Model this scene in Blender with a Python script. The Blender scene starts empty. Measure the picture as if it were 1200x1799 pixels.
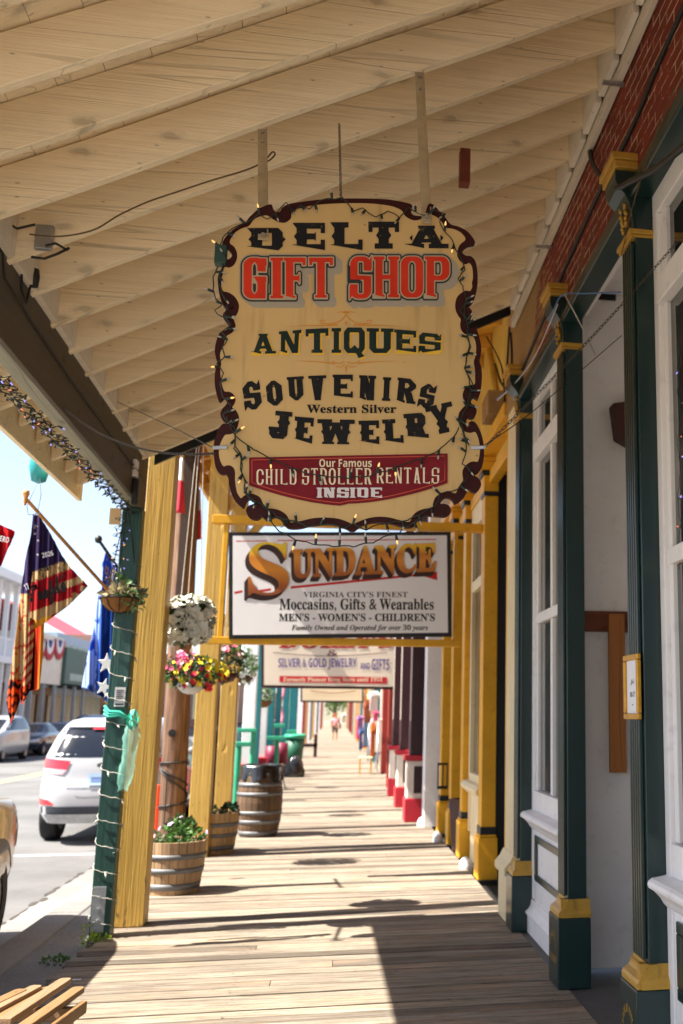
import bpy, bmesh, math, random
import numpy as np
from mathutils import Vector, Matrix, noise as mnoise

S = bpy.context.scene
COL = S.collection
RNG = random.Random(7)

# ------------------------------------------------------------------ camera, sky, sun, exposure
FP, CX, CY, EYE = 1820.0, 960.0, 900.0, 1.6
pit = math.atan(355 / FP)
yaw = math.atan(370 * math.cos(pit) / FP)
cr = Vector((math.cos(yaw), -math.sin(yaw), 0))
cf = Vector((math.sin(yaw) * math.cos(pit), math.cos(yaw) * math.cos(pit), math.sin(pit)))
cu = cr.cross(cf)
cam_d = bpy.data.cameras.new('camera')
cam = bpy.data.objects.new('camera', cam_d)
COL.objects.link(cam)
cam.matrix_world = Matrix((( cr.x, cu.x, -cf.x, 0), (cr.y, cu.y, -cf.y, 0), (cr.z, cu.z, -cf.z, EYE), (0, 0, 0, 1)))
cam_d.sensor_fit = 'VERTICAL'
cam_d.sensor_height = 36
cam_d.lens = 36 * FP / 1799
cam_d.shift_x = -360 / 1799
cam_d.clip_start = 0.05
cam_d.clip_end = 2000
cam_d.dof.use_dof = True
cam_d.dof.focus_distance = 4.25
cam_d.dof.aperture_fstop = 3.0
S.camera = cam

SUN_DIR = Vector((0.73, 0.10, -1.0)).normalized()
w = bpy.data.worlds.new('World')
S.world = w
w.use_nodes = True
nt = w.node_tree
bg = nt.nodes['Background']
sky = nt.nodes.new('ShaderNodeTexSky')
sky.sky_type = 'NISHITA'
sky.sun_disc = False
sky.sun_elevation = math.asin(-SUN_DIR.z)
sky.sun_rotation = math.atan2(-SUN_DIR.x, -SUN_DIR.y) % (2 * math.pi)
sky.altitude = 1900
sky.air_density = 1.0
sky.dust_density = 6.0
sky.ozone_density = 1.0
hs = nt.nodes.new('ShaderNodeHueSaturation')
hs.inputs['Saturation'].default_value = .8
nt.links.new(sky.outputs[0], hs.inputs['Color'])
nt.links.new(hs.outputs[0], bg.inputs[0])
bg.inputs[1].default_value = 0.085
sl = bpy.data.lights.new('sun', 'SUN')
sl.energy = 4.9
sl.angle = math.radians(0.5)
sl.color = (1.0, 0.93, 0.82)
sun = bpy.data.objects.new('sun', sl)
sun.rotation_euler = SUN_DIR.to_track_quat('-Z', 'Y').to_euler()
sun.location = (-8, -2, 12)
COL.objects.link(sun)
S.view_settings.view_transform = 'Standard'
S.view_settings.look = 'None'
S.view_settings.exposure = 1.88
S.view_settings.gamma = 1
S.cycles.max_bounces = 8
S.cycles.diffuse_bounces = 6
S.cycles.glossy_bounces = 3
S.cycles.transmission_bounces = 4
S.cycles.sample_clamp_indirect = 6
S.cycles.use_denoising = True

# ------------------------------------------------------------------ where a point of the photograph lies
def _ray(x, y): return cf + cr * ((x - CX) / FP) + cu * ((CY - y) / FP)
EYEV = Vector((0, 0, EYE))
def onX(x, y, v): d = _ray(x, y); return EYEV + d * (v / d.x)
def onY(x, y, v): d = _ray(x, y); return EYEV + d * (v / d.y)
def onZ(x, y, v): d = _ray(x, y); return EYEV + d * ((v - EYE) / d.z)

# ------------------------------------------------------------------ mesh helpers
class MB:
    def __init__(s): s.v = []; s.f = []; s.sm = []
    def add(s, vs, fs, smooth=False):
        b = len(s.v); s.v += [tuple(p) for p in vs]
        for f in fs: s.f.append(tuple(i + b for i in f)); s.sm.append(smooth)
        return s
    def box(s, x0, x1, y0, y1, z0, z1):
        vs = [(x, y, z) for z in (z0, z1) for y in (y0, y1) for x in (x0, x1)]
        return s.add(vs, [(0, 2, 3, 1), (4, 5, 7, 6), (0, 1, 5, 4), (2, 6, 7, 3), (0, 4, 6, 2), (1, 3, 7, 5)])
    def hexa(s, vs):
        return s.add(vs, [(0, 2, 3, 1), (4, 5, 7, 6), (0, 1, 5, 4), (2, 6, 7, 3), (0, 4, 6, 2), (1, 3, 7, 5)])
    def bar(s, p, q, wid, hei, up=(0, 0, 1)):
        p = Vector(p); q = Vector(q); d = (q - p).normalized(); a = d.cross(Vector(up))
        if a.length < 1e-4: a = d.cross(Vector((1, 0, 0)))
        a.normalize(); b = a.cross(d)
        vs = [c + a * (i * wid / 2) + b * (j * hei / 2) for c in (p, q) for j in (-1, 1) for i in (-1, 1)]
        return s.hexa(vs)
    def tube(s, pts, r, n=6, smooth=True, cap=True):
        pts = [Vector(p) for p in pts]; m = len(pts)
        rs = r if isinstance(r, (list, tuple)) else [r] * m
        ref = None; vs = []
        for i, p in enumerate(pts):
            d = (pts[min(i + 1, m - 1)] - pts[max(i - 1, 0)])
            if d.length < 1e-9: d = Vector((0, 0, 1))
            d.normalize()
            if ref is None:
                ref = d.cross(Vector((0, 0, 1)))
                if ref.length < .1: ref = d.cross(Vector((1, 0, 0)))
            a = (ref - d * ref.dot(d))
            if a.length < 1e-6: a = d.orthogonal()
            a.normalize(); ref = a; b = d.cross(a)
            for k in range(n):
                t = 2 * math.pi * k / n
                vs.append(p + (a * math.cos(t) + b * math.sin(t)) * rs[i])
        fs = []
        for i in range(m - 1):
            for k in range(n):
                fs.append((i * n + k, i * n + (k + 1) % n, (i + 1) * n + (k + 1) % n, (i + 1) * n + k))
        s.add(vs, fs, smooth)
        if cap:
            s.add([vs[k] for k in range(n)], [tuple(reversed(range(n)))])
            s.add([vs[(m - 1) * n + k] for k in range(n)], [tuple(range(n))])
        return s
    def lathe(s, prof, c, n=24, smooth=True, a0=0, a1=2 * math.pi):
        c = Vector(c); full = abs(a1 - a0 - 2 * math.pi) < 1e-6; m = n if full else n + 1
        vs = []
        for (r, z) in prof:
            for k in range(m):
                t = a0 + (a1 - a0) * k / n
                vs.append(c + Vector((r * math.cos(t), r * math.sin(t), z)))
        fs = []
        for i in range(len(prof) - 1):
            for k in range(n):
                k2 = (k + 1) % m
                fs.append((i * m + k, i * m + k2, (i + 1) * m + k2, (i + 1) * m + k))
        return s.add(vs, fs, smooth)
    def prism(s, poly, fn, d0, d1):
        """poly: 2D points; fn(u, v, d) gives the 3D point; extruded from d0 to d1"""
        n = len(poly)
        vs = [fn(u, v, d0) for u, v in poly] + [fn(u, v, d1) for u, v in poly]
        fs = [tuple(range(n)), tuple(reversed(range(n, 2 * n)))]
        fs += [(i, i + n, (i + 1) % n + n, (i + 1) % n) for i in range(n)]
        return s.add(vs, fs)
    def grid(s, nu, nv, fn, smooth=True):
        vs = [fn(i / nu, j / nv) for j in range(nv + 1) for i in range(nu + 1)]
        fs = [(j * (nu + 1) + i, j * (nu + 1) + i + 1, (j + 1) * (nu + 1) + i + 1, (j + 1) * (nu + 1) + i) for j in range(nv) for i in range(nu)]
        return s.add(vs, fs, smooth)
    def blob(s, c, rx, ry, rz, n=10, rough=0.0, seed=0):
        rg = random.Random(seed); c = Vector(c); vs = []; m = max(4, n // 2)
        for j in range(m + 1):
            ph = math.pi * j / m
            for i in range(n):
                t = 2 * math.pi * i / n; q = 1 + rough * (rg.random() - .5) * 2
                vs.append(c + Vector((rx * math.sin(ph) * math.cos(t) * q, ry * math.sin(ph) * math.sin(t) * q, rz * math.cos(ph) * q)))
        fs = [(j * n + i, (j + 1) * n + i, (j + 1) * n + (i + 1) % n, j * n + (i + 1) % n) for j in range(m) for i in range(n)]
        return s.add(vs, fs, True)
    def build(s, name, m, parent=None, bev=0.0, seg=2, fixn=True):
        me = bpy.data.meshes.new(name)
        me.from_pydata(s.v, [], s.f)
        me.polygons.foreach_set('use_smooth', s.sm)
        if fixn:
            bm = bmesh.new(); bm.from_mesh(me); bmesh.ops.recalc_face_normals(bm, faces=bm.faces); bm.to_mesh(me); bm.free()
        me.update()
        o = bpy.data.objects.new(name, me)
        COL.objects.link(o)
        if m is not None: me.materials.append(m)
        if parent is not None: par(o, parent)
        if bev > 0:
            b = o.modifiers.new('bevel', 'BEVEL'); b.width = bev; b.segments = seg; b.limit_method = 'ANGLE'; b.angle_limit = math.radians(40)
        return o

def par(o, p):
    o.parent = p
    mw = Matrix.Translation(p.location)
    if p.parent is not None:                      # part of a part: parts are unmoved, so only the thing's base counts
        mw = Matrix.Translation(p.parent.location) @ p.matrix_parent_inverse @ Matrix.Translation(p.location)
    o.matrix_parent_inverse = mw.inverted()

def tag(o, label=None, cat=None, group=None, kind=None):
    if label: o['label'] = label
    if cat: o['category'] = cat
    if group: o['group'] = group
    if kind: o['kind'] = kind
    return o

def thing(name, loc, label, cat, group=None):
    o = bpy.data.objects.new(name, None)
    o.empty_display_size = .1
    o.location = loc
    COL.objects.link(o)
    return tag(o, label, cat, group)

def copy_tree(o, parent=None):
    c = o.copy(); COL.objects.link(c)
    if parent is not None: c.parent = parent
    for ch in list(o.children): copy_tree(ch, c)
    return c

def children_by(o, nm): return [c for c in o.children if c.name.split('.')[0] == nm]

# ------------------------------------------------------------------ materials
def H(h, k=1.0):
    h = h.lstrip('#'); out = []
    for i in (0, 2, 4):
        c = int(h[i:i + 2], 16) / 255
        out.append((c / 12.92 if c <= .04045 else ((c + .055) / 1.055) ** 2.4) * k)
    return tuple(out)

class NT:
    def __init__(s, name):
        s.m = bpy.data.materials.new(name); s.m.use_nodes = True
        s.t = s.m.node_tree; s.b = s.t.nodes['Principled BSDF']
        s.co = s.t.nodes.new('ShaderNodeTexCoord')
    def n(s, ty, **kw):
        x = s.t.nodes.new(ty)
        for k, v in kw.items(): setattr(x, k, v)
        return x
    def l(s, a, b): s.t.links.new(a, b)
    def mapping(s, scale=(1, 1, 1), loc=(0, 0, 0), rot=(0, 0, 0), rnd=False):
        mp = s.n('ShaderNodeMapping'); mp.inputs['Scale'].default_value = scale; mp.inputs['Location'].default_value = loc; mp.inputs['Rotation'].default_value = rot
        if rnd:
            oi = s.n('ShaderNodeObjectInfo'); ml = s.n('ShaderNodeVectorMath', operation='MULTIPLY_ADD')
            cmb = s.n('ShaderNodeCombineXYZ')
            for i in range(3): s.l(oi.outputs['Random'], cmb.inputs[i])
            s.l(cmb.outputs[0], ml.inputs[0]); ml.inputs[1].default_value = (37, 53, 71); s.l(s.co.outputs['Object'], ml.inputs[2])
            s.l(ml.outputs[0], mp.inputs[0])
        else: s.l(s.co.outputs['Object'], mp.inputs[0])
        return mp.outputs[0]
    def noise(s, vec, scale=5, detail=4, rough=.55, dist=0):
        x = s.n('ShaderNodeTexNoise'); s.l(vec, x.inputs['Vector'])
        x.inputs['Scale'].default_value = scale; x.inputs['Detail'].default_value = detail; x.inputs['Roughness'].default_value = rough; x.inputs['Distortion'].default_value = dist
        return x.outputs['Fac']
    def ramp(s, fac, stops):
        x = s.n('ShaderNodeValToRGB'); e = x.color_ramp.elements
        while len(e) < len(stops): e.new(.5)
        for i, (p, c) in enumerate(stops):
            e[i].position = p; e[i].color = (*c, 1) if len(c) == 3 else c
        s.l(fac, x.inputs[0]); return x.outputs[0]
    def mix(s, fac, a, b, mode='MIX'):
        x = s.n('ShaderNodeMix', data_type='RGBA', blend_type=mode)
        for sock, val in ((x.inputs[0], fac), (x.inputs[6], a), (x.inputs[7], b)):
            if hasattr(val, 'is_linked') or hasattr(val, 'links'): s.l(val, sock)
            elif isinstance(val, tuple): sock.default_value = (*val, 1) if len(val) == 3 else val
            else: sock.default_value = val
        return x.outputs[2]
    def math(s, op, a, b=0.0):
        x = s.n('ShaderNodeMath', operation=op)
        for i, v in enumerate((a, b)):
            if hasattr(v, 'links'): s.l(v, x.inputs[i])
            else: x.inputs[i].default_value = v
        return x.outputs[0]
    def bump(s, h, strength=.2, dist=.01, prev=None):
        x = s.n('ShaderNodeBump'); x.inputs['Strength'].default_value = strength; x.inputs['Distance'].default_value = dist
        s.l(h, x.inputs['Height'])
        if prev is not None: s.l(prev, x.inputs['Normal'])
        s.l(x.outputs[0], s.b.inputs['Normal']); return x.outputs[0]
    def base(s, c):
        if isinstance(c, tuple): s.b.inputs['Base Color'].default_value = (*c, 1)
        else: s.l(c, s.b.inputs['Base Color'])
    def setp(s, rough=.6, metal=0.0, spec=.5, coat=0.0):
        s.b.inputs['Roughness'].default_value = rough; s.b.inputs['Metallic'].default_value = metal
        s.b.inputs['Specular IOR Level'].default_value = spec; s.b.inputs['Coat Weight'].default_value = coat
        return s.m

def k(c, f): return tuple(min(1, x * f) for x in c)

def paint(name, c, rough=.55, var=.12, scale=3, bump=.08, bscale=40, metal=0.0, spec=.4, coat=0.0, stretch=(1, 1, 1), dirt=.0, rnd=True):
    t = NT(name); v = t.mapping(stretch, rnd=rnd)
    a = t.noise(v, scale, 5, .6)
    col = t.ramp(a, [(.25, k(c, 1 - var)), (.75, k(c, 1 + var))])
    if dirt > 0:
        d = t.noise(v, scale * 4.3, 6, .65); f = t.ramp(d, [(.56, (0, 0, 0)), (.75, (dirt, dirt, dirt))])
        col = t.mix(f, col, k(c, .35))
    t.base(col)
    if bump > 0: t.bump(t.noise(v, bscale, 4, .6), bump, .004)
    return t.setp(rough, metal, spec, coat)

def woodpaint(name, c, along=0, var=.10, rough=.6, knots=.55, bump=.45, wear=None):
    """painted timber: grain along one axis, knots, cracks"""
    t = NT(name)
    st = [9.0, 9.0, 9.0]; st[along] = .3
    v = t.mapping(tuple(st), rnd=True)
    g = t.noise(v, 2.2, 6, .6, .5)
    fine = [60.0, 60.0, 60.0]; fine[along] = 1.2
    g2 = t.noise(t.mapping(tuple(fine), rnd=True), 1.6, 3, .6, .6)
    sp_ = t.n('ShaderNodeSeparateXYZ'); t.l(t.mapping((1, 1, 1), rnd=True), sp_.inputs[0]); o2 = [i for i in range(3) if i != along]
    nz = t.noise(t.mapping((1, 1, 1), rnd=True), 14, 3)
    cb = t.n('ShaderNodeCombineXYZ'); t.l(t.math('ADD', t.math('MULTIPLY', sp_.outputs[along], 1.5), t.math('MULTIPLY', nz, .10)), cb.inputs[0])
    t.l(t.math('ADD', t.math('MULTIPLY', t.math('ADD', sp_.outputs[o2[0]], sp_.outputs[o2[1]]), 3.2), t.math('MULTIPLY', nz, .14)), cb.inputs[1])
    vo = t.n('ShaderNodeTexVoronoi'); vo.voronoi_dimensions = '2D'; vo.inputs['Scale'].default_value = 1.0; t.l(cb.outputs[0], vo.inputs['Vector'])
    kd = t.ramp(vo.outputs['Distance'], [(.03, (1, 1, 1)), (.075, (.25, .25, .25)), (.13, (0, 0, 0))])
    cl = [3.2, 3.2, 3.2]; cl[along] = .10
    cn_ = t.noise(t.mapping(tuple(cl), (11, 4, 9), rnd=True), 1.0, 3, .55, .4)
    split = t.ramp(t.math('ABSOLUTE', t.math('SUBTRACT', cn_, .5)), [(.002, (1, 1, 1)), (.0055, (0, 0, 0))])
    crack = t.ramp(t.noise(t.mapping(tuple(x * (.55 if i == along else 1.5) for i, x in enumerate(st)), (3, 5, 7), rnd=True), 1.6, 5, .7, 1.5), [(.64, (0, 0, 0)), (.67, (1, 1, 1))])
    col = t.ramp(g, [(.3, k(c, 1 - var)), (.7, k(c, 1 + var * .6))])
    big = t.noise(t.mapping((.9, .9, .9), rnd=True), 1.4, 3, .6)
    col = t.mix(t.ramp(big, [(.35, (.0, .0, .0)), (.7, (.28, .28, .28))]), col, k(c, .62))
    col = t.mix(t.math('MULTIPLY', kd, knots), col, k(c, .38))
    col = t.mix(t.math('MULTIPLY', crack, .38), col, k(c, .3))
    col = t.mix(t.math('MULTIPLY', split, .34 * min(1, knots * 1.6)), col, k(c, .28))
    oi = t.n('ShaderNodeObjectInfo')                                  # every board has its own tone
    col = t.mix(1.0, col, t.ramp(oi.outputs['Random'], [(0, (.90, .88, .84)), (.5, (.98, .97, .95)), (1, (1.0, 1.0, 1.0))]), 'MULTIPLY')
    cs = t.n('ShaderNodeCombineXYZ'); t.l(t.math('MULTIPLY', sp_.outputs[along], 2.1), cs.inputs[0]); t.l(t.math('MULTIPLY', t.math('ADD', sp_.outputs[o2[0]], sp_.outputs[o2[1]]), 5.5), cs.inputs[1])
    vs_ = t.n('ShaderNodeTexVoronoi'); vs_.voronoi_dimensions = '2D'; vs_.inputs['Scale'].default_value = 1.0; t.l(cs.outputs[0], vs_.inputs['Vector'])
    speck = t.ramp(vs_.outputs['Distance'], [(.014, (1, 1, 1)), (.028, (0, 0, 0))])        # nail heads and pits
    col = t.mix(t.math('MULTIPLY', speck, .55), col, k(c, .22))
    if wear is not None:                                              # flaked paint: bare timber, more of it near the ground
        oz = t.n('ShaderNodeSeparateXYZ'); t.l(t.co.outputs['Object'], oz.inputs[0])
        st2 = [11.0, 11.0, 11.0]; st2[along] = 3.0
        wn = t.noise(t.mapping(tuple(st2)), 1.3, 6, .7)
        low = t.math('DIVIDE', .05, t.math('ADD', t.math('MAXIMUM', oz.outputs['Z'], 0.0), .22))
        col = t.mix(t.ramp(t.math('ADD', wn, low), [(.70, (0, 0, 0)), (.735, (1, 1, 1))]), col, wear)
    t.base(col)
    h = t.math('ADD', t.math('MULTIPLY', g2, .35), t.math('MULTIPLY', g, .75))
    h = t.math('SUBTRACT', h, t.math('MULTIPLY', kd, .8)); h = t.math('SUBTRACT', h, t.math('MULTIPLY', crack, .6)); h = t.math('SUBTRACT', h, t.math('MULTIPLY', split, .6 * knots))
    t.bump(h, bump, .016)
    return t.setp(rough, 0, .35)

def glow(name, c, e, base=None):
    t = NT(name); t.base(base or c)
    t.b.inputs['Emission Color'].default_value = (*c, 1); t.b.inputs['Emission Strength'].default_value = e
    return t.setp(.3)

def flat(name, c, rough=.6, metal=0.0, spec=.4, coat=0.0): return paint(name, c, rough, .06, 6, 0.03, 60, metal, spec, coat)

def attr_mat(name, rough=.8, spec=.2, att='Col', trans=0.0):
    t = NT(name); a = t.n('ShaderNodeAttribute'); a.attribute_name = att; t.base(a.outputs['Color'])
    t.bump(t.noise(t.mapping((1, 1, 1)), 300, 2, .5), .05, .002)
    m = t.setp(rough, 0, spec)
    if trans > 0:
        tr = t.n('ShaderNodeBsdfTranslucent'); t.l(a.outputs['Color'], tr.inputs['Color'])
        mx = t.n('ShaderNodeMixShader'); mx.inputs[0].default_value = trans
        out = t.t.nodes['Material Output']
        t.l(t.b.outputs[0], mx.inputs[1]); t.l(tr.outputs[0], mx.inputs[2]); t.l(mx.outputs[0], out.inputs[0])
    return m

def leafmat(name, c, trans=.3):
    t = NT(name); g = t.n('ShaderNodeNewGeometry')
    col = t.ramp(g.outputs['Random Per Island'], [(0, k(c, .55)), (.5, c), (1, k(c, 1.6))]); t.base(col); t.setp(.5, 0, .4)
    tr = t.n('ShaderNodeBsdfTranslucent'); t.l(col, tr.inputs['Color'])
    mx = t.n('ShaderNodeMixShader'); mx.inputs[0].default_value = trans; out = t.t.nodes['Material Output']
    t.l(t.b.outputs[0], mx.inputs[1]); t.l(tr.outputs[0], mx.inputs[2]); t.l(mx.outputs[0], out.inputs[0])
    return t.m

CREAM = H('#d3b98d'); GREEN = H('#2c463c'); YEL = H('#d9a01f'); WHITE = (.84, .83, .83)
M = {}
M['joist'] = woodpaint('joist paint', H('#f8e6c3'), 0, var=.08, bump=.5)
M['joist_pale'] = woodpaint('pale joist paint', H('#f7eedd'), 0, bump=.2, knots=.2)
M['beamdark'] = woodpaint('dark beam paint', H('#5b5345'), 1)
M['beampale'] = woodpaint('weathered beam underside', H('#a3a494'), 1)
M['trimcream'] = woodpaint('cream trim', H('#dfd2b8'), 1, bump=.2, knots=.1)
M['ledger'] = woodpaint('ledger white', H('#dcd3c4'), 1, bump=.25, knots=.1)
M['green'] = paint('dark green gloss paint', H('#16302f'), .28, .15, 4, .12, 30, spec=.6, dirt=.2)
M['greenpost'] = woodpaint('green post paint', H('#2c524c'), 2, wear=H('#6d675c'), rough=.42, bump=.7, knots=.2)
M['gold'] = paint('gold paint', H('#c0963f'), .38, .15, 6, .15, 40, metal=.25, dirt=.25)
M['goldframe'] = paint('gilt frame', H('#c9962f'), .35, .2, 20, .2, 60, metal=.4)
M['yellow'] = paint('yellow paint', YEL, .5, .14, 3, .2, 25, dirt=.4)
M['yellowpost'] = woodpaint('yellow post paint', H('#cfa855'), 2, wear=H('#7d6238'), rough=.5, bump=.7, knots=.15, var=.07)
M['yellowwood'] = woodpaint('yellow ceiling paint', H('#dba63c'), 0, bump=.3, knots=.2)
M['creampaint'] = paint('cream paint', H('#e0cfa6'), .6, .1, 3, .15, 20, dirt=.25)
M['yellowwall'] = paint('worn yellow plaster', H('#d3b04f'), .7, .22, 2, .4, 14, stretch=(1, 2.5, .6), dirt=.45)
M['white'] = paint('white paint', WHITE, .5, .06, 2.5, .15, 18, dirt=.3)
M['whitewall'] = paint('white wall paint', (.84, .82, .81), .6, .07, 2.0, .15, 16, dirt=.25)
M['black'] = paint('black paint', (.012, .013, .016), .4, .2, 5, .08)
M['blackiron'] = paint('black iron', (.02, .02, .022), .45, .2, 9, .15, metal=.4)
M['maroon'] = paint('maroon sign border', H('#36100f'), .6, .1, 5, .04, spec=.2)
M['red'] = paint('red paint', H('#c8232b'), .45, .12, 4, .08)
M['steel'] = paint('galvanised steel', (.42, .43, .44), .38, .2, 15, .1, metal=.85)
M['chain'] = paint('rusty chain', (.10, .085, .07), .5, .3, 60, .2, metal=.7)
M['cable'] = flat('black cable', (.014, .013, .013), .5)
M['bluecable'] = flat('blue cable', H('#3f6fae'), .45)
M['whitecable'] = flat('pale cable', H('#cfc9bd'), .5)
M['browncable'] = flat('brown wire', H('#5b4528'), .6)
M['wire'] = flat('dark green wire', (.012, .028, .022), .45)
M['bulb'] = glow('warm bulb', (1.0, .55, .16), .3, (.8, .5, .2))
M['bulbclear'] = flat('clear bulb', (.40, .38, .33), .15, spec=.8)
M['bulbblue'] = glow('violet bulb', (.35, .3, 1.0), .25, (.4, .4, .8))
M['bulbred'] = glow('red bulb', (1.0, .25, .15), .2, (.8, .3, .2))
M['soil'] = paint('potting soil', (.05, .035, .025), .95, .4, 30, .8, 60)
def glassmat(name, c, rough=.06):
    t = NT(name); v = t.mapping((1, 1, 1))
    t.base(t.ramp(t.noise(v, 1.6, 5, .6, 1.2), [(.38, k(c, .25)), (.55, k(c, .9)), (.68, k(c, 2.6))])); t.bump(t.noise(v, 2.5, 2), .03, .02)  # light and dark blotches in the colour stand for reflections
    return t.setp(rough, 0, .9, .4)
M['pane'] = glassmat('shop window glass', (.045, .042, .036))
M['carglass'] = paint('car glass', (.010, .014, .024), .12, .3, 2, 0, spec=.35)
# ------------------------------------------------------------------ lettering
def fill2d(loops):
    """fill closed 2D loops (even-odd) -> verts, faces"""
    cv = bpy.data.curves.new('tmp', 'CURVE'); cv.dimensions = '2D'; cv.fill_mode = 'FRONT'
    for lp in loops:
        sp = cv.splines.new('POLY'); sp.points.add(len(lp) - 1)
        for i, p in enumerate(lp): sp.points[i].co = (p[0], p[1], 0, 1)
        sp.use_cyclic_u = True
    o = bpy.data.objects.new('tmp', cv); COL.objects.link(o)
    me = bpy.data.meshes.new_from_object(o.evaluated_get(bpy.context.evaluated_depsgraph_get()))
    vs = [tuple(v.co) for v in me.vertices]; fs = [tuple(p.vertices) for p in me.polygons]
    bpy.data.objects.remove(o); bpy.data.curves.remove(cv); bpy.data.meshes.remove(me)
    return vs, fs

def uni(s, st='serif'):
    u, l, d = {'serif': (0x1D400, 0x1D41A, 0x1D7CE), 'ital': (0x1D468, 0x1D482, 0x1D7CE), 'sans': (0x1D5D4, 0x1D5EE, 0x1D7EC), 'mono': (0x1D670, 0x1D68A, 0x1D7F6), 'script': (0x1D4D0, 0x1D4EA, 0x1D7CE)}[st]
    o = ''
    for c in s:
        if 'A' <= c <= 'Z': o += chr(u + ord(c) - 65)
        elif 'a' <= c <= 'z': o += chr(l + ord(c) - 97)
        elif c.isdigit(): o += chr(d + int(c))
        else: o += c
    return o

def font_fill(body, style=None, offset=0.0):
    cv = bpy.data.curves.new('tmp', 'FONT'); cv.body = uni(body, style) if style else body; cv.offset = offset; cv.resolution_u = 3
    o = bpy.data.objects.new('tmp', cv); COL.objects.link(o)
    me = bpy.data.meshes.new_from_object(o.evaluated_get(bpy.context.evaluated_depsgraph_get()))
    vs = [tuple(v.co) for v in me.vertices]; fs = [tuple(p.vertices) for p in me.polygons]
    bpy.data.objects.remove(o); bpy.data.curves.remove(cv); bpy.data.meshes.remove(me)
    return vs, fs

def text_to(mb, body, box, place, style=None, offset=0.0, arch=None):
    """put a line of text into a pixel box (x0, ytop, x1, ybottom) of a sign; place(x, y) gives the 3D point"""
    vs, fs = font_fill(body, style, offset)
    xs = [v[0] for v in vs]; ys = [v[1] for v in vs]
    xa, xb, ya, yb = min(xs), max(xs), min(ys), max(ys); x0, y0, x1, y1 = box
    out = []
    for v in vs:
        u = (v[0] - xa) / (xb - xa); t = (v[1] - ya) / (yb - ya)
        px, py = x0 + u * (x1 - x0), y1 + t * (y0 - y1)
        if arch: px, py = arch(u, t, px, py)
        out.append(place(px, py))
    mb.add(out, fs)

# --- drawn letters: polygons joined on a distance field, then traced
def seg_sd(P, poly):
    x, y = P; n = len(poly); d = np.full(x.shape, 1e9); ins = np.zeros(x.shape, bool)
    for i in range(n):
        ax, ay = poly[i]; bx, by = poly[(i + 1) % n]; ex, ey = bx - ax, by - ay; L = ex * ex + ey * ey
        if L < 1e-12: continue
        t = np.clip(((x - ax) * ex + (y - ay) * ey) / L, 0, 1)
        d = np.minimum(d, (x - ax - t * ex) ** 2 + (y - ay - t * ey) ** 2)
        c = (ay > y) != (by > y)
        with np.errstate(divide='ignore', invalid='ignore'): ins ^= c & (x < ex * (y - ay) / (ey if abs(ey) > 1e-12 else 1e-12) + ax)
    d = np.sqrt(d); return np.where(ins, -d, d)

def trace(G, xs, ys, lev=0.0):
    """marching squares -> closed loops where G < lev is inside"""
    A = G < lev; ny, nx = G.shape; segs = {}
    def pt(i0, j0, i1, j1):
        a, b = G[j0, i0], G[j1, i1]; t = (lev - a) / (b - a) if abs(b - a) > 1e-12 else .5
        return (xs[i0] + (xs[i1] - xs[i0]) * t, ys[j0] + (ys[j1] - ys[j0]) * t)
    code = A[:-1, :-1] * 1 + A[:-1, 1:] * 2 + A[1:, 1:] * 4 + A[1:, :-1] * 8
    tab = {1: [(3, 0)], 2: [(0, 1)], 3: [(3, 1)], 4: [(1, 2)], 5: [(3, 2), (1, 0)], 6: [(0, 2)], 7: [(3, 2)], 8: [(2, 3)], 9: [(2, 0)], 10: [(2, 1), (0, 3)], 11: [(2, 1)], 12: [(1, 3)], 13: [(1, 0)], 14: [(0, 3)]}
    def ek(e, i, j): return (('h', i, j), ('v', i + 1, j), ('h', i, j + 1), ('v', i, j))[e]
    pos = {}
    for j, i in zip(*np.nonzero((code > 0) & (code < 15))):
        for a, b in tab[int(code[j, i])]:
            ka, kb = ek(a, i, j), ek(b, i, j); segs[ka] = kb
            for kk in (ka, kb):
                if kk not in pos: pos[kk] = pt(kk[1], kk[2], kk[1] + 1, kk[2]) if kk[0] == 'h' else pt(kk[1], kk[2], kk[1], kk[2] + 1)
    loops = []; left = set(segs)
    while left:
        s0 = next(iter(left)); cur = s0; lp = []
        while cur in left:
            left.discard(cur); lp.append(pos[cur]); cur = segs[cur]
        # drop nearly collinear points
        out = []
        for q in range(len(lp)):
            p0, p1, p2 = lp[q - 1], lp[q], lp[(q + 1) % len(lp)]
            if abs((p1[0] - p0[0]) * (p2[1] - p1[1]) - (p1[1] - p0[1]) * (p2[0] - p1[0])) > 2e-7: out.append(p1)
        if len(out) > 2: loops.append(out)
    return loops

def rc(x0, y0, x1, y1): return [(x0, y0), (x1, y0), (x1, y1), (x0, y1)]
def dg(x0, y0, x1, y1, t): return [(x0 - t / 2, y0), (x0 + t / 2, y0), (x1 + t / 2, y1), (x1 - t / 2, y1)]
def oc(x0, y0, x1, y1, cx, cy, rnd=False):
    if not rnd: return [(x0 + cx, y0), (x1 - cx, y0), (x1, y0 + cy), (x1, y1 - cy), (x1 - cx, y1), (x0 + cx, y1), (x0, y1 - cy), (x0, y0 + cy)]
    out = []
    for (ox, oy, a) in ((x1 - cx, y0 + cy, -90), (x1 - cx, y1 - cy, 0), (x0 + cx, y1 - cy, 90), (x0 + cx, y0 + cy, 180)):
        for q in range(9):
            t = math.radians(a + q * 11.25); out.append((ox + cx * math.cos(t), oy + cy * math.sin(t)))
    return out

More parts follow.
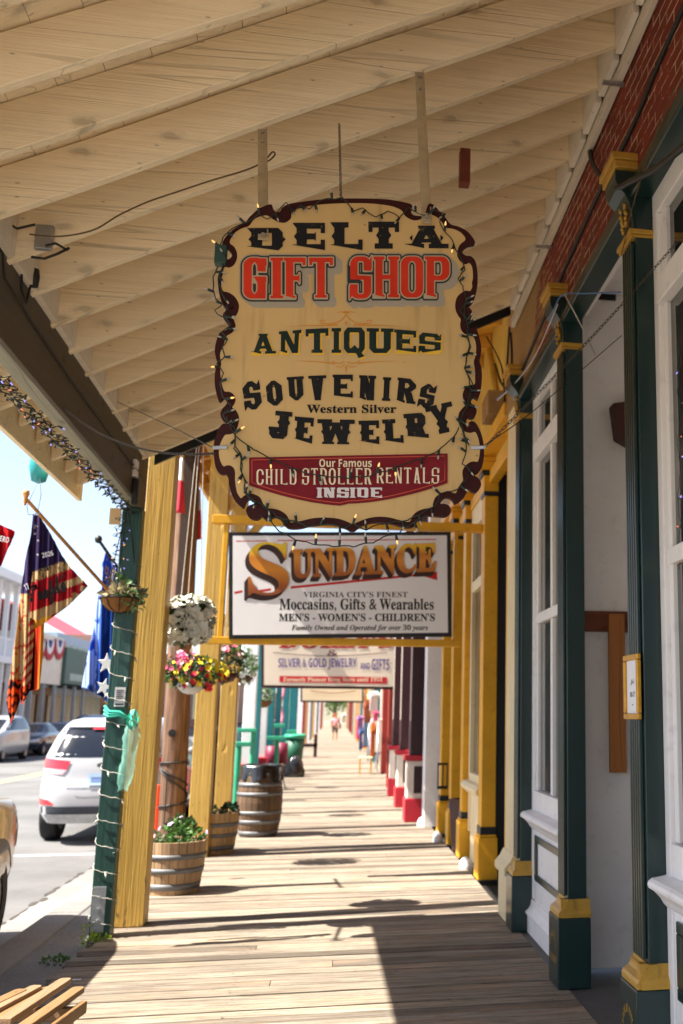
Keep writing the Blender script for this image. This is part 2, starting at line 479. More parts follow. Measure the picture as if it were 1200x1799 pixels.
def letter(ch, W, t, h, s=.12, sh=.16, spur=.0, rnd=False, nub=.14, cxy=None):
    """(op, polygon) list in a box W wide and 1 high; t stem, h bar, s serif overhang, sh serif height"""
    A = []; P = lambda p: A.append(('+', p)); Mn = lambda p: A.append(('-', p))
    cx, cy = cxy or (.16, .16)
    def spr(xl, xr, y=.5, l=True, r=True):
        if spur > 0:
            if l: P([(xl - spur, y), (xl + .01, y + spur * 1.5), (xl + .01, y - spur * 1.5)])
            if r: P([(xr + spur, y), (xr - .01, y - spur * 1.5), (xr - .01, y + spur * 1.5)])
    def stem(x0, top=True, bot=True, tt=None, l=True, r=True):
        tt = tt or t; P(rc(x0, 0, x0 + tt, 1))
        if top: P(rc(x0 - s, 1 - sh, x0 + tt + s, 1))
        if bot: P(rc(x0 - s, 0, x0 + tt + s, sh))
        spr(x0, x0 + tt, .5, l, r)
    def bowl(x0, y0, x1, y1, fl=True):
        P(oc(x0, y0, x1, y1, cx, min(cy, (y1 - y0) / 2.2), rnd)); Mn(oc(x0 + t, y0 + h, x1 - t, y1 - h, max(.02, cx - t * .6), max(.02, min(cy, (y1 - y0) / 2.2) - h * .6), rnd))
    if ch == 'I': stem(W / 2 - t / 2)
    elif ch in 'EFL':
        stem(s, r=False)
        if ch in 'EF': P(rc(s, 1 - h, W, 1)); P(rc(W - nub, 1 - h - nub, W, 1)); P(rc(s, .5 - h / 2, W * .72, .5 + h / 2)); P([(W * .6, .5), (W * .72, .5 + h / 2 + .07), (W * .72, .5 - h / 2 - .07)])
        if ch in 'EL': P(rc(s, 0, W, h)); P(rc(W - nub, 0, W, h + nub))
    elif ch == 'T': stem(W / 2 - t / 2, top=False); P(rc(0, 1 - h, W, 1)); P(rc(0, 1 - h - nub, nub, 1)); P(rc(W - nub, 1 - h - nub, W, 1))
    elif ch in 'DPR':
        x0 = s; y0 = 0 if ch == 'D' else .42
        P(oc(x0, y0, W, 1, cx, cy if ch == 'D' else min(cy, .24), rnd)); P(rc(x0, y0, W * .5, 1)); Mn(oc(x0 + t, y0 + h, W - t, 1 - h, max(.02, cx - t * .7), max(.02, cy - h * .7), rnd)); Mn(rc(x0 + t, y0 + h, W * .5, 1 - h))
        if ch == 'R': P([(W * .42, .46), (W * .42 + t * 1.1, .46), (W + .02, 0), (W - t * 1.1, 0)]); P(rc(W - t * 1.2, 0, W + s * .7, sh))
        stem(x0, r=False)
        if ch == 'D': spr(0, W, .5, False, True)
    elif ch == 'A':
        ap = W / 2; P(dg(t * .75 + s * .4, 0, ap, 1, t * .92)); P(dg(W - t * .75 - s * .4, 0, ap, 1, t)); P(rc(ap - t * .8, 1 - sh * .7, ap + t * .8, 1)); P(rc(W * .24, .26, W * .76, .26 + h * .75))
        P(rc(0, 0, t * 1.1 + 2 * s, sh)); P(rc(W - t * 1.1 - 2 * s, 0, W, sh))
        if spur > 0: spr(W * .25 - t * .3, W * .75 + t * .3, .46)
    elif ch == 'V': P(dg(t * .7 + s, 1, W / 2, 0, t)); P(dg(W - t * .6 - s, 1, W / 2, 0, t * .8)); P(rc(0, 1 - sh, t * 1.3 + 2 * s, 1)); P(rc(W - t - 2 * s, 1 - sh, W, 1))
    elif ch == 'W':
        a = t * .8
        P(dg(a * .6 + s, 1, W * .3, 0, a)); P(dg(W * .3, 0, W * .5, .8, a * .8)); P(dg(W * .5, .8, W * .7, 0, a)); P(dg(W - a * .6 - s, 1, W * .7, 0, a * .9))
        P(rc(0, 1 - sh, a + 2.2 * s, 1)); P(rc(W - a - 2.2 * s, 1 - sh, W, 1)); P(rc(W * .5 - a * .9, .72, W * .5 + a * .9, .88)); P(rc(W * .3 - a * .8, 0, W * .3 + a * .8, sh * .6)); P(rc(W * .7 - a * .8, 0, W * .7 + a * .8, sh * .6))
        if spur > 0: spr(W * .16, W * .84, .5)
    elif ch == 'Y': P(dg(t * .7 + s, 1, W / 2, .46, t)); P(dg(W - t * .6 - s, 1, W / 2, .46, t * .8)); P(rc(W / 2 - t / 2, 0, W / 2 + t / 2, .52)); P(rc(W / 2 - t / 2 - s, 0, W / 2 + t / 2 + s, sh)); P(rc(0, 1 - sh, t * 1.2 + 2 * s, 1)); P(rc(W - t - 2 * s, 1 - sh, W, 1)); spr(W / 2 - t / 2, W / 2 + t / 2, .36)
    elif ch == 'N':
        P(rc(s, 0, s + t * .8, 1)); P(rc(W - s - t * .8, 0, W - s, 1)); P([(s, 1), (s + t * 1.1, 1), (W - s, 0), (W - s - t * 1.1, 0)])
        P(rc(0, 0, t * .8 + 2 * s, sh)); P(rc(W - t * .8 - 2 * s, 1 - sh, W, 1)); P(rc(0, 1 - sh, s + t, 1))
    elif ch == 'H': stem(s); stem(W - s - t); P(rc(s, .5 - h / 2, W - s, .5 + h / 2))
    elif ch == 'U': P(oc(s, 0, W - s, 1.4, cx, cy, rnd)); Mn(oc(s + t, h, W - s - t, 1.5, max(.02, cx - t * .6), max(.02, cy - h * .6), rnd)); Mn(rc(-1, 1, W + 1, 2)); P(rc(0, 1 - sh, t + 2 * s, 1)); P(rc(W - t - 2 * s, 1 - sh, W, 1))
    elif ch == 'J': P(oc(0, 0, W - s, 1.4, cx, cy, rnd)); Mn(oc(t, h, W - s - t, 1.5, .05, .05, rnd)); Mn(rc(-1, .36, W - s - t, 2)); Mn(rc(-1, 1, W + 1, 2)); P(rc(W - t - 2.4 * s, 1 - sh, W, 1)); P(rc(-.03, .3, t + .04, .42)); spr(W - s - t, W - s, .6)
    elif ch in 'OQ':
        bowl(0, 0, W, 1)
        if ch == 'Q': P([(W * .36, .2), (W * .52, .32), (W * .98, -.12), (W * .7, -.2), (W * .62, -.06)])
    elif ch in 'GC':
        bowl(0, 0, W, 1)
        if ch == 'G': Mn(rc(W - t - .01, .52, W + .1, .66)); P(rc(W * .46, .40, W + s * .3, .54)); P(rc(W - t * .9, .0, W, .5)); P(rc(W - t, .8, W + s * .4, .98))
        else: Mn(rc(W - t - .01, .36, W + .1, .64))
    elif ch == 'S':
        P(oc(0, 0, W, 1, cx, cy, rnd)); hh = h
        Mn(oc(t, .5 + hh / 2, W - t, 1 - hh, .05, .05, rnd)); Mn(oc(t, hh, W - t, .5 - hh / 2, .05, .05, rnd))
        Mn([(t, .5 + hh / 2), (W + .2, .5 + hh * .3), (W + .2, .70), (W - t, .70), (t * 1.2, .68)]); Mn([(W - t, .5 - hh / 2), (-.2, .5 - hh * .3), (-.2, .30), (t, .30), (W - t * 1.2, .32)])
        P(rc(W - t, .66, W, .80)); P(rc(0, .2, t, .34)); P([(W - t * .5, .82), (W + s * .25, 1.02), (W + s * .25, .7), (W - t * .6, .7)]); P([(t * .5, .18), (-s * .25, -.02), (-s * .25, .3), (t * .6, .3)])
    return A

def field(ops, xs, ys):
    X, Y = np.meshgrid(xs, ys); G = np.full(X.shape, 9.0)
    for op, poly in ops:
        d = seg_sd((X, Y), poly); G = np.minimum(G, d) if op == '+' else np.maximum(G, -d)
    return G

def letter_loops(ch, W, levels=(0,), pad=.3, n=90, **kw):
    st = 1.0 / n; xs = np.arange(-pad, W + pad + st, st); ys = np.arange(-pad, 1 + pad + st, st)
    G = field(letter(ch, W, **kw), xs, ys); return [trace(G, xs, ys, lv) for lv in levels]

def quadmap(W, q):
    """unit box [0,W]x[0,1] -> pixel quad (bl, br, tr, tl)"""
    bl, br, tr, tl = q
    def f(x, y):
        u = x / W
        return tuple((bl[i] * (1 - u) + br[i] * u) * (1 - y) + (tl[i] * (1 - u) + tr[i] * u) * y for i in (0, 1))
    return f
def boxq(x0, y0, x1, y1): return [(x0, y1), (x1, y1), (x1, y0), (x0, y0)]

# ------------------------------------------------------------------ ground
def plankmat():
    t = NT('weathered boardwalk'); g = t.n('ShaderNodeNewGeometry')
    rnd = g.outputs['Random Per Island']
    off = t.n('ShaderNodeCombineXYZ'); t.l(t.math('MULTIPLY', rnd, 91.0), off.inputs[0]); t.l(t.math('MULTIPLY', rnd, 37.0), off.inputs[1])
    ad = t.n('ShaderNodeVectorMath', operation='ADD'); t.l(t.co.outputs['Object'], ad.inputs[0]); t.l(off.outputs[0], ad.inputs[1])
    def mp(sc):
        m = t.n('ShaderNodeMapping'); m.inputs['Scale'].default_value = sc; t.l(ad.outputs[0], m.inputs[0]); return m.outputs[0]
    tone = t.ramp(rnd, [(0, H('#716960')), (.25, H('#a1978a')), (.5, H('#91887c')), (.8, H('#aea392')), (1, H('#696158'))])
    gr = t.noise(mp((1.2, 22, 22)), 2.0, 6, .68, .8)
    col = t.mix(t.ramp(gr, [(.36, (0, 0, 0)), (.64, (1, 1, 1))]), t.mix(1.0, tone, H('#b3aca4'), 'MULTIPLY'), tone)
    warm = t.ramp(t.noise(mp((.8, 4, 4)), 1.6, 4, .6), [(.5, (0, 0, 0)), (.72, (.35, .35, .35))])
    col = t.mix(warm, col, H('#b08a68'))
    cr_ = t.ramp(t.noise(mp((1.5, 75, 75)), 1.0, 4, .7, .5), [(.57, (0, 0, 0)), (.64, (1, 1, 1))])
    col = t.mix(t.math('MULTIPLY', cr_, .8), col, H('#41362e'))
    spots = t.n('ShaderNodeTexVoronoi'); spots.inputs['Scale'].default_value = 1; t.l(mp((7, 22, 22)), spots.inputs['Vector'])
    sp = t.ramp(spots.outputs['Distance'], [(.05, (1, 1, 1)), (.13, (0, 0, 0))])
    col = t.mix(t.math('MULTIPLY', sp, .55), col, H('#40352d'))
    st = t.ramp(t.noise(t.mapping((1, 1, 1)), .9, 5, .65), [(.5, (0, 0, 0)), (.75, (.35, .35, .35))])
    col = t.mix(st, col, H('#5f564e'))
    t.base(col)
    h = t.math('SUBTRACT', t.math('MULTIPLY', gr, .6), t.math('MULTIPLY', cr_, .8))
    t.bump(h, .5, .008)
    return t.setp(.85, 0, .2)
M['plank'] = plankmat()
def asphaltmat(name, c1, c2, sc=90):
    t = NT(name); v = t.mapping((1, 1, 1))
    f = t.noise(v, sc, 4, .7); big = t.noise(v, .35, 5, .6); md = t.noise(v, 4, 4, .6)
    col = t.ramp(f, [(.3, k(c1, .6)), (.5, c1), (.72, c2)])
    col = t.mix(t.ramp(big, [(.4, (0, 0, 0)), (.65, (.5, .5, .5))]), col, k(c2, 1.25))
    col = t.mix(t.ramp(md, [(.55, (0, 0, 0)), (.75, (.3, .3, .3))]), col, k(c1, .55))
    t.base(col); t.bump(f, .5, .006); return t.setp(.9, 0, .25)
M['asphalt'] = asphaltmat('sun bleached asphalt', (.115, .114, .114), (.18, .178, .178))
M['asphalt2'] = asphaltmat('old asphalt strip', (.13, .128, .126), (.26, .25, .24), 60)
M['concrete'] = asphaltmat('kerb concrete', (.19, .183, .175), (.26, .25, .24), 70)
M['dark'] = flat('plank gap shade', (.02, .018, .016), .9)
M['linewhite'] = paint('road paint white', (.62, .62, .61), .7, .2, 12, .2, 60, dirt=.5)
M['lineyellow'] = paint('road paint yellow', (.62, .50, .20), .7, .2, 12, .2, 60, dirt=.5)
M['earth'] = paint('dry desert ground', (.24, .20, .15), .95, .2, .3, .3, 3)
M['crackfill'] = paint('gutter dirt', (.06, .052, .045), .95, .3, 20, .6, 40)

mb = MB(); y = -8.0; rg = random.Random(3)
while y < 150:
    wd = rg.choice([.138, .14, .142, .184]) if y < 40 else (.18 if y < 80 else .5)
    g = rg.choice([.010, .012, .014, .02]) if y < 40 else .014
    xl = -1.72 + rg.uniform(-.05, .03); xr = 1.415
    if 6.9 < y < 8.6: xl = -1.66 + rg.uniform(-.03, .05)
    z = rg.uniform(-.0025, .0015) if y < 60 else 0
    tilt = rg.uniform(-.0018, .0018)
    cuts = [xl, xr]
    if rg.random() < .1: cuts = [xl, rg.uniform(-.6, .7), xr]
    for i in range(len(cuts) - 1):
        a, b = cuts[i] + (.002 if i else 0), cuts[i + 1] - (.002 if i < len(cuts) - 2 else 0)
        mb.hexa([(xx, yy, zz + (tilt if xx == b else 0)) for zz in (-.045, z) for yy in (y, y + wd - g) for xx in (a, b)])
    y += wd
tag(mb.build('boardwalk', M['plank'], bev=.002, seg=1), kind='structure')
mb = MB(); rgn = random.Random(12); yy = 2.0
while yy < 16:
    for xx in (-1.5, -.55, .42, 1.3):
        for dy in (.0, .06):
            if rgn.random() < .8:
                cx_, cy_ = xx + rgn.uniform(-.03, .03), yy + dy + rgn.uniform(-.01, .01); r_ = rgn.uniform(.004, .007)
                mb.add([(cx_ + r_ * math.cos(a), cy_ + r_ * math.sin(a), .0032) for a in [math.pi * q / 3 for q in range(6)]], [(0, 1, 2, 3, 4, 5)])
    yy += .1425
tag(mb.build('boardwalk_nails', flat('nail rust', (.05, .035, .028), .8)), kind='stuff')
tag(MB().box(-1.66, 1.9, -8, 150, -.22, -.05).build('gap_shade_sheet', M['dark']), kind='structure')  # near black sheet, its colour stands for the shade in the plank gaps
mb = MB(); mb.box(-2.06, -1.665, -10, 150, -.24, -.07)
tag(mb.build('sidewalk', M['asphalt2']), kind='structure')
mb = MB(); yy = -11
while yy < 150:
    mb.box(-2.36, -2.065, yy, yy + 2.992, -.26, -.066 + rg.uniform(-.004, .004)); yy += 3
tag(mb.build('kerb', M['concrete'], bev=.025, seg=3), kind='structure')
mb = MB(); yy = -10
while yy < 150:
    mb.box(-2.78, -2.365, yy, yy + 3.99, -.28, -.196); yy += 4
tag(mb.build('gutter', M['concrete']), kind='structure')
tag(MB().box(-14.5, -2.785, -10, 170, -.3, -.2).build('road', M['asphalt']), kind='structure')
mb = MB()
for i in range(70):                                               # ragged dirt line where gutter and road meet
    yy = -1 + i * .35 + rg.uniform(-.1, .1); wd = rg.uniform(.012, .05)
    n = 7; cx = -2.785 + rg.uniform(-.02, .03); ln = rg.uniform(.15, .36)
    mb.add([(cx + wd * math.cos(2 * math.pi * q / n) * rg.uniform(.6, 1.1), yy + ln * .6 * math.sin(2 * math.pi * q / n) * rg.uniform(.7, 1.1), -.1925) for q in range(n)], [tuple(range(n))])
tag(mb.build('gutter_dirt', M['crackfill']), kind='stuff')
mb = MB()
for i in range(14): mb.box(-8.75, -8.63, 2 + i * 10, 12 + i * 10, -.2, -.196); mb.box(-9.0, -8.88, 2 + i * 10, 12 + i * 10, -.2, -.196)
tag(mb.build('road_centre_line', M['lineyellow']), kind='structure')
mb = MB()
for i in range(16): mb.box(-4.95, -4.85, -6 + i * 7.0, -3.2 + i * 7.0, -.2, -.196); mb.box(-4.85, -2.9, -6 + i * 7.0, -5.9 + i * 7.0, -.2, -.196)
tag(mb.build('parking_bay_line', M['linewhite']), kind='structure')
tag(MB().box(-17.5, -14.5, -10, 170, -.3, -.06).build('far_pavement', M['concrete']), kind='structure')
tag(MB().box(-900, 900, -300, 1500, -.6, -.31).build('ground', M['earth']), kind='structure')
# low hills far beyond the street end
mb = MB(); 
def hill(u, v):
    x = -420 + 840 * u; yv = 330 + 260 * v
    return (x, yv, -1 + (10 + 9 * math.sin(x * .013 + 1) + 5 * math.sin(x * .031)) * math.sin(math.pi * min(1, v * 1.0)) )
mb.grid(60, 10, hill); tag(mb.build('hills', paint('sage hills', (.16, .15, .10), .95, .3, .05, 0)), kind='structure')

# ------------------------------------------------------------------ first porch: sloping joists, beam, eave, green post
def zb(x): return 4.355 + .52 * x            # underside of the joists
porch = thing('porch', (-.1, 4, 0), 'cream timber porch roof with deep sloping joists on a dark beam and green post', 'porch')
JY = [4.42 + .385 * i for i in range(-13, 11)]
jm = random.Random(5)
for i, jy in enumerate(JY):
    th = .045; x0, x1 = -2.0, 1.375; mb = MB(); dz = jm.uniform(-.012, .008)
    nseg = 8; vs = []
    for s in range(nseg + 1):
        x = x0 + (x1 - x0) * s / nseg; bow = .006 * math.sin(s * .9 + i); zz = zb(x) + dz + .004 * math.sin(s * 1.7 + i * 2)
        vs += [(x, jy + bow, zz), (x, jy + th + bow, zz), (x, jy + th + bow, zz + .225), (x, jy + bow, zz + .225)]
    fs = [(0, 1, 2, 3), tuple(nseg * 4 + q for q in (3, 2, 1, 0))]
    for s in range(nseg):
        for q in range(4): fs.append((s * 4 + q, s * 4 + (q + 1) % 4, s * 4 + 4 + (q + 1) % 4, s * 4 + 4 + q))
    mb.add(vs, fs); mb.build('joist', M['joist'], porch, bev=.004, seg=2)
# roof deck above the joists
y0, y1 = -2.6, 8.5
mb = MB()
for i in range(20):
    xa = -2.05 + i * .1735; xb_ = xa + .171
    mb.hexa([(x, yy, zb(x) + .228 + d) for d in (0, .03) for yy in (y0, y1) for x in (xa, xb_)])
mb.build('roof_deck', M['joist'], porch)
mb = MB(); mb.hexa([(x, yy, zb(x) + .262 + d) for d in (0, .02) for yy in (y0 - .05, y1 + .03) for x in (-2.1, 1.42)]); mb.build('roofing', M['steel'], porch)
# blocking between the joists over the beam and at the wall
for i in range(len(JY) - 1):
    a, b = JY[i] + .047, JY[i + 1] - .002
    mb = MB(); mb.hexa([(x, yy, zb(-1.5) + d) for d in (-.01, .222) for yy in (a, b) for x in (-1.56, -1.515)]); mb.build('blocking', M['joist_pale'], porch)
    mb = MB(); mb.hexa([(x, yy, zb(1.36) + d) for d in (-.075, .21) for yy in (a + .004, b - .004) for x in (1.335, 1.37)]); mb.build('wall_blocking', M['ledger'], porch)
mb = MB()
for a, b in ((-2.6, 2.1), (2.104, 5.3), (5.304, 8.49)): mb.box(1.378, 1.412, a, b, 4.92, 5.005); mb.box(1.40, 1.416, a, b, 5.009, 5.10)
mb.build('ledger', M['ledger'], porch, bev=.004)
mb = MB().box(1.30, 1.42, 4.93, 4.96, 4.905, 4.918); mb.build('ledger_strap', M['steel'], porch); MB().box(1.30, 1.42, 6.9, 6.93, 4.905, 4.918).build('ledger_strap', M['steel'], porch)
# beam
mb = MB().box(-1.578, -1.548, -2.6, 8.55, 3.19, 3.64); mb.build('beam_face', M['beamdark'], porch, bev=.004)
mb = MB().box(-1.668, -1.581, -2.6, 8.54, 3.2, 3.6); mb.build('beam', M['beampale'], porch, bev=.006)
# eave fascia, black roof edge
mb = MB(); mb.hexa([(x, yy, z) for z in (3.235, 3.60) for yy in (-2.6, 8.5) for x in (-2.045, -2.012)]); mb.build('fascia', M['joist'], porch, bev=.004)
mb = MB(); mb.hexa([(x, yy, 3.44 + d) for d in (0, .022) for yy in (-2.6, 8.53) for x in (-2.075, -2.046)]); mb.build('drip_edge', M['blackiron'], porch)
mb = MB(); mb.hexa([(x, yy, zb(x) + d) for d in (-.02, .30) for yy in (8.505, 8.535) for x in (-1.5, 1.38)]); mb.build('end_trim', M['black'], porch, bev=.003)
# green post (stands on the boardwalk edge, carries the beam)
mb = MB().box(-1.70, -1.555, 8.46, 8.62, -.05, 3.195); mb.build('post', M['greenpost'], porch, bev=.006)
pl_ = MB().box(-1.69, -1.60, 8.45, 8.459, .04, .36); pl_.box(-1.70, -1.694, 8.47, 8.6, .04, .36)
def tilt_up(root, s=.0215):            # the building line climbs gently towards the viewer
    for o in [c for c in root.children_recursive if c.type == 'MESH']:
        for v in o.data.vertices: v.co.z += s * (8.5 - v.co.y)
for c_ in list(porch.children):
    if c_.name.split('.')[0] not in ('post',): 
        for v in c_.data.vertices: v.co.z += .0215 * (8.5 - v.co.y)
plate = pl_.build('post_base_plate', M['steel'], porch, bev=.002)
bo = MB()
for zz in (.12, .2, .28): bo.tube([(-1.645, 8.45, zz), (-1.645, 8.425, zz)], .014, 6)
bo.build('bolt', M['steel'], plate)
# lower arm: gate hook and small box on the beam
tb = thing('junction_box', (-1.53, 4.62, 3.62), 'grey junction box with a dangling black cable, on the porch joist at the beam', 'junction box')
jq = onY(77, 415, 4.76)
MB().box(jq.x - .04, jq.x + .035, 4.765, 4.795, jq.z - .06, jq.z + .06).build('box', M['steel'], tb, bev=.005)
mb = MB(); mb.tube([onY(x, y, 4.74) for x, y in ((62, 395), (30, 402), (5, 388), (-10, 380))], .006); mb.tube([onY(x, y, 4.73) for x, y in ((80, 432), (98, 428), (118, 440), (122, 436), (102, 446), (78, 455), (55, 452))], .006); mb.tube([onX(x, y, -1.535) for x, y in ((48, 448), (38, 470), (38, 510), (46, 532), (54, 500), (58, 470), (54, 448))], .006)
mb.tube([(-1.54, 4.5, 3.62), (-1.52, 4.66, 3.6), (-1.53, 4.75, 3.52), (-1.54, 5.2, 3.5), (-1.54, 6.0, 3.46), (-1.54, 7.6, 3.42), (-1.54, 8.3, 3.4)], .006)
mb.build('cable', M['cable'], tb)
tp = thing('power_plug', (-1.50, 5.1, 3.6), 'black power plug stuck at the top of the porch beam', 'plug')
MB().lathe([(0, -.05), (.02, -.045), (.024, 0), (.018, .045), (0, .05)], (-1.515, 5.12, 3.68), 8).build('plug', M['cable'], tp)
t_ = thing('outlet_box', (-1.54, 8.0, 3.4), 'white double outlet box with black plug below, near the far end of the dark beam', 'outlet')
MB().box(-1.547, -1.52, 7.93, 8.03, 3.40, 3.46).box(-1.547, -1.52, 7.93, 8.03, 3.33, 3.385).build('outlet', M['white'], t_, bev=.004)
MB().box(-1.546, -1.50, 7.95, 8.02, 3.12, 3.32).build('plug', M['cable'], t_, bev=.01)
tag(MB().box(-1.80, -1.715, 8.50, 8.512, 3.06, 3.19).build('blank_card', paint('brown card', H('#d9b98a'), .8)), 'small blank tan card hanging beside the top of the green post', 'card')
# cords along the ceiling
def cord(name, pts, r, m, label, cat='cable', n=6):
    P = [Vector(p) for p in pts]; out = []
    for i in range(len(P) - 1):
        a, b, c, d = P[max(i - 1, 0)], P[i], P[i + 1], P[min(i + 2, len(P) - 1)]
        for q in range(6):
            t = q / 6
            out.append(.5 * ((2 * b) + (c - a) * t + (2 * a - 5 * b + 4 * c - d) * t * t + (3 * b - a - 3 * c + d) * t ** 3))
    out.append(P[-1])
    o = MB().tube(out, r, n).build(name, m)
    return tag(o, label, cat)
cord('twine', [onY(x, yv, 4.40) for x, yv in ((52, 412), (90, 416), (130, 413), (170, 402), (210, 378), (260, 355), (310, 338), (370, 318), (430, 300), (462, 285), (478, 268), (483, 272), (472, 283), (455, 287))], .0035, M['browncable'], 'thin brown twine sagging along a porch joist to the left sign bracket', 'twine')
tag(MB().box(.545, .60, 5.10, 5.17, 4.40, 4.60).build('rusty_bracket', paint('rusty iron', H('#6e3420'), .8, .3, 20, .3)), 'short rust brown strap hanging from a joist right of the gift shop sign', 'bracket')

# ------------------------------------------------------------------ green storefront on the right
shop = thing('green_storefront', (1.45, 5.5, 0), 'green and white iron storefront with gilt trimmed fluted pilasters under red brick', 'building')
def brickmat():
    t = NT('old red brick'); sx = t.n('ShaderNodeSeparateXYZ'); t.l(t.co.outputs['Object'], sx.inputs[0])
    cb = t.n('ShaderNodeCombineXYZ'); t.l(sx.outputs['Y'], cb.inputs[0]); t.l(sx.outputs['Z'], cb.inputs[1])
    nz = t.n('ShaderNodeTexNoise'); nz.inputs['Scale'].default_value = 9; t.l(t.co.outputs['Object'], nz.inputs['Vector'])
    sc = t.n('ShaderNodeVectorMath', operation='SCALE'); sc.inputs['Scale'].default_value = .012; t.l(nz.outputs['Color'], sc.inputs[0])
    ad = t.n('ShaderNodeVectorMath', operation='ADD'); t.l(cb.outputs[0], ad.inputs[0]); t.l(sc.outputs[0], ad.inputs[1])
    b = t.n('ShaderNodeTexBrick'); t.l(ad.outputs[0], b.inputs['Vector'])
    b.inputs['Scale'].default_value = 1; b.inputs['Brick Width'].default_value = .21; b.inputs['Row Height'].default_value = .068
    b.inputs['Mortar Size'].default_value = .006; b.inputs['Mortar Smooth'].default_value = .3; b.inputs['Bias'].default_value = -.2
    b.inputs['Color1'].default_value = (*H('#823828'), 1); b.inputs['Color2'].default_value = (*H('#6d2a20'), 1); b.inputs['Mortar'].default_value = (*H('#7c3a2c'), 1)
    v = t.mapping((1, 1, 1))
    chalk = t.ramp(t.noise(v, 6, 5, .7), [(.42, (0, 0, 0)), (.58, (1, 1, 1))])
    col = t.mix(t.math('MULTIPLY', b.outputs['Fac'], chalk), b.outputs['Color'], H('#d8b99b'))
    col = t.mix(t.ramp(t.noise(v, 3, 5, .6), [(.45, (0, 0, 0)), (.8, (.7, .7, .7))]), col, H('#4f1f18'))
    # bare yellowish brick towards the far end of the wall
    yl = t.math('ADD', t.math('MULTIPLY', sx.outputs['Y'], 1.1), t.math('MULTIPLY', t.noise(v, 4, 5, .7), 3.0))
    f = t.ramp(t.math('SUBTRACT', yl, 8.9), [(.45, (0, 0, 0)), (1.0, (.8, .8, .8))])
    col = t.mix(f, col, H('#a98a56'))
    t.base(col); t.bump(t.math('SUBTRACT', t.noise(v, 30, 4, .7), t.math('MULTIPLY', b.outputs['Fac'], 1.2)), .8, .012)
    return t.setp(.8, 0, .25)
M['brick'] = brickmat()
PY = [4.74, 6.42, 8.10]                       # near faces of the three pilasters
MB().box(1.421, 1.52, -8, 8.98, 4.235, 6.2).build('brick_wall', M['brick'], shop)
for v in shop.children[0].data.vertices: v.co.z += .0185 * (8.5 - v.co.y)
lt_ = MB().box(1.385, 1.52, -8, 8.36, 4.145, 4.231).build('lintel', M['green'], shop, bev=.01)
for v in lt_.data.vertices: v.co.z += .0185 * (8.5 - v.co.y)
def pilaster(y):
    yf = y + .225
    mb = MB().box(1.412, 1.53, y, yf, .40, 4.232)
    for i in range(5):                        # raised flutes on the street face
        a = y + .026 + i * .037
        mb.box(1.392, 1.411, a, a + .019, .52, 3.98)
    p = mb.build('pilaster', M['green'], shop, bev=.004)
    MB().box(1.345, 1.55, y - .025, yf + .025, .0, .40).build('pilaster_base', M['green'], p, bev=.008)
    prof = [(1.352, .403), (1.352, .425), (1.36, .44), (1.385, .455), (1.395, .47), (1.395, .485), (1.408, .492), (1.408, .505), (1.45, .505), (1.45, .403)]
    def mould(u, v, d): return (u, y - .02 + (yf - y + .04) * d, v)
    b = MB().prism(prof, mould, 0, 1)
    side = [(-.03, .403), (-.03, .425), (-.024, .44), (-.008, .455), (-.004, .485), (0, .505), (.05, .505), (.05, .403)]
    b.prism(side, lambda u, v, d: (1.37 + .18 * d, y + u, v), 0, 1)
    b.build('base_moulding', M['gold'], p)
    # scroll bracket under the cap
    br = [(1.40, 4.05), (1.398, 4.12), (1.385, 4.18), (1.36, 4.23), (1.325, 4.27), (1.31, 4.31), (1.31, 4.36), (1.45, 4.36), (1.45, 4.05)]
    MB().prism(br, lambda u, v, d: (u, y + .01 + (yf - y - .02) * d, v), 0, 1).build('bracket', M['green'], p, bev=.003)
    g = MB().box(1.375, 1.535, y - .016, yf + .016, 4.005, 4.032); g.box(1.385, 1.532, y - .008, yf + .008, 3.99, 4.004)
    g.build('gold_band', M['gold'], p, bev=.004)
    g = MB().box(1.285, 1.56, y - .03, yf + .03, 4.405, 4.445).box(1.30, 1.55, y - .018, yf + .018, 4.363, 4.404)
    g.build('gold_cap', M['gold'], p, bev=.006)
    lf = MB(); q = random.Random(int(y * 10))
    for i in range(16):
        s = -1 if i % 2 else 1
        lf.blob((1.386 - .012 * (i / 16), y + .11 + s * (.035 + q.uniform(-.012, .012)), 4.08 + .012 * i * .8 + q.uniform(-.005, .005)), .012, .013, .012, 6, .3, i)
    lf.build('gilt_leaves', M['gold'], p)
    tm = MB(); fc = lambda yy_, zz_: Vector((1.3435, yy_, zz_))       # cast gilt lettering on the base
    yc_, w2 = y + .1125, .11
    def arc_(u, t, px, py):
        a_ = math.pi * (.93 - .86 * u); r_ = .078 + .030 * t; return (-math.cos(a_) * -r_, .19 + r_ * 1.15 * math.sin(a_))
    text_to(tm, 'GOLD HILL', (0, 1, 1, 0), lambda px, py: fc(yc_ - px, py), 'serif', .0, arc_)
    tm.build('gilt_lettering', M['gold'], p, fixn=False); tm = MB()
    text_to(tm, 'FOUNDRY', (-.1, .175, .1, .135), lambda px, py: fc(yc_ - px, py), 'serif', .0)
    tm.build('gilt_lettering', M['gold'], p, fixn=False)
    return p
PIL = [pilaster(y) for y in PY]

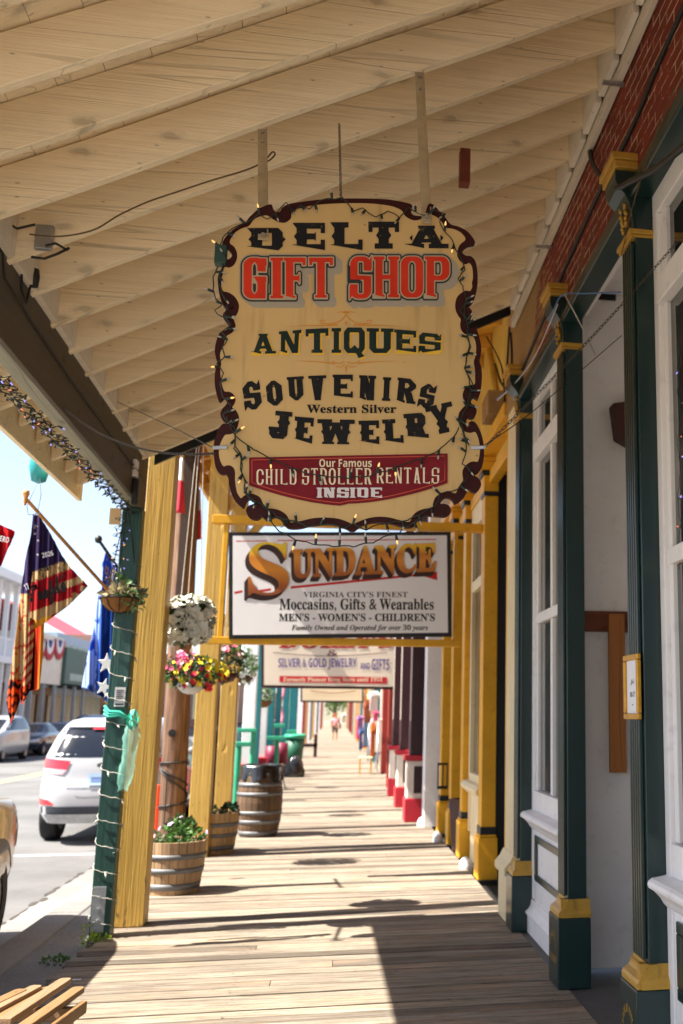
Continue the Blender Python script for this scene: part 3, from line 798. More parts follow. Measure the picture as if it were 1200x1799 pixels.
def window_bay(y0, y1, seed=0):
    X = 1.50
    fr = MB()
    def fb(a, b, z0, z1, xa=X, xb=X + .06): fr.box(xa, xb, a, b, z0, z1)
    fb(y0, y1, 4.10, 4.233); fb(y0, y0 + .075, .24, 4.098); fb(y1 - .075, y1, .24, 4.098)
    fb(y0 + .077, y1 - .077, .885, 1.03); fb(y0 + .077, y1 - .077, 3.60, 3.74, X - .012, X + .06); fb(y0 + .077, y1 - .077, 2.29, 2.37, X + .012, X + .06)
    # second, recessed step of the frame and a middle stile
    fb(y0 + .077, y0 + .13, 1.032, 3.598, X + .022, X + .058); fb(y1 - .13, y1 - .077, 1.032, 3.598, X + .022, X + .058)
    fb(y0 + .077, y0 + .15, 3.742, 4.098, X + .022, X + .058); fb(y1 - .15, y1 - .077, 3.742, 4.098, X + .022, X + .058)
    ym = (y0 + y1) / 2
    fb(ym - .035, ym + .035, 1.032, 2.288, X + .018, X + .058); fb(ym - .035, ym + .035, 2.372, 3.598, X + .018, X + .058); fb(ym - .035, ym + .035, 3.742, 4.098, X + .018, X + .058)
    wdw = fr.build('window_frame', M['white'], shop, bev=.006)
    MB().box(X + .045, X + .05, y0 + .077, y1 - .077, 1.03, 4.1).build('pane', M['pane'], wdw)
    sp = [(X - .085, .83), (X - .09, .845), (X - .085, .86), (X - .07, .872), (X - .03, .878), (X, .884), (X + .05, .884), (X + .05, .74), (X, .745), (X - .015, .76), (X - .03, .785), (X - .045, .80), (X - .06, .815)]
    MB().prism(sp, lambda u, v, d: (u, y0 - .02 + (y1 - y0 + .02) * d, v), 0, 1).build('sill', M['white'], wdw, bev=.003)
    pn = MB().box(X + .01, X + .06, y0 + .077, y1 - .077, .0, .739)
    pn.prism([(X - .035, 0), (X - .035, .12), (X - .05, .135), (X - .05, .15), (X - .03, .165), (X - .012, .19), (X - .005, .235), (X + .009, .235), (X + .009, 0)], lambda u, v, d: (u, y0 + (y1 - y0) * d, v), 0, 1)
    pn.build('apron_panel', M['white'], wdw, bev=.003)
    g = MB(); a, b = y0 + .14, y1 - .14
    g.box(X - .006, X + .009, a, b, .66, .71).box(X - .006, X + .009, a, b, .385, .435).box(X - .006, X + .009, a, a + .07, .436, .659).box(X - .006, X + .009, b - .07, b, .436, .659)
    g.build('panel_moulding', M['green'], wdw, bev=.006)
    return wdw
window_bay(PY[0] - 1.42, PY[0] - .002, 1)
window_bay(PY[0] - 3.1, PY[0] - 1.66, 2)
window_bay(PY[1] + .335, PY[2] - .002, 3)
MB().box(1.46, 1.6, -8, PY[0] - 3.11, 0, 4.3).build('wall', M['white'], shop)
MB().box(1.412, 1.53, PY[0] - 1.655, PY[0] - 1.43, 0, 4.232).build('pilaster', M['green'], shop, bev=.004)
# recessed entry between the first two pilasters
rw = MB().box(1.535, 3.2, 6.753, 6.80, .03, 4.6).box(3.2, 3.25, 5.0, 6.8, .03, 4.6).box(1.56, 3.2, 4.85, 4.9, .03, 4.6).box(1.532, 1.56, 6.64, 6.75, .03, 4.232)
rw.build('entry_wall', M['whitewall'], shop)
MB().box(1.523, 3.25, 4.98, 6.75, 4.545, 4.6).box(1.523, 1.56, 4.98, 6.41, 4.23, 4.54).build('entry_ceiling', M['whitewall'], shop)
MB().box(1.70, 1.85, 6.735, 6.752, 4.50, 4.54).build('entry_vent', M['black'], shop)
MB().box(1.40, 3.25, 4.2, 8.4, -.06, -.004).build('entry_floor', paint('worn grey threshold', (.085, .082, .082), .6, .25, 4, .2, dirt=.5), shop)
MB().box(3.10, 3.19, 5.3, 6.3, .03, 2.6).build('entry_door', M['green'], shop, bev=.01)
MB().box(1.41, 1.56, 8.33, 8.80, 0, 4.22).build('end_wall', M['creampaint'], shop, bev=.004)
tag(MB().box(1.54, 2.3, 6.715, 6.75, 2.14, 2.275).build('timber_board', woodpaint('brown stained board', H('#7b452c'), 0, var=.2, knots=.7)), 'brown stained board fixed level across the white entry wall', 'board')
tag(MB().box(1.755, 1.862, 6.672, 6.713, 1.228, 2.255).build('timber_board', woodpaint('fresh pine', H('#b0713a'), 2, var=.2, knots=.9), bev=.003), 'knotty orange pine plank hanging upright from the brown board', 'board')
tag(MB().prism([(1.79, 3.70), (1.93, 3.73), (1.93, 3.40), (1.82, 3.46)], lambda u, v, d: (u, 6.63 + .118 * d, v), 0, 1).build('wall_speaker', flat('dark brown case', H('#4a2a22')), bev=.008), 'dark brown case on the entry wall beside the fluted pilaster', 'speaker')
# framed handwritten notice on the near pilaster
nf = thing('framed_notice', (1.39, 4.86, 1.58), 'small gilt framed handwritten notice on the nearest fluted pilaster', 'notice')
a, b, z0, z1 = 4.735, 4.985, 1.575, 1.882
MB().box(1.378, 1.398, a, b, z0, z0 + .028).box(1.378, 1.398, a, b, z1 - .028, z1).box(1.378, 1.398, a, a + .028, z0 + .029, z1 - .029).box(1.378, 1.398, b - .028, b, z0 + .029, z1 - .029).build('frame', M['goldframe'], nf, bev=.005)
MB().box(1.391, 1.396, a + .028, b - .028, z0 + .028, z1 - .028).build('paper', paint('note paper', (.8, .8, .84), .7, .03), nf)
mb = MB(); nt_ = lambda px, py: Vector((1.390, 4.86 - px, py))
text_to(mb, 'Jol,', (-.03, 1.765, .035, 1.735), nt_, 'script', .0); text_to(mb, '10-17', (-.045, 1.705, .04, 1.68), nt_, 'script', .0); text_to(mb, '-', (-.012, 1.645, .012, 1.641), nt_, None, .0)
mb.build('handwriting', flat('blue ink', (.03, .03, .10), .6), nf, fixn=False)
# ------------------------------------------------------------------ the hanging gift shop sign
SY = 4.0
def dl(off): return lambda x, y: onY(x, y, SY) - Vector((0, off, 0))
OUT = [(600,349),(560,351),(530,355),(509,358),(500,362),(494,367),(492,373),(484,373),(480,368),(478,359),(469,360),(453,368),(445,375),(437,383),(433,390),(425,394),(410,403),(398,414),(391,425),(390,432),(399,434),(406,442),(408,450),(403,456),(393,456),(389,460),(390,470),(385,480),(382,488),(383,502),(385,516),(388,528),(392,536),(397,541),(404,543),(411,538),(409,543),(399,545),(393,549),(391,556),(395,562),(402,570),(404,576),(396,581),(387,583),(382,592),(378,607),(377,618),(379,629),(383,641),(379,647),(377,659),(377,676),(380,692),(384,706),(388,704),(394,698),(400,700),(399,709),(394,715),(390,719),(387,726),(388,733),(392,739),(398,742),(406,734),(408,739),(402,745),(392,744),(385,751),(380,762),(376,776),(375,789),(376,806),(378,820),(383,830),(390,834),(397,832),(402,842),(402,851),(405,863),(410,876),(417,885),(428,894),(430,888),(432,881),(438,877),(446,880),(449,885),(444,886),(436,889),(432,895),(433,902),(437,909),(444,913),(451,914),(457,911),(461,906),(463,910),(468,915.5),(477,911),(487,908),(494,914),(500,923),(506,929),(520,929.6),(532,928),(544,924),(560,922),(580,921.6),(594,924),(608,929),(620,936),
 (634,924),(652,919),(672,918),(690,921),(706,926),(720,928),(729,924),(732,918),(738,910),(748,906),(760,907),(772,908),(782,909),(791,904),(793,896),(789,888),(780,885),(773,886),(776,880),(782,874),(790,875),(796,880),(799,887),(807,882),(814.5,876),(820,866),(823,857),(829,864.6),(836,866),(842,861),(845.6,853.5),(845,846.8),(840,839.6),(833,836),(831,834),(836,833),(841,831),(847,822),(849.5,810),(851,796),(850,781),(847,766),(842,753),(836,743),(829,739.5),(824,742),(822,748),(823,753),(819.5,750),(819,742),(821,733),(829,736),(834.5,733),(838,724.5),(837,718),(831,711),(827,708),(829,702),(832,697),(837,700),(839.5,703),(841,699),(844,691),(846,678),(847,659),(845.6,643.5),(842,635.7),(845.6,621),(845.6,607),(842,592),(838,579),(835,573),(829,579),(825.6,571),(825,563),(829,556.7),(830,548),(825.6,541),(818,538),(822,536),(827,535),(832,529),(836,519),(839,502),(839.5,486),(838,469),(835,458),(828,450),(819,450),(813,446),(812,441),(815,436),(823,430),(836,428.6),(832,419),(821,406),(806,398),(791,395),(784,384),(773,372),(760,358),(752,358),(746,380),(738,380),(726,379),(721,372),(725,363),(723,359),(704,354),(676,350),(640,349)]
INN = [(600,358),(551,361),(516,370),(512,375),(512,385),(502,393),(490,392),(479,386),(470,379),(457,381),(446,386),(438,399),(425,402),(412,410),(403,425),(405,430),(412,434),(417,445),(417,456),(411,468),(402,472),(394,469),(392,480),(388,499),(391,513),(401,514),(412,521),(418,530),(420.6,538),(419,548),(415,556),(409,560),(412,565),(414.5,572),(413,579),(408,586),(398,591),(395.6,598),(392,611),(387,620),(386.7,629),(389.5,640),(387,649),(388,665),(390.6,679),(394.5,689.6),(401,688.5),(408,691),(413,697),(414.5,703.5),(412,711),(407,717),(414.5,721),(420,731),(420.6,740),(417,754),(411,762),(402,764.5),(396,764),(391,772),(386,783),(384.5,796),(386,807),(390,817),(393.4,820.7),(399,818),(405.6,818.5),(411.7,823.5),(413.6,831),(413,842),(414.5,856),(416.7,867),(423.4,877),(427,873),(435.6,867.4),(444,867.6),(458,874),(463,888),(466,894),(480,894),(492,897),(504,905),(510,918),(513,919),(530,916),(548,911),(570,909.6),(592,911),(608,916),(620,922),
 (632,916),(646,911),(664,908),(682,909),(700,914),(716,918),(721,917),(724,907),(734,898),(748,893.6),(761,894),(760,886),(764,875),(770,870),(775,867),(783,864),(792,865),(801,868.5),(803,861),(808,852),(814,845),(812.5,838),(812,828),(817,819),(824.5,813),(832,811),(839.5,813),(842,803),(843.4,790),(842,779),(839,767),(835,759),(827,761.7),(819,760.6),(811,755.6),(806,746),(804.5,736),(806,726),(812,718),(818,713),(815,706),(812,696),(814.5,686),(822,678),(829,677),(834.5,676),(834.5,661),(834,648),(831.7,636),(835.6,626),(836.7,610),(834.5,598),(830,590),(822,589.5),(814.5,587),(809.5,580),(808,571),(810,562),(805.6,557),(800.6,548),(799,537),(802,523),(811,514.5),(819,511),(826,513),(830,505),(828.6,498),(831,490),(830,471),(825,462),(817,466.5),(808,460),(802.6,451),(803.7,440),(808,430),(818,423),(816.7,417),(808,408),(795,402.6),(782,401.5),(776.6,391),(767,382),(756,377),(745,384),(732,389),(721,387),(710.5,380),(706,370),(687,362.5),(650,358)]
def chaikin(p, n=1):
    for _ in range(n):
        q = []
        for i in range(len(p)):
            a, b = p[i], p[(i + 1) % len(p)]
            q += [(a[0] * .78 + b[0] * .22, a[1] * .78 + b[1] * .22), (a[0] * .22 + b[0] * .78, a[1] * .22 + b[1] * .78)]
        p = q
    return p
OUTs, INNs = chaikin(OUT, 2), chaikin(INN, 2)
gs = thing('hanging_sign', (0.02, SY, 2.3), 'big scalloped tan gift shop sign with maroon scroll border hung from the porch ceiling', 'shop sign')
vs, fs = fill2d([OUTs])
mb = MB(); n0 = len(vs)
mb.add([dl(0)(x, y) for x, y, _ in vs], fs)
mb.add([dl(-.028)(x, y) for x, y, _ in vs], [tuple(reversed(f)) for f in fs])
no = len(OUTs)
mb.add([dl(0)(*p) for p in OUTs] + [dl(-.028)(*p) for p in OUTs], [(i, (i + 1) % no, no + (i + 1) % no, no + i) for i in range(no)])
mb.build('scroll_border', M['maroon'], gs, fixn=False)
def signtan():
    t = NT('sign tan'); v = t.mapping((1, 1, 1)); c = H('#cbaa70')
    col = t.ramp(t.noise(v, 1.6, 5, .6), [(.3, k(c, .93)), (.7, k(c, 1.05))])
    st = t.ramp(t.noise(t.mapping((16, 16, 1.6), (2, 0, .4)), 1.0, 4, .6), [(.56, (0, 0, 0)), (.76, (.6, .6, .6))])
    col = t.mix(st, col, H('#9b7c48'))
    vo = t.n('ShaderNodeTexVoronoi'); vo.inputs['Scale'].default_value = 11; t.l(v, vo.inputs['Vector'])
    col = t.mix(t.math('MULTIPLY', t.ramp(vo.outputs['Distance'], [(.03, (1, 1, 1)), (.07, (0, 0, 0))]), .6), col, H('#6b5433'))
    t.base(col); t.bump(t.noise(v, 40, 3), .05, .003); return t.setp(.5, 0, .35)
M['signtan'] = signtan()
vs, fs = fill2d([INNs]); MB().add([dl(.003)(x, y) for x, y, _ in vs], fs).build('panel', M['signtan'], gs, fixn=False)
def worn(name, c, under, amt=.66):
    t = NT(name); v = t.mapping((1, 1, 1)); n = t.noise(v, 55, 5, .75); b = t.noise(v, 5, 3, .6)
    f = t.ramp(t.math('ADD', t.math('MULTIPLY', n, .7), t.math('MULTIPLY', b, .3)), [(amt - .06, (0, 0, 0)), (amt + .03, (.8, .8, .8))])
    t.base(t.mix(f, t.mix(t.ramp(b, [(.35, (0, 0, 0)), (.7, (.35, .35, .35))]), c, k(c, 1.9)), under)); return t.setp(.7, 0, .15)
ink = worn('sign black', (.012, .012, .013), H('#a98d5c')); inkgreen = worn('sign dark green', (.012, .024, .02), H('#a98d5c'))
sgrey = flat('sign grey shadow', H('#a39a88'), .6); sred = worn('sign red', H('#c23420'), H('#b06a45'), .68); sblack = flat('sign outline', (.02, .022, .02), .5)
syel = flat('sign yellow edge', H('#e2b53a'), .5); sora = flat('sign orange scrollwork', H('#d08a2a'), .6); swin = worn('banner maroon', H('#701c26'), H('#8d5048'), .68)
scream = flat('sign cream letter', H('#e6d8b8'), .5); swhite = flat('sign white letter', (.68, .66, .66), .5); sorl = flat('banner orange line', H('#c8512f'), .5)

def put(mb, loops, mp, place):
    L = [[mp(x, y) for x, y in lp] for lp in loops]
    v, f = fill2d(L); mb.add([place(x, y) for x, y, _ in v], f)
def word(mb, spec, place, **kw):
    for ch, W, q in spec:
        kk = dict(kw); put(mb, letter_loops(ch, W, **kk)[0], quadmap(W, q), place)
# DELTA
kw = dict(t=.38, h=.22, s=.15, sh=.2, spur=.10, nub=.16, cxy=(.16, .2))
mb = MB()
word(mb, [('D', 1.25, boxq(434, 402, 497, 442)), ('E', 1.2, boxq(514, 393, 571, 441)), ('L', 1.2, boxq(580, 392, 637, 441)), ('T', 1.15, boxq(647, 391, 701, 439)), ('A', 1.6, boxq(710, 398, 788, 438))], dl(.006), **kw)
mb.build('lettering', ink, gs, fixn=False)
# GIFT SHOP: red letters, grey rim, black line, grey cast shadow
gb = [('G', .50, (428, 455, 467, 527)), ('I', .42, (470, 455, 503, 527)), ('F', .54, (499, 455, 537, 527)), ('T', .58, (543, 455, 585, 526)), ('S', .52, (615, 453, 652, 527)), ('H', .66, (656, 453, 701, 525)), ('O', .56, (704, 453, 743, 525)), ('P', .62, (746, 453, 789, 525))]
gk = dict(t=.185, h=.11, s=.05, sh=.075, spur=0, rnd=True, nub=.075, cxy=(.2, .2))
R_, K_, G_, D_ = MB(), MB(), MB(), MB()
zi = 0
for ch, W, (x0, y0, x1, y1) in gb:
    mp = quadmap(W, boxq(x0, y0, x1, y1)); e = .00015 * (zi % 2); zi += 1
    L0, L1, L2, L3 = letter_loops(ch, W, (0, .030, .068, .098), n=100, **gk)
    put(R_, L0, mp, dl(.0105 + e)); put(G_, L1, mp, dl(.0092 + e)); put(K_, L2, mp, dl(.0080 + e)); put(D_, L3, mp, dl(.0068 + e))
    for q in range(1, 5):
        put(D_, L3, lambda x, y, q=q: (mp(x, y)[0] + q * 2.4, mp(x, y)[1] + q * 2.0), dl(.0056 - .0004 * q + e))
rim = flat('letter rim grey', H('#b0a083'), .6)
D_.build('letter_shadow', sgrey, gs, fixn=False); K_.build('letter_outline', sblack, gs, fixn=False); G_.build('letter_rim', rim, gs, fixn=False); R_.build('red_lettering', sred, gs, fixn=False)
# ANTIQUES, arched top
ak = dict(t=.26, h=.19, s=.10, sh=.14, spur=0, nub=.12, cxy=(.16, .18))
A1, A2 = MB(), MB()
an = [('A', 1.15, [(440, 624), (485, 623), (485, 588), (440, 588)]), ('N', 1.05, [(490, 623), (527, 622), (530, 581), (490, 584)]), ('T', .95, [(537, 622), (577, 622), (577, 578), (537, 580)]), ('I', .5, [(582, 622), (600, 622), (600, 578), (582, 578)]), ('Q', .95, [(604, 622), (641, 622), (641, 577), (604, 577)]), ('U', 1.0, [(644, 622), (691, 622), (691, 579), (644, 578)]), ('E', .95, [(692, 621), (731, 621), (731, 583), (692, 580)]), ('S', .95, [(736, 621), (774, 622), (774, 589), (736, 585)])]
for i, (ch, W, q) in enumerate(an):
    L = letter_loops(ch, W, (0, .02), **ak)
    put(A1, L[0], quadmap(W, q), dl(.0075)); put(A2, L[1], quadmap(W, [(x + 2.4, y + 2.0) for x, y in q]), dl(.0055 + .0002 * (i % 2)))
A2.build('yellow_letter_edge', syel, gs, fixn=False); A1.build('green_lettering', inkgreen, gs, fixn=False)
# SOUVENIRS (arched) and JEWELRY (sagging)
def rq(cx_, cy_, w_, h_, a_):
    c, s = math.cos(math.radians(a_)), math.sin(math.radians(a_))
    return [(cx_ + x * c - y * s, cy_ + x * s + y * c) for x, y in ((-w_ / 2, h_ / 2), (w_ / 2, h_ / 2), (w_ / 2, -h_ / 2), (-w_ / 2, -h_ / 2))]
sk = dict(t=.27, h=.19, s=.06, sh=.12, spur=0, nub=.09, cxy=(.26, .22))
mb = MB()
word(mb, [('S', .68, rq(443, 696, 31, 50, -9)), ('O', .66, rq(482, 692, 28, 44, -6)), ('U', .75, rq(520, 684, 30, 42, -4)), ('V', .78, rq(558, 683, 32, 44, -2)), ('E', .82, rq(602, 680, 36, 41, 0)), ('N', .74, rq(645, 683, 30, 44, 2)), ('I', .40, rq(679, 685, 15, 42, 3)), ('R', .78, rq(713, 688, 34, 44, 6)), ('S', .62, rq(750, 697, 27, 43, 10))], dl(.006), **sk)
jk = dict(t=.34, h=.20, s=.12, sh=.17, spur=.075, nub=.13, cxy=(.14, .16))
word(mb, [('J', .8, rq(493, 748, 38, 49, 5)), ('E', .85, rq(533, 757, 34, 46, 5)), ('W', 1.35, rq(590, 760, 66, 44, 1)), ('E', .9, rq(648, 761, 36, 42, -1)), ('L', .9, rq(690, 759, 36, 43, -3)), ('R', .9, rq(729, 750, 38, 46, -5)), ], dl(.006), **jk)
word(mb, [('Y', .95, rq(775, 737, 48, 52, -13))], dl(.006), **dict(jk, t=.27, s=.05))
text_to(mb, 'Western Silver', (539, 712, 696, 727), dl(.006), 'serif', .012)
mb.build('lettering', ink, gs, fixn=False)
# orange scrollwork
def ribbon(mb, pts, wd, place):
    m = len(pts)
    L = []; Rr = []
    for i, (x, y) in enumerate(pts):
        ax, ay = pts[max(i - 1, 0)]; bx, by = pts[min(i + 1, m - 1)]; dx, dy = bx - ax, by - ay; q = math.hypot(dx, dy) or 1
        ww = wd if not callable(wd) else wd(i / (m - 1))
        L.append((x - dy / q * ww / 2, y + dx / q * ww / 2)); Rr.append((x + dy / q * ww / 2, y - dx / q * ww / 2))
    mb.add([place(*p) for p in L + Rr], [(i, i + 1, m + i + 1, m + i) for i in range(m - 1)])
mb = MB(); sx_ = 608
for sgn in (-1, 1):
    ribbon(mb, [(sx_ + sgn * x, y) for x, y in ((0, 554), (6, 562), (16, 568), (30, 570.5), (42, 569), (46, 565), (40, 563.5), (36, 566))], 1.8, dl(.005))
    ribbon(mb, [(sx_ + sgn * x, y) for x, y in ((14, 572), (50, 573), (80, 573.5), (108, 576))], lambda t: 2.2 * (1 - t) + .3, dl(.0045))
    ribbon(mb, [(sx_ + sgn * x, y) for x, y in ((20, 640), (50, 636.5), (90, 635))], lambda t: 2.2 * (1 - t) + .3, dl(.005))
    ribbon(mb, [(sx_ + sgn * x, y) for x, y in ((2, 636), (10, 640), (20, 638), (24, 634.5))], 1.6, dl(.0045))
    ribbon(mb, [(sx_ + sgn * x, y) for x, y in ((2, 641), (8, 646), (18, 645))], 1.4, dl(.0048))
    ribbon(mb, [(sx_ + sgn * x, y) for x, y in ((1, 551), (8, 549), (17, 551))], lambda t: 2.4 * (1 - t) + .3, dl(.0052))
mb.add([dl(.0055)(x, y) for x, y in ((604, 548), (612, 548), (608, 553))], [(0, 1, 2)]); mb.add([dl(.0055)(x, y) for x, y in ((608, 565), (611, 569), (608, 573), (605, 569))], [(0, 1, 2, 3)])
mb.add([dl(.0055)(x, y) for x, y in ((606, 644), (610, 644), (609, 655), (607, 655))], [(0, 1, 2, 3)])
mb.build('scrollwork', sora, gs, fixn=False)
# maroon banner
def bann(ins):
    top = [(438 + ins, 805 + ins * .9), (786 - ins, 798 + ins * .9)]; bot = []
    for i in range(25):
        u = 1 - i / 24; x = 438 + ins + (348 - 2 * ins) * u
        ya = 852 - 6 * u * 0; yb = 849
        yy = (854 if u < .5 else 850) + (888 - 852) * (1 - abs(2 * u - 1) ** 1.7) - ins * .95
        bot.append((x, yy))
    return top + bot
v, f = fill2d([bann(0)]); MB().add([dl(.0075)(x, y) for x, y, _ in v], f).build('banner', swin, gs, fixn=False)
mb = MB(); bo_ = bann(5.0); ribbon(mb, bo_ + bo_[:1], 1.3, dl(.0092)); mb.build('banner_line', sorl, gs, fixn=False)
mb = MB(); text_to(mb, 'Our Famous', (561, 808, 653, 822), dl(.0098), 'sans', .0); mb.build('lettering', scream, gs, fixn=False)
mb = MB()
ck = dict(t=.12, h=.07, s=.035, sh=.05, spur=0, rnd=True, nub=.06, cxy=(.2, .26))
def row(mb, wordc, x0, x1, yt, yb, place, W=.5, **kw2):
    ws = [(.26 if c == 'I' else (.34 if c == ' ' else W)) for c in wordc]; gap = .13; tot = sum(ws) + gap * (len(ws) - 1); x = x0; sc = (x1 - x0) / tot
    for c, w_ in zip(wordc, ws):
        if c != ' ': put(mb, letter_loops(c, w_, **kw2)[0], quadmap(w_, boxq(x, yt, x + w_ * sc, yb)), place)
        x += (w_ + gap) * sc
row(mb, 'CHILD', 451, 521, 826, 853, dl(.0098), .5, **ck)
row(mb, 'STROLLER', 531, 652, 824, 853, dl(.0098), .46, **ck)
row(mb, 'RENTALS', 661, 771, 823, 851, dl(.0098), .5, **ck)
mb.build('banner_lettering', scream, gs, fixn=False)
mb = MB(); ik = dict(t=.26, h=.18, s=.06, sh=.12, spur=0, nub=.1, cxy=(.1, .1))
row(mb, 'INSIDE', 558, 671, 858, 876, dl(.0099), .8, **ik); mb.build('white_lettering', swhite, gs, fixn=False)
# hangers, end clips, chains
for a, d in ((452, 425), (727, 396)):
    q = MB()
    hz = onY(a + 9, (237 if a < 600 else 137), 4.40)
    top = Vector((hz.x, 4.39, hz.z + .02)); bot = onY(463 if a < 600 else 749, d, SY) - Vector((0, .02, 0))
    q.bar(top, bot, .040, .006, (0, 1, 0)); q.bar(top + Vector((.018, -.006, 0)), bot + Vector((.018, -.006, 0)), .005, .018, (0, 1, 0))
    hg = q.build('hanger', paint('painted hanger iron', H('#b3a284'), .5, .2, 9, .2, dirt=.5), gs, bev=.001)
    q = MB()
    for tt in (.04, .13, .97):
        p = top.lerp(bot, tt) - Vector((0, .004, 0)); q.tube([p, p - Vector((0, .012, 0))], .008, 6)
    q.build('bolt', M['steel'], hg)
for x in (387, 840):
    q = MB(); q.bar(dl(.006)(x - 13, 788), dl(.006)(x + 13, 787), .03 * .5, .008, (0, 1, 0)); q.build('clip', M['steel'], gs, bev=.002)
def chain(name, pts, label, r=.0017, ln=.022):
    P = [Vector(p) for p in pts]; mbc = MB(); L = [0]
    for i in range(1, len(P)): L.append(L[-1] + (P[i] - P[i - 1]).length)
    tot = L[-1]; nl = max(2, int(tot / (ln * .78))); i = 0
    for q in range(nl):
        s_ = (q + .5) / nl * tot
        while i < len(L) - 2 and L[i + 1] < s_: i += 1
        d = (P[i + 1] - P[i]).normalized(); c = P[i] + d * (s_ - L[i]); a = d.orthogonal().normalized(); b = d.cross(a)
        if q % 2: a, b = b, a
        ring = [c + d * (math.cos(t) * ln * .5) + a * (math.sin(t) * ln * .27) for t in [2 * math.pi * e / 8 for e in range(8)]]
        mbc.tube(ring + ring[:1], r, 4, cap=False)
    return tag(mbc.build(name, M['chain']), label, 'chain')
def sag(a, b, d, n=24): return [a.lerp(b, i / n) - Vector((0, 0, d * 4 * (i / n) * (1 - i / n))) for i in range(n + 1)]
chain('chain', [onY(596, 218, 4.2), onY(599, 352, 4.0)], 'rusty chain hanging straight from the joists to the top of the gift shop sign', .0017, .02)
chain('chain', sag(onX(112, 716, -1.545), dl(.0)(378, 797), .085), 'slack chain from the dark street beam to the left edge of the gift shop sign')
chain('chain', sag(dl(0)(851, 786), onX(1205, 408, 1.37), .02), 'taut chain from the right edge of the gift shop sign to the green storefront')
cord('guy_wire', [onX(205, 706, -1.545), onY(290, 745, 4.9), dl(0)(378, 789)], .0022, M['cable'], 'thin dark guy wire from the street beam to the gift shop sign')
cord('guy_wire', [dl(0)(851, 783), onY(940, 720, 4.5), onX(1092, 590, 1.38)], .0022, M['cable'], 'thin black wire running beside the taut chain at right')

# ------------------------------------------------------------------ fairy lights
BULB = None
def bulb_mesh(mat_, r=.0042, ln=.019):
    q = MB().lathe([(0, 0), (r * .8, .001), (r, .006), (r * .7, ln * .7), (0, ln)], (0, 0, 0), 6)
    o = q.build('bulb', mat_); me = o.data; bpy.data.objects.remove(o); return me
def string_lights(name, paths, label, cat, wm, bulbs, every=.055, wire=.0024, sock=(.006, .024), away=None, seed=1, on=.5, off_mesh=None, jit=.012, grp=None):
    """paths: lists of 3D points. wire with sockets is one part, every bulb another"""
    rg = random.Random(seed); root = thing(name, paths[0][0], label, cat, grp); W_ = MB(); spots = []
    for P in paths:
        P = [Vector(p) for p in P]; pts = []
        for i in range(len(P) - 1):
            n = max(1, int((P[i + 1] - P[i]).length / .012))
            for q in range(n): pts.append(P[i].lerp(P[i + 1], q / n))
        pts.append(P[-1])
        ph = rg.uniform(0, 6)
        tw = [p + Vector((math.sin(i * .9 + ph), 0, math.cos(i * 1.1 + ph))) * .0022 + Vector((rg.uniform(-1, 1), rg.uniform(-1, 1) * .4, rg.uniform(-1, 1))) * .0015 for i, p in enumerate(pts)]
        W_.tube(tw, wire, 4)
        acc = rg.uniform(0, every)
        for i in range(1, len(pts)):
            acc += (pts[i] - pts[i - 1]).length
            if acc > every:
                acc = rg.uniform(-.3, .3) * every; d = Vector((rg.uniform(-1, 1), -abs(rg.uniform(.1, .7)), rg.uniform(-1, .8)))
                if away: d = away(pts[i], rg)
                d.normalize(); p = tw[i]
                W_.tube([p, p + d * sock[1]], [sock[0] * .75, sock[0]], 6); spots.append((p + d * sock[1], d))
    W_.build('wire', wm, root)
    for p, d in spots[:100]:
        me = (bulbs[rg.randrange(len(bulbs))] if rg.random() < on else (off_mesh or bulbs[0]))
        b = bpy.data.objects.new('bulb', me); COL.objects.link(b); b.location = p; b.rotation_mode = 'QUATERNION'; b.rotation_quaternion = d.to_track_quat('Z', 'Y')
        b.parent = root; b.matrix_parent_inverse = Matrix.Translation(root.location).inverted()
    return root
b_on, b_off = bulb_mesh(M['bulb']), bulb_mesh(M['bulbclear']); b_blue, b_red = bulb_mesh(M['bulbblue']), bulb_mesh(M['bulbred'])
rg = random.Random(11)
def wob(pts, a): return [(x + rg.uniform(-a, a), y + rg.uniform(-a, a)) for x, y in pts]
edge = [(600,352),(560,356),(545,372),(530,364),(515,378),(505,362),(490,375),(470,392),(455,378),(430,396),(410,408),(393,425),(388,440),(402,452),(392,470),(384,500),(392,520),(402,535),(392,552),(400,565),(408,575),(392,590),(400,600),(388,615),(394,628),(384,645),(392,658),(384,680),(396,700),(404,716),(396,735),(408,752),(418,765),(416,790),(424,806),(423,830),(434,848),(433,868),(447,882),(462,890),(476,902),(488,908),(508,915),(530,922),(552,925),(576,923),(600,930),(622,926),(645,932),(668,922),(690,920),(712,916),(728,908),(748,902),(760,890),(775,872),(790,862),(805,858),(815,846),(826,832),(815,814),(818,795),(820,780),(812,765),(808,745),(818,728),(822,705),(826,690),(826,678),(818,650),(820,632),(826,612),(820,592),(822,575),(812,555),(816,535),(815,510),(806,490),(816,474),(810,455),(800,440),(795,425),(780,405),(770,392),(780,378),(760,372),(745,382),(732,378),(718,366),(700,386),(680,376),(660,386),(640,370),(618,372),(600,352)]
swag = [(411,763),(425,778),(446,792),(470,805),(500,818),(530,832),(560,838),(590,841),(620,842),(650,838),(680,829),(705,819),(730,812),(760,800),(785,782),(800,764),(806,755)]
low = [(458,908),(478,920),(490,935),(520,950),(550,958),(590,962),(625,962),(655,955),(680,944),(700,938),(722,922),(748,908)]
loose = [(383,470),(376,490),(374,510),(380,528),(391,536),(378,548),(384,556),(398,560)]
dlp = lambda L, o=.02: [dl(o)(*p) for p in L]
def outward(p, r_):
    c = Vector((0.02, SY, 2.98)); d = (p - c); d.y = 0; d.normalize(); s_ = -1 if r_.random() < .45 else 1
    return d * s_ + Vector((r_.uniform(-.5, .5), -r_.uniform(.1, .5), r_.uniform(-.5, .5)))
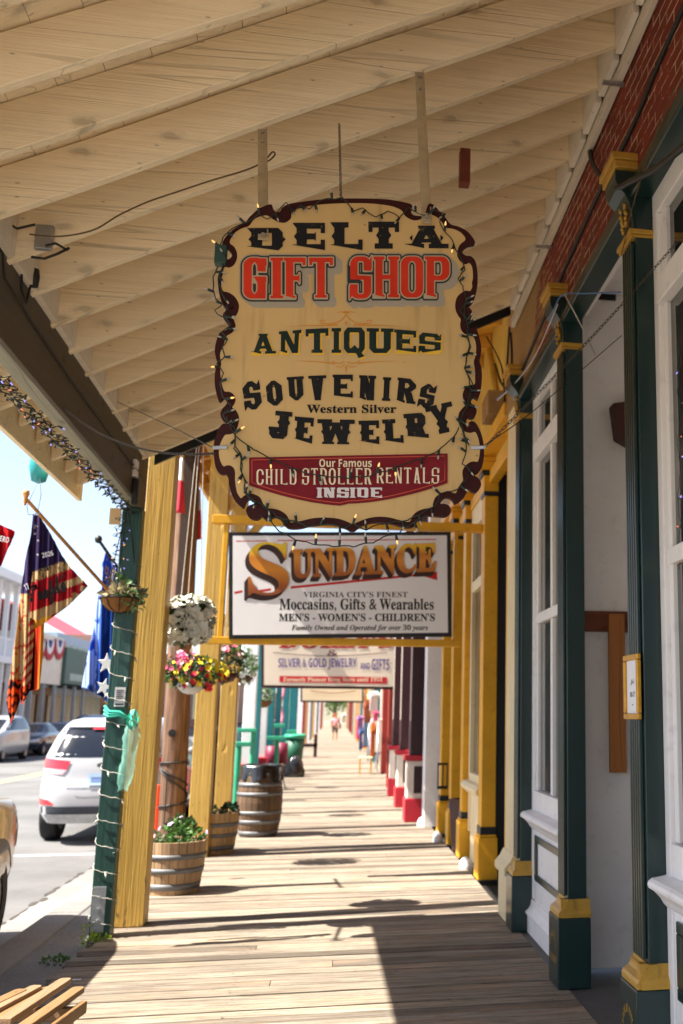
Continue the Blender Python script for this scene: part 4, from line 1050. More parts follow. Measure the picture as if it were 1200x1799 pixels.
string_lights('string_lights', [dlp(wob(edge, 3.0)), dlp(wob(edge[30:44] , 5.0), .014), dlp(wob(edge[62:76], 4), .014), dlp(loose, .012)], 'dark green fairy lights wound round the border of the gift shop sign', 'fairy lights', M['wire'], [b_on], .072, seed=4, on=.12, off_mesh=b_off, away=outward)
string_lights('string_lights', [dlp(swag, .022), dlp(low, .024)], 'fairy lights swagged across the maroon banner and below the gift shop sign', 'fairy lights', M['wire'], [b_on], .085, seed=9, on=.3, off_mesh=b_off, away=lambda p, r_: Vector((r_.uniform(-.3, .3), -.15, -1 if r_.random() < .75 else 1)))
tag(MB().box(-.535, -.49, 3.975, 4.02, 3.335, 3.415).build('light_plug', paint('green plug', (.02, .06, .05), .4), bev=.005), 'green adapter plug at the upper left edge of the gift shop sign', 'plug')
# ------------------------------------------------------------------ yellow storefront and its porch
ys = thing('yellow_storefront', (1.5, 12, 0), 'yellow storefront with black banded pilasters next to the green one', 'building')
MB().box(1.56, 1.9, 9.0, 15.4, 4.15, 6.4).build('wall', M['yellowwall'], ys)
def ypil(y, w_=.24):
    p = MB().box(1.455, 1.60, y, y + w_, .43, 3.86).build('pilaster', M['yellow'], ys, bev=.006)
    MB().box(1.42, 1.62, y - .03, y + w_ + .03, 0, .40).box(1.435, 1.61, y - .015, y + w_ + .015, .40, .428).build('pilaster_base', M['yellow'], p, bev=.01)
    for x_, e_, z0_, z1_ in ((1.445, .012, .43, .50), (1.445, .012, 3.86, 3.905), (1.42, .03, 4.08, 4.13)): MB().box(x_, 1.607, y - e_, y + w_ + e_, z0_, z1_).build('black_band', M['black'], p, bev=.004)
    MB().box(1.44, 1.60, y - .015, y + w_ + .015, 3.908, 4.078).box(1.40, 1.60, y - .05, y + w_ + .05, 4.132, 4.22).box(1.375, 1.60, y - .07, y + w_ + .07, 4.222, 4.27).build('capital', M['yellow'], p, bev=.006)
    return p
for y in (10.60, 12.22, 13.42, 14.72): ypil(y)
MB().box(1.40, 1.60, 9.0, 15.2, 4.275, 4.40).box(1.50, 1.6, 9.0, 15.2, 4.0, 4.13).build('cornice', M['yellow'], ys, bev=.008)
fr = MB(); a, b = 10.86, 12.20
fr.box(1.52, 1.58, a, b, 3.75, 4.0).box(1.52, 1.58, a, a + .1, .3, 3.75).box(1.52, 1.58, b - .1, b, .3, 3.75).box(1.52, 1.58, a + .1, b - .1, 3.0, 3.12).box(1.52, 1.58, a + .1, b - .1, .8, .95).box(1.535, 1.58, a + .1, b - .1, .0, .78)
fr = fr.build('window_frame', M['creampaint'], ys, bev=.006)
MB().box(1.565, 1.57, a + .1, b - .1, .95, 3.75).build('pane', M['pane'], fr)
MB().prism([(1.43, .80), (1.43, .83), (1.46, .86), (1.53, .87), (1.53, .72), (1.49, .74)], lambda u, v, d: (u, a + (b - a) * d, v), 0, 1).build('sill', M['creampaint'], fr)
def door(y0, y1, m, x=1.85):
    return MB().box(x, x + .06, y0, y1, 0, 4.0).build('door', m, ys)
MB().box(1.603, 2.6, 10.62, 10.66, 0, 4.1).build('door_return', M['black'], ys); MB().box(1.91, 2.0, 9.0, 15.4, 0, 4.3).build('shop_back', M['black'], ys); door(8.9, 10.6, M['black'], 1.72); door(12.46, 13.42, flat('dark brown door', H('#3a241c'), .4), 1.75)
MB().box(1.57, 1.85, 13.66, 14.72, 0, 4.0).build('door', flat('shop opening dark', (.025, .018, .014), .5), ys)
MB().box(1.415, 1.56, 8.803, 8.88, 0, 4.2).build('corner_trim', M['yellow'], ys)
cb = MB().box(1.36, 1.55, 8.36, 8.84, 0, .36); cb.prism([(1.33, .362), (1.33, .42), (1.37, .46), (1.40, .52), (1.5, .52), (1.5, .362)], lambda u, v, d: (u, 8.35 + .5 * d, v), 0, 1)
cb.build('end_wall_base', M['creampaint'], shop, bev=.01)
# yellow upper wall clutter: conduit, cables, junction box
cd_ = thing('conduit', (1.5, 9.6, 4.3), 'painted yellow conduit pipe dropping to a worn junction box, beyond the brick wall', 'conduit')
MB().tube([onX(852, 590, 1.52), onX(862, 640, 1.52), onX(871, 700, 1.52)], .035, 10).build('pipe', M['yellowwall'], cd_)
jb = onX(868, 716, 1.45); MB().box(1.36, 1.54, jb.y - .2, jb.y + .25, jb.z - .12, jb.z + .12).build('box', paint('rusty box', H('#8a6a3c'), .7, .3, 8, .3, dirt=.5), cd_, bev=.01)
cord('black_cable', [onX(855, 592, 1.47), onX(880, 640, 1.46), onX(886, 690, 1.44), onX(886, 705, 1.43)], .009, M['cable'], 'black cable running down the yellow wall to the junction box')
cord('black_cable', [onX(895, 575, 1.40), onX(892, 620, 1.41), onX(891, 655, 1.41), onX(898, 655, 1.41), onX(899, 620, 1.41), onX(897, 585, 1.41)], .009, M['cable'], 'looped black cable hanging at the end of the brick wall')
cord('black_cable', [onX(870, 640, 1.46), onX(880, 672, 1.42), onX(893, 685, 1.40), onX(908, 672, 1.41), (1.41, 6.9, 4.52), (1.41, 5.6, 4.62), (1.41, 4.78, 4.62), (1.41, 4.1, 4.70), (1.41, 2.4, 4.8)], .013, M['cable'], 'thick black cable running along the red brick wall')
cord('black_cable', [onX(1036, 262, 1.40), onX(1042, 290, 1.37), onX(1062, 318, 1.33), onX(1085, 330, 1.33), onX(1110, 318, 1.32), onX(1150, 298, 1.32), onX(1205, 255, 1.32)], .016, M['cable'], 'thick black hose hung around the near gilt capital')
cord('blue_cable', [onX(872, 702, 1.36), onX(900, 678, 1.36), onX(930, 640, 1.36), onX(955, 595, 1.36), onX(975, 540, 1.33), onX(990, 518, 1.33), onX(1030, 516, 1.36), onX(1090, 514, 1.37)], .0045, M['bluecable'], 'thin blue cable strung over the gold caps')
cord('pale_cable', [onX(874, 704, 1.355), onX(903, 676, 1.355), onX(934, 636, 1.355), onX(958, 588, 1.355), onX(980, 535, 1.33)], .004, M['whitecable'], 'thin white cable running beside the blue one under the brick')
cord('pale_cable', [onX(992, 518, 1.33), onX(1012, 555, 1.36), onX(1035, 600, 1.6), onX(1057, 648, 1.8)], .004, M['whitecable'], 'thin white cable dropping into the entry from a gold cap')
wl = [cord('loose_wire', [onX(925 + i * 5, 640 - i * 3, 1.375), onX(950 + i * 5, 620 - i * 9, 1.37), onX(1000 + i * 4, 530 - i * 6, 1.375), onX(1022 + i * 3, 455 - i * 6, 1.37), onX(1050, 395, 1.375)], .0022, M['browncable'], 'fine loose wire trailing along the green lintel edge') for i in range(3)]
for o in wl: o['group'] = 'fine loose wires along the green lintel'
wl2 = [cord('loose_wire', [onX(1092 + i * 3, 448 - i * 30, 1.375), onX(1120 + i * 5, 330 - i * 10, 1.37), onX(1140 + i * 4, 270 - i * 14, 1.372), onX(1170 + i * 3, 190 - i * 10, 1.375), onX(1200, 130, 1.375)], .0022, M['browncable'], 'fine loose wire under the brick, above the near gold cap') for i in range(2)]
for o in wl2: o['group'] = 'fine loose wires above the near cap'

yp = thing('porch', (-.1, 12, 0), 'yellow timber porch with tall square yellow posts and crossbars around a sign', 'porch')
def zy(x): return 5.28 + .22 * x
mb = MB()
for i in range(19):
    xa = -1.95 + i * .185; mb.hexa([(x, yy, zy(x) + .16 + d) for d in (0, .03) for yy in (8.25, 16.2) for x in (xa, xa + .182)])
mb.build('roof_deck', M['yellowwood'], yp)
for i in range(11):
    jy = 8.75 + i * .72; MB().hexa([(x, yy, zy(x) + d) for d in (0, .155) for yy in (jy, jy + .06) for x in (-1.95, 1.55)]).build('rafter', M['yellowwood'], yp)
MB().box(-1.64, -1.46, 8.7, 16.2, 4.72, 4.95).build('beam', M['yellowpost'], yp, bev=.006)
MB().hexa([(x, yy, z) for z in (4.72, 5.0) for yy in (8.25, 16.2) for x in (-1.99, -1.952)]).build('fascia', M['yellowwood'], yp)
YPOST = [(8.83, .215), (12.8, .225), (15.4, .22)]
for y, w_ in YPOST:
    MB().box(-1.60, -1.60 + w_, y, y + w_, 0, 4.72).build('post', M['yellowpost'], yp, bev=.008)
for y, w_ in YPOST[1:]:
    MB().bar((-1.49, y + .11, 3.95), (-.9, y + .11, 4.72 + .0), .10, .12, (0, 1, 0)).build('brace', M['yellowpost'], yp)
rails = MB().box(-1.30, 1.45, 10.76, 10.88, 3.50, 3.585).box(-1.30, 1.235, 10.76, 10.88, 2.285, 2.355)
rails.build('sign_rail', M['yellow'], yp, bev=.005)
for a_, b_ in ((-1.185, -1.135), (1.16, 1.20)): MB().box(a_, b_, 10.77, 10.87, 2.357, 3.498).build('sign_stile', M['yellow'], yp, bev=.005)

# ------------------------------------------------------------------ white painted shop sign between the yellow rails
sd = thing('hanging_sign', (0, 10.8, 2.36), 'white rectangular shop sign with black edge and gold lettering between yellow rails', 'shop sign')
QY = 10.74
def sp_(off): return lambda x, y: onY(x, y, QY) - Vector((0, off, 0))
P4 = [(402, 935.5), (792, 935), (794, 1119), (402, 1123)]
mb = MB(); mb.add([sp_(0)(*p) for p in P4] + [sp_(-.03)(*p) for p in P4], [(0, 1, 2, 3), (7, 6, 5, 4), (0, 4, 5, 1), (1, 5, 6, 2), (2, 6, 7, 3), (3, 7, 4, 0)])
mb.build('frame', M['black'], sd)
P5 = [(409, 942), (785, 941), (787, 1112), (409, 1116)]
MB().add([sp_(.003)(*p) for p in P5], [(0, 1, 2, 3)]).build('panel', paint('sign white', (.85, .84, .85), .5, .03, 2, .02, dirt=.06), sd)
def goldgrad():
    t = NT('gold graded letters'); sx = t.n('ShaderNodeSeparateXYZ'); t.l(t.co.outputs['Object'], sx.inputs[0])
    z0, z1 = onY(600, 1060, QY).z, onY(600, 950, QY).z
    f = t.math('DIVIDE', t.math('SUBTRACT', sx.outputs['Z'], z0), z1 - z0)
    t.base(t.ramp(f, [(.0, H('#5e2a10')), (.25, H('#a3541a')), (.5, H('#d68a24')), (.68, H('#c97a20')), (.8, H('#ecc01c')), (1, H('#f0d040'))])); return t.setp(.5)
M['goldgrad'] = goldgrad()
def goldgrad2():
    t = NT('gold graded small letters'); sx = t.n('ShaderNodeSeparateXYZ'); t.l(t.co.outputs['Object'], sx.inputs[0])
    z0, z1 = onY(650, 1018, QY).z, onY(650, 950, QY).z
    f = t.math('DIVIDE', t.math('SUBTRACT', sx.outputs['Z'], z0), z1 - z0)
    t.base(t.ramp(f, [(.1, H('#a25718')), (.5, H('#d98f33')), (.68, H('#c77b22')), (.85, H('#e8b52a'))])); return t.setp(.5)
brown = flat('letter side brown', H('#3c2420'), .5)
def sh_word(body, box, skew, n, dx, dy, m_f, m_s, bold, style='serif', nm='gold_lettering'):
    F_, B_ = MB(), MB()
    def arch(ox, oy): return lambda u, t, px, py: (px + ox, py + oy + skew * (u - .5))
    text_to(F_, body, box, sp_(.012), style, bold, arch(0, 0))
    for i in range(1, n + 1): text_to(B_, body, box, sp_(.0105 - .0009 * i), style, bold, arch(dx * i / n, dy * i / n))
    B_.build('letter_side', m_s, sd, fixn=False); F_.build(nm, m_f, sd, fixn=False)
sh_word('S', (436, 953, 508, 1047), 0, 6, -7, 9, M['goldgrad'], brown, .0)
sh_word('UNDANCE', (512, 959, 767, 1012), -12, 5, -5, 8, goldgrad2(), brown, .03)
mb = MB()
rl = sp_(.0035)
mb.add([rl(x, y) for x, y in ((415, 950.5), (468, 950), (468, 951.6), (415, 952.2))], [(0, 1, 2, 3)])
mb.add([rl(x, y) for x, y in ((487, 949.5), (766, 947.5), (766, 949.2), (487, 951.2))], [(0, 1, 2, 3)])
mb.add([rl(x, y) for x, y in ((511, 1030.5), (740, 1008), (768, 1005), (768, 1020), (740, 1012), (511, 1035))], [(0, 1, 2, 3, 4, 5)])
mb.add([rl(x, y) for x, y in ((412, 1040), (426, 1037.5), (426, 1041.5), (412, 1044))], [(0, 1, 2, 3)])
mb.add([rl(x, y) for x, y in ((455, 1037), (476, 1034), (476, 1038), (455, 1041))], [(0, 1, 2, 3)])
mb.build('red_stripe', flat('sign stripe red', H('#c31f24')), sd, fixn=False)
mb = MB()
text_to(mb, "VIRGINIA CITY'S FINEST", (533, 1040, 716, 1050), sp_(.004), 'serif')
text_to(mb, 'Moccasins, Gifts & Wearables', (491, 1052, 762, 1075), sp_(.004), 'serif', .01)
text_to(mb, "MEN'S - WOMEN'S - CHILDREN'S", (490, 1078, 764, 1092), sp_(.004), 'serif', .012)
text_to(mb, 'Family Owned and Operated for over 30 years', (512, 1098, 752, 1110), sp_(.004), 'ital', .01)
mb.build('lettering', ink, sd, fixn=False)

# ------------------------------------------------------------------ cream jewellery sign and a further blank one
sj = thing('hanging_sign', (0, 22, 2.1), 'cream jewelry and gifts sign with purple lettering behind the white sign', 'shop sign')
def sp2(off): return lambda x, y: onY(x, y, 22.0) - Vector((0, off, 0))
def slab4(mb, P, f, th): mb.add([f(0)(*p) for p in P] + [f(-th)(*p) for p in P], [(0, 1, 2, 3), (7, 6, 5, 4), (0, 4, 5, 1), (1, 5, 6, 2), (2, 6, 7, 3), (3, 7, 4, 0)]); return mb
slab4(MB(), [(459, 1090), (702, 1088), (702, 1212), (459, 1209)], sp2, .05).build('frame', flat('dark maroon frame', H('#3a1c20')), sj)
MB().add([sp2(.006)(*p) for p in ((464, 1094), (698, 1092), (698, 1207), (464, 1204))], [(0, 1, 2, 3)]).build('panel', paint('sign cream', H('#dfd0bb'), .5, .05, 1), sj)
mb = MB(); text_to(mb, 'DOLLY\u2019S', (490, 1112, 690, 1140), sp2(.012), 'serif', .03); mb.build('red_lettering', flat('sign letter red', H('#9c2622')), sj, fixn=False)
mb = MB(); text_to(mb, 'SILVER & GOLD JEWELRY', (489, 1157, 627, 1177), sp2(.012), 'sans', 0); text_to(mb, 'AND', (633, 1165, 650, 1176), sp2(.012), 'sans', 0); text_to(mb, 'GIFTS', (653, 1158, 684, 1178), sp2(.012), 'sans', 0)
mb.build('purple_lettering', flat('sign letter purple', H('#4a3a86')), sj, fixn=False)
mb = MB(); mb.add([sp2(.010)(*p) for p in ((491, 1188), (680, 1190), (680, 1202), (491, 1199))], [(0, 1, 2, 3)]); mb.build('red_bar', flat('sign bar red', H('#c02028')), sj, fixn=False)
mb = MB(); text_to(mb, 'Formerly Pioneer Drug Store until 1951', (498, 1190, 672, 1200), sp2(.014), 'serif', 0); mb.build('lettering', scream, sj, fixn=False)
mb = MB(); ribbon(mb, [(480 + i * 10, 1141 + 6 * math.sin(math.pi * i / 20) + 6) for i in range(21)], 1.2, sp2(.011)); text_to(mb, '\u2042' if False else '&', (575, 1142, 594, 1153), sp2(.011), 'script', 0); mb.build('flourish', flat('flourish maroon', H('#5a2038')), sj, fixn=False)
s4 = thing('hanging_sign', (0, 36, 2), 'small pale cream sign far down the boardwalk, below the jewelry sign', 'shop sign')
def sp3(off): return lambda x, y: onY(x, y, 36.0) - Vector((0, off, 0))
slab4(MB(), [(528, 1180), (639, 1180), (639, 1235), (528, 1234)], sp3, .05).build('frame', M['black'], s4)
MB().add([sp3(.01)(*p) for p in ((531, 1183), (636, 1183), (636, 1232), (531, 1231))], [(0, 1, 2, 3)]).build('panel', paint('sign cream pale', H('#ecd9b4'), .5, .05, 1), s4)
mb = MB(); ribbon(mb, [(545 + i * 4, 1214 + 4 * math.sin(math.pi * i / 20)) for i in range(21)], 1.2, sp3(.02)); mb.build('flourish', flat('flourish brown', H('#a05a30')), s4, fixn=False)

# ------------------------------------------------------------------ planters, barrel, baskets
def stavemat(name, c):
    t = NT(name); g = t.n('ShaderNodeNewGeometry'); v = t.mapping((14, 14, .9))
    col = t.ramp(g.outputs['Random Per Island'], [(0, k(c, .72)), (.5, c), (1, k(c, 1.25))])
    n = t.noise(v, 2, 5, .65); col = t.mix(t.ramp(n, [(.45, (0, 0, 0)), (.7, (.6, .6, .6))]), col, k(c, .45)); t.base(col); t.bump(n, .3, .006); return t.setp(.65, 0, .3)
M['stave'] = stavemat('barrel oak', H('#a98c6c')); M['stave2'] = stavemat('barrel oak dark', H('#66503c'))
M['hoop'] = paint('barrel hoop', (.17, .175, .185), .6, .25, 10, .15, metal=.5)
def barrel_r(z, h, r0, r1): return r0 + (r1 - r0) * math.sin(math.pi * min(1, max(0, z / h)))
def barrel(name, c, prof, hoops, label, cat, m, group=None, ns=24):
    root = thing(name, c, label, cat, group); mb = MB(); c = Vector(c)
    for s in range(ns):
        a0, a1 = 2 * math.pi * s / ns + .01, 2 * math.pi * (s + 1) / ns - .01; vs = []
        for r, z in prof:
            for a in (a0, (a0 + a1) / 2, a1): vs.append(c + Vector((r * math.cos(a), r * math.sin(a), z)))
        n = len(prof)
        for r, z in reversed([(p[0] - .025, p[1]) for p in prof]):
            for a in (a0, (a0 + a1) / 2, a1): vs.append(c + Vector((r * math.cos(a), r * math.sin(a), z)))
        fs = []
        for i in range(2 * n - 1):
            for q in (0, 1): fs.append((i * 3 + q, i * 3 + q + 1, i * 3 + q + 4, i * 3 + q + 3))
        mb.add(vs, fs, False)
    mb.build('staves', m, root)
    for z0, z1 in hoops:
        def rr(z):
            for (ra, za), (rb, zb_) in zip(prof, prof[1:]):
                if za <= z <= zb_: return ra + (rb - ra) * (z - za) / (zb_ - za)
            return prof[-1][0]
        MB().lathe([(rr(z0) - .002, z0), (rr(z0) + .006, z0), (rr(z1) + .006, z1), (rr(z1) - .002, z1)], c, 36).build('hoop', M['hoop'], root)
    return root
tub = [(.225, 0), (.245, .1), (.262, .2), (.275, .32), (.283, .46)]
hp = [(.045, .10), (.19, .235), (.31, .355)]
def planter(c, label, m):
    r = barrel('half_barrel_planter', c, tub, hp, label, 'planter', m, 'half barrel planters by the yellow posts')
    MB().lathe([(0, .41), (.255, .42)], c, 24).build('soil', M['soil'], r)
    return r
C1, C2 = Vector((-1.41, 10.45, 0)), Vector((-1.36, 13.25, 0))
planter(C1, 'nearest half barrel planter, pale grey staves, pink and white flowers in it', M['stave'])
planter(C2, 'half barrel planter of warmer brown staves between nearer planter and whole barrel', stavemat('barrel oak warm', H('#b59468')))
M['leaf'] = leafmat('leaf green', (.07, .16, .035)); M['leafpale'] = leafmat('pale leaf', (.16, .24, .11)); M['leafdark'] = leafmat('dark leaf', (.02, .045, .02)); M['leafdry'] = leafmat('dry foliage', (.30, .26, .15))
def flmat(name, c):
    t = NT(name); g = t.n('ShaderNodeNewGeometry'); t.base(t.ramp(g.outputs['Random Per Island'], [(0, k(c, .82)), (1, k(c, 1.15))])); return t.setp(.6, 0, .2)
M['pwhite'] = flmat('white petal', (.82, .82, .74)); M['pyellow'] = flmat('yellow petal', (.72, .56, .03)); M['ppink'] = flmat('pink petal', (.68, .10, .22)); M['pred'] = flmat('red petal', (.55, .02, .04)); M['plilac'] = flmat('lilac petal', (.55, .33, .55)); M['ppale'] = flmat('pale pink petal', (.75, .45, .48))
def leaves(mb, c, rx, ry, rz, n, ln, seed, lo=-1.0, hi=1.0, shell=.55):
    rg = random.Random(seed); c = Vector(c)
    for _ in range(n):
        while True:
            v = Vector((rg.uniform(-1, 1), rg.uniform(-1, 1), rg.uniform(lo, hi)))
            if shell < v.length < 1: break
        p = c + Vector((v.x * rx, v.y * ry, v.z * rz)); d = (v + Vector((rg.uniform(-.8, .8), rg.uniform(-.8, .8), rg.uniform(-.6, .8)))).normalized()
        a = d.orthogonal().normalized(); a = (Matrix.Rotation(rg.uniform(0, 6.28), 3, d) @ a); L = ln * rg.uniform(.6, 1.3); w_ = L * rg.uniform(.28, .42); b = d.cross(a)
        mb.add([p, p + d * L * .5 + a * w_ + b * L * .08, p + d * L + b * L * -.1, p + d * L * .5 - a * w_ + b * L * .08], [(0, 1, 2, 3)])
def blossoms(mb, c, rx, ry, rz, n, r, seed, lo=-.6, hi=1.0, face=None):
    rg = random.Random(seed); c = Vector(c)
    for _ in range(n):
        while True:
            v = Vector((rg.gauss(0, 1), rg.gauss(0, 1), rg.gauss(0, 1))).normalized()
            if lo < v.z < hi and (face is None or v.dot(face) > -.35): break
        p = c + Vector((v.x * rx, v.y * ry, v.z * rz)) * rg.uniform(.93, 1.06); d = (v + Vector((rg.uniform(-.4, .4), rg.uniform(-.4, .4), rg.uniform(-.2, .5)))).normalized()
        a = d.orthogonal().normalized(); b = d.cross(a); R = r * rg.uniform(.75, 1.2); vs = [p - d * R * .25]; ph = rg.uniform(0, 6)
        for q in range(10):
            t = 2 * math.pi * q / 10 + ph; rr = R * (1 if q % 2 else .72); vs.append(p + (a * math.cos(t) + b * math.sin(t)) * rr + d * R * .18 * rg.uniform(.5, 1.4))
        mb.add(vs, [(0, 1 + q, 1 + (q + 1) % 10) for q in range(10)], True)
def plant(name, c, label, foliage, flowers, cat='plant', group=None):
    root = thing(name, c, label, cat, group)
    for i, (m, args) in enumerate(foliage):
        mb = MB(); leaves(mb, *args); tag(mb.build('foliage', M[m], root, fixn=False), kind='stuff')
    for m, args in flowers:
        mb = MB(); blossoms(mb, *args); tag(mb.build('blossoms', M[m], root, fixn=False), kind='stuff')
    return root
Z = Vector
plant('flowering_plant', C1 + Z((.02, 0, .4)), 'leafy plant with lilac blossoms in the nearest half barrel', [('leaf', (C1 + Z((.06, 0, .47)), .17, .15, .14, 230, .07, 1, -.6, 1, .3)), ('leafpale', (C1 + Z((-.17, -.06, .44)), .11, .1, .08, 90, .045, 2, -.5, 1, .2)), ('leaf', (C1 + Z((.02, 0, .56)), .07, .07, .10, 60, .05, 12, -.6, 1, .1))], [('plilac', (C1 + Z((.04, -.02, .52)), .22, .16, .14, 9, .032, 3, -.2, 1)), ('ppale', (C1 + Z((-.18, -.08, .47)), .1, .1, .07, 9, .022, 4, 0, 1))])
plant('bedding_plant', C2 + Z((0, 0, .4)), 'low pale and dark bedding plants in the browner half barrel', [('leafpale', (C2 + Z((-.06, -.05, .44)), .16, .16, .09, 170, .045, 5, -.4, 1, .2)), ('leafdark', (C2 + Z((.17, 0, .47)), .10, .12, .10, 160, .05, 6, -.4, 1, .2))], [('pwhite', (C2 + Z((-.06, -.06, .46)), .14, .14, .07, 14, .018, 7, .1, 1))])
full = [(.24, 0), (.27, .12), (.293, .28), (.302, .44), (.293, .60), (.27, .76), (.243, .87)]
CB = Vector((-.965, 14.95, 0))
barrel('oak_barrel', CB, full, [(.02, .075), (.17, .22), (.29, .335), (.53, .575), (.65, .70), (.80, .85)], 'whole oak barrel used as a litter bin with grey hoops', 'barrel', M['stave2'])
bagm = paint('black plastic', (.012, .012, .014), .22, .2, 8, .6, 14, spec=.7)
def lin(u, v):
    a = 2 * math.pi * u; z = .93 - .20 * max(0, v - .3) / .7; r = (.185 + .075 * min(1, v / .3)) + (.025 * math.sin(a * 7) + .015 * math.sin(a * 13 + 1)) * max(0, v - .25) + .035 * max(0, v - .3)
    return CB + Vector((r * math.cos(a), r * math.sin(a), z + (.03 * math.sin(a * 5 + 2)) * v - (.10 if v < .05 else 0)))
lb = MB().grid(48, 8, lin); tag(lb.build('bin_liner', bagm), 'shiny black bin liner folded over the rim of the oak barrel', 'bin liner')
def basket(c, r, label, fol, flo, group='hanging flower baskets', kind_='hanging_basket', zt=4.75, coco=False):
    c = Vector(c); root = thing(kind_, c, label, 'hanging basket', group)
    bm_ = paint('coconut fibre', H('#8f6234'), .9, .3, 25, .8, 60) if coco else paint('basket pot', (.10, .03, .03) if 'white' in label else (.6, .58, .55), .6)
    prof = [(r * .15, -r * .72), (r * .5, -r * .62), (r * .8, -r * .36), (r * .96, 0), (r * .92, .005), (r * .7, -.03), (0, -.03)]
    MB().lathe(prof, c, 20).build('bowl', bm_, root)
    w_ = MB()
    for q in range(3):
        a = q * 2.094 + .5; w_.tube([c + Vector((r * .95 * math.cos(a), r * .95 * math.sin(a), 0)), c + Vector((0, 0, zt))], .004, 5)
    if coco:
        for q in range(9):
            a = q * 2 * math.pi / 9; w_.tube([c + Vector((rr * 1.02 * math.cos(a), rr * 1.02 * math.sin(a), z)) for rr, z in prof[:4]], .0035, 5)
        w_.tube([c + Vector((r * .99 * math.cos(a), r * .99 * math.sin(a), .0)) for a in [2 * math.pi * q / 20 for q in range(21)]], .006, 5)
    w_.build('hanger_wire', M['blackiron'] if coco else M['whitecable'], root)
    for m, args in fol:
        mb = MB(); leaves(mb, *args); tag(mb.build('foliage', M[m], root, fixn=False), kind='stuff')
    for m, args in flo:
        mb = MB(); blossoms(mb, *args); tag(mb.build('blossoms', M[m], root, fixn=False), kind='stuff')
    return root
V = Vector
b1 = onY(331, 1090, 9.25)
basket(b1 + V((0, 0, -.12)), .11, 'full hanging basket of white petunias, nearest of the flower baskets', [('leafdark', (b1, .18, .18, .20, 320, .06, 21, -1, 1, .3)), ('leaf', (b1, .19, .19, .21, 160, .05, 22, -1, 1, .6))], [('pwhite', (b1 + V((.06, -.03, .05)), .15, .14, .15, 85, .05, 23, -.85, 1)), ('pwhite', (b1 + V((-.07, -.04, .04)), .14, .14, .14, 75, .05, 25, -.85, 1)), ('pwhite', (b1 + V((.05, -.04, -.09)), .15, .13, .12, 60, .046, 26, -.9, .6)), ('pwhite', (b1 + V((-.07, -.02, -.10)), .12, .12, .11, 45, .046, 27, -.9, .6)), ('pred', (b1, .19, .19, .21, 7, .03, 24, -.9, .2))], zt=2.45)
b2 = onY(337, 1182, 12.0)
basket(b2 + V((0, 0, -.12)), .16, 'hanging basket of yellow and pink flowers in front of the log pole', [('leafdark', (b2, .30, .26, .17, 420, .06, 31, -1, 1, .3)), ('leaf', (b2, .31, .27, .18, 260, .05, 32, -1, 1, .6))], [('pyellow', (b2 + V((.06, 0, 0)), .31, .27, .18, 75, .036, 33, -.75, 1)), ('ppink', (b2 + V((-.06, 0, .06)), .27, .24, .17, 45, .034, 34, -.5, 1)), ('pred', (b2 + V((.08, 0, -.05)), .28, .26, .16, 26, .038, 35, -.9, .4)), ('ppale', (b2 + V((-.1, 0, .1)), .2, .2, .12, 22, .034, 36, -.2, 1))], zt=.45)
b3 = onY(396, 1165, 14.6)
basket(b3 + V((0, 0, -.14)), .18, 'shaded hanging basket with pink blossoms on top, beside the white sign', [('leafdark', (b3, .24, .24, .26, 420, .06, 41, -1, 1, .3)), ('leaf', (b3 + V((0, 0, .08)), .24, .24, .2, 150, .05, 42, -.2, 1, .6))], [('ppink', (b3 + V((0, 0, .05)), .24, .24, .22, 18, .045, 43, .1, 1)), ('pyellow', (b3, .24, .24, .25, 16, .035, 44, -.9, .8)), ('ppale', (b3 + V((0, 0, .05)), .24, .24, .22, 14, .04, 45, .0, 1))], zt=2.2)
b4 = onY(428, 1172, 17.4)
basket(b4 + V((0, 0, -.14)), .17, 'pale hanging basket of white blossoms, farthest of the flower baskets', [('leafpale', (b4, .2, .2, .3, 260, .06, 51, -1, 1, .3)), ('leaf', (b4, .2, .2, .3, 120, .06, 53, -1, 1, .5))], [('pwhite', (b4, .22, .22, .3, 50, .045, 52, -.9, 1))], zt=2.2)
b5 = onY(211, 1052, 8.42)
basket(b5, .15, 'coco fibre basket of dry trailing stems hung before the green post', [('leafdry', (b5 + V((.03, 0, .03)), .13, .13, .06, 120, .06, 61, -.2, 1, .2)), ('leaf', (b5 + V((.0, 0, .06)), .05, .05, .12, 40, .05, 62, -.3, 1, .1)), ('leafpale', (b5 + V((.10, -.05, 0)), .09, .08, .10, 90, .05, 63, -1, .6, .3))], [], 'hanging coco baskets', zt=.75, coco=True)
b6 = onY(462, 1232, 24.0)
basket(b6, .2, 'far coco basket on the white porch post left of the jewelry sign', [('leafpale', (b6 + V((0, 0, .12)), .2, .2, .16, 150, .09, 71, -.6, 1, .3))], [('pwhite', (b6 + V((0, 0, .1)), .2, .2, .14, 14, .05, 72, 0, 1))], 'hanging coco baskets', zt=.9, coco=True)
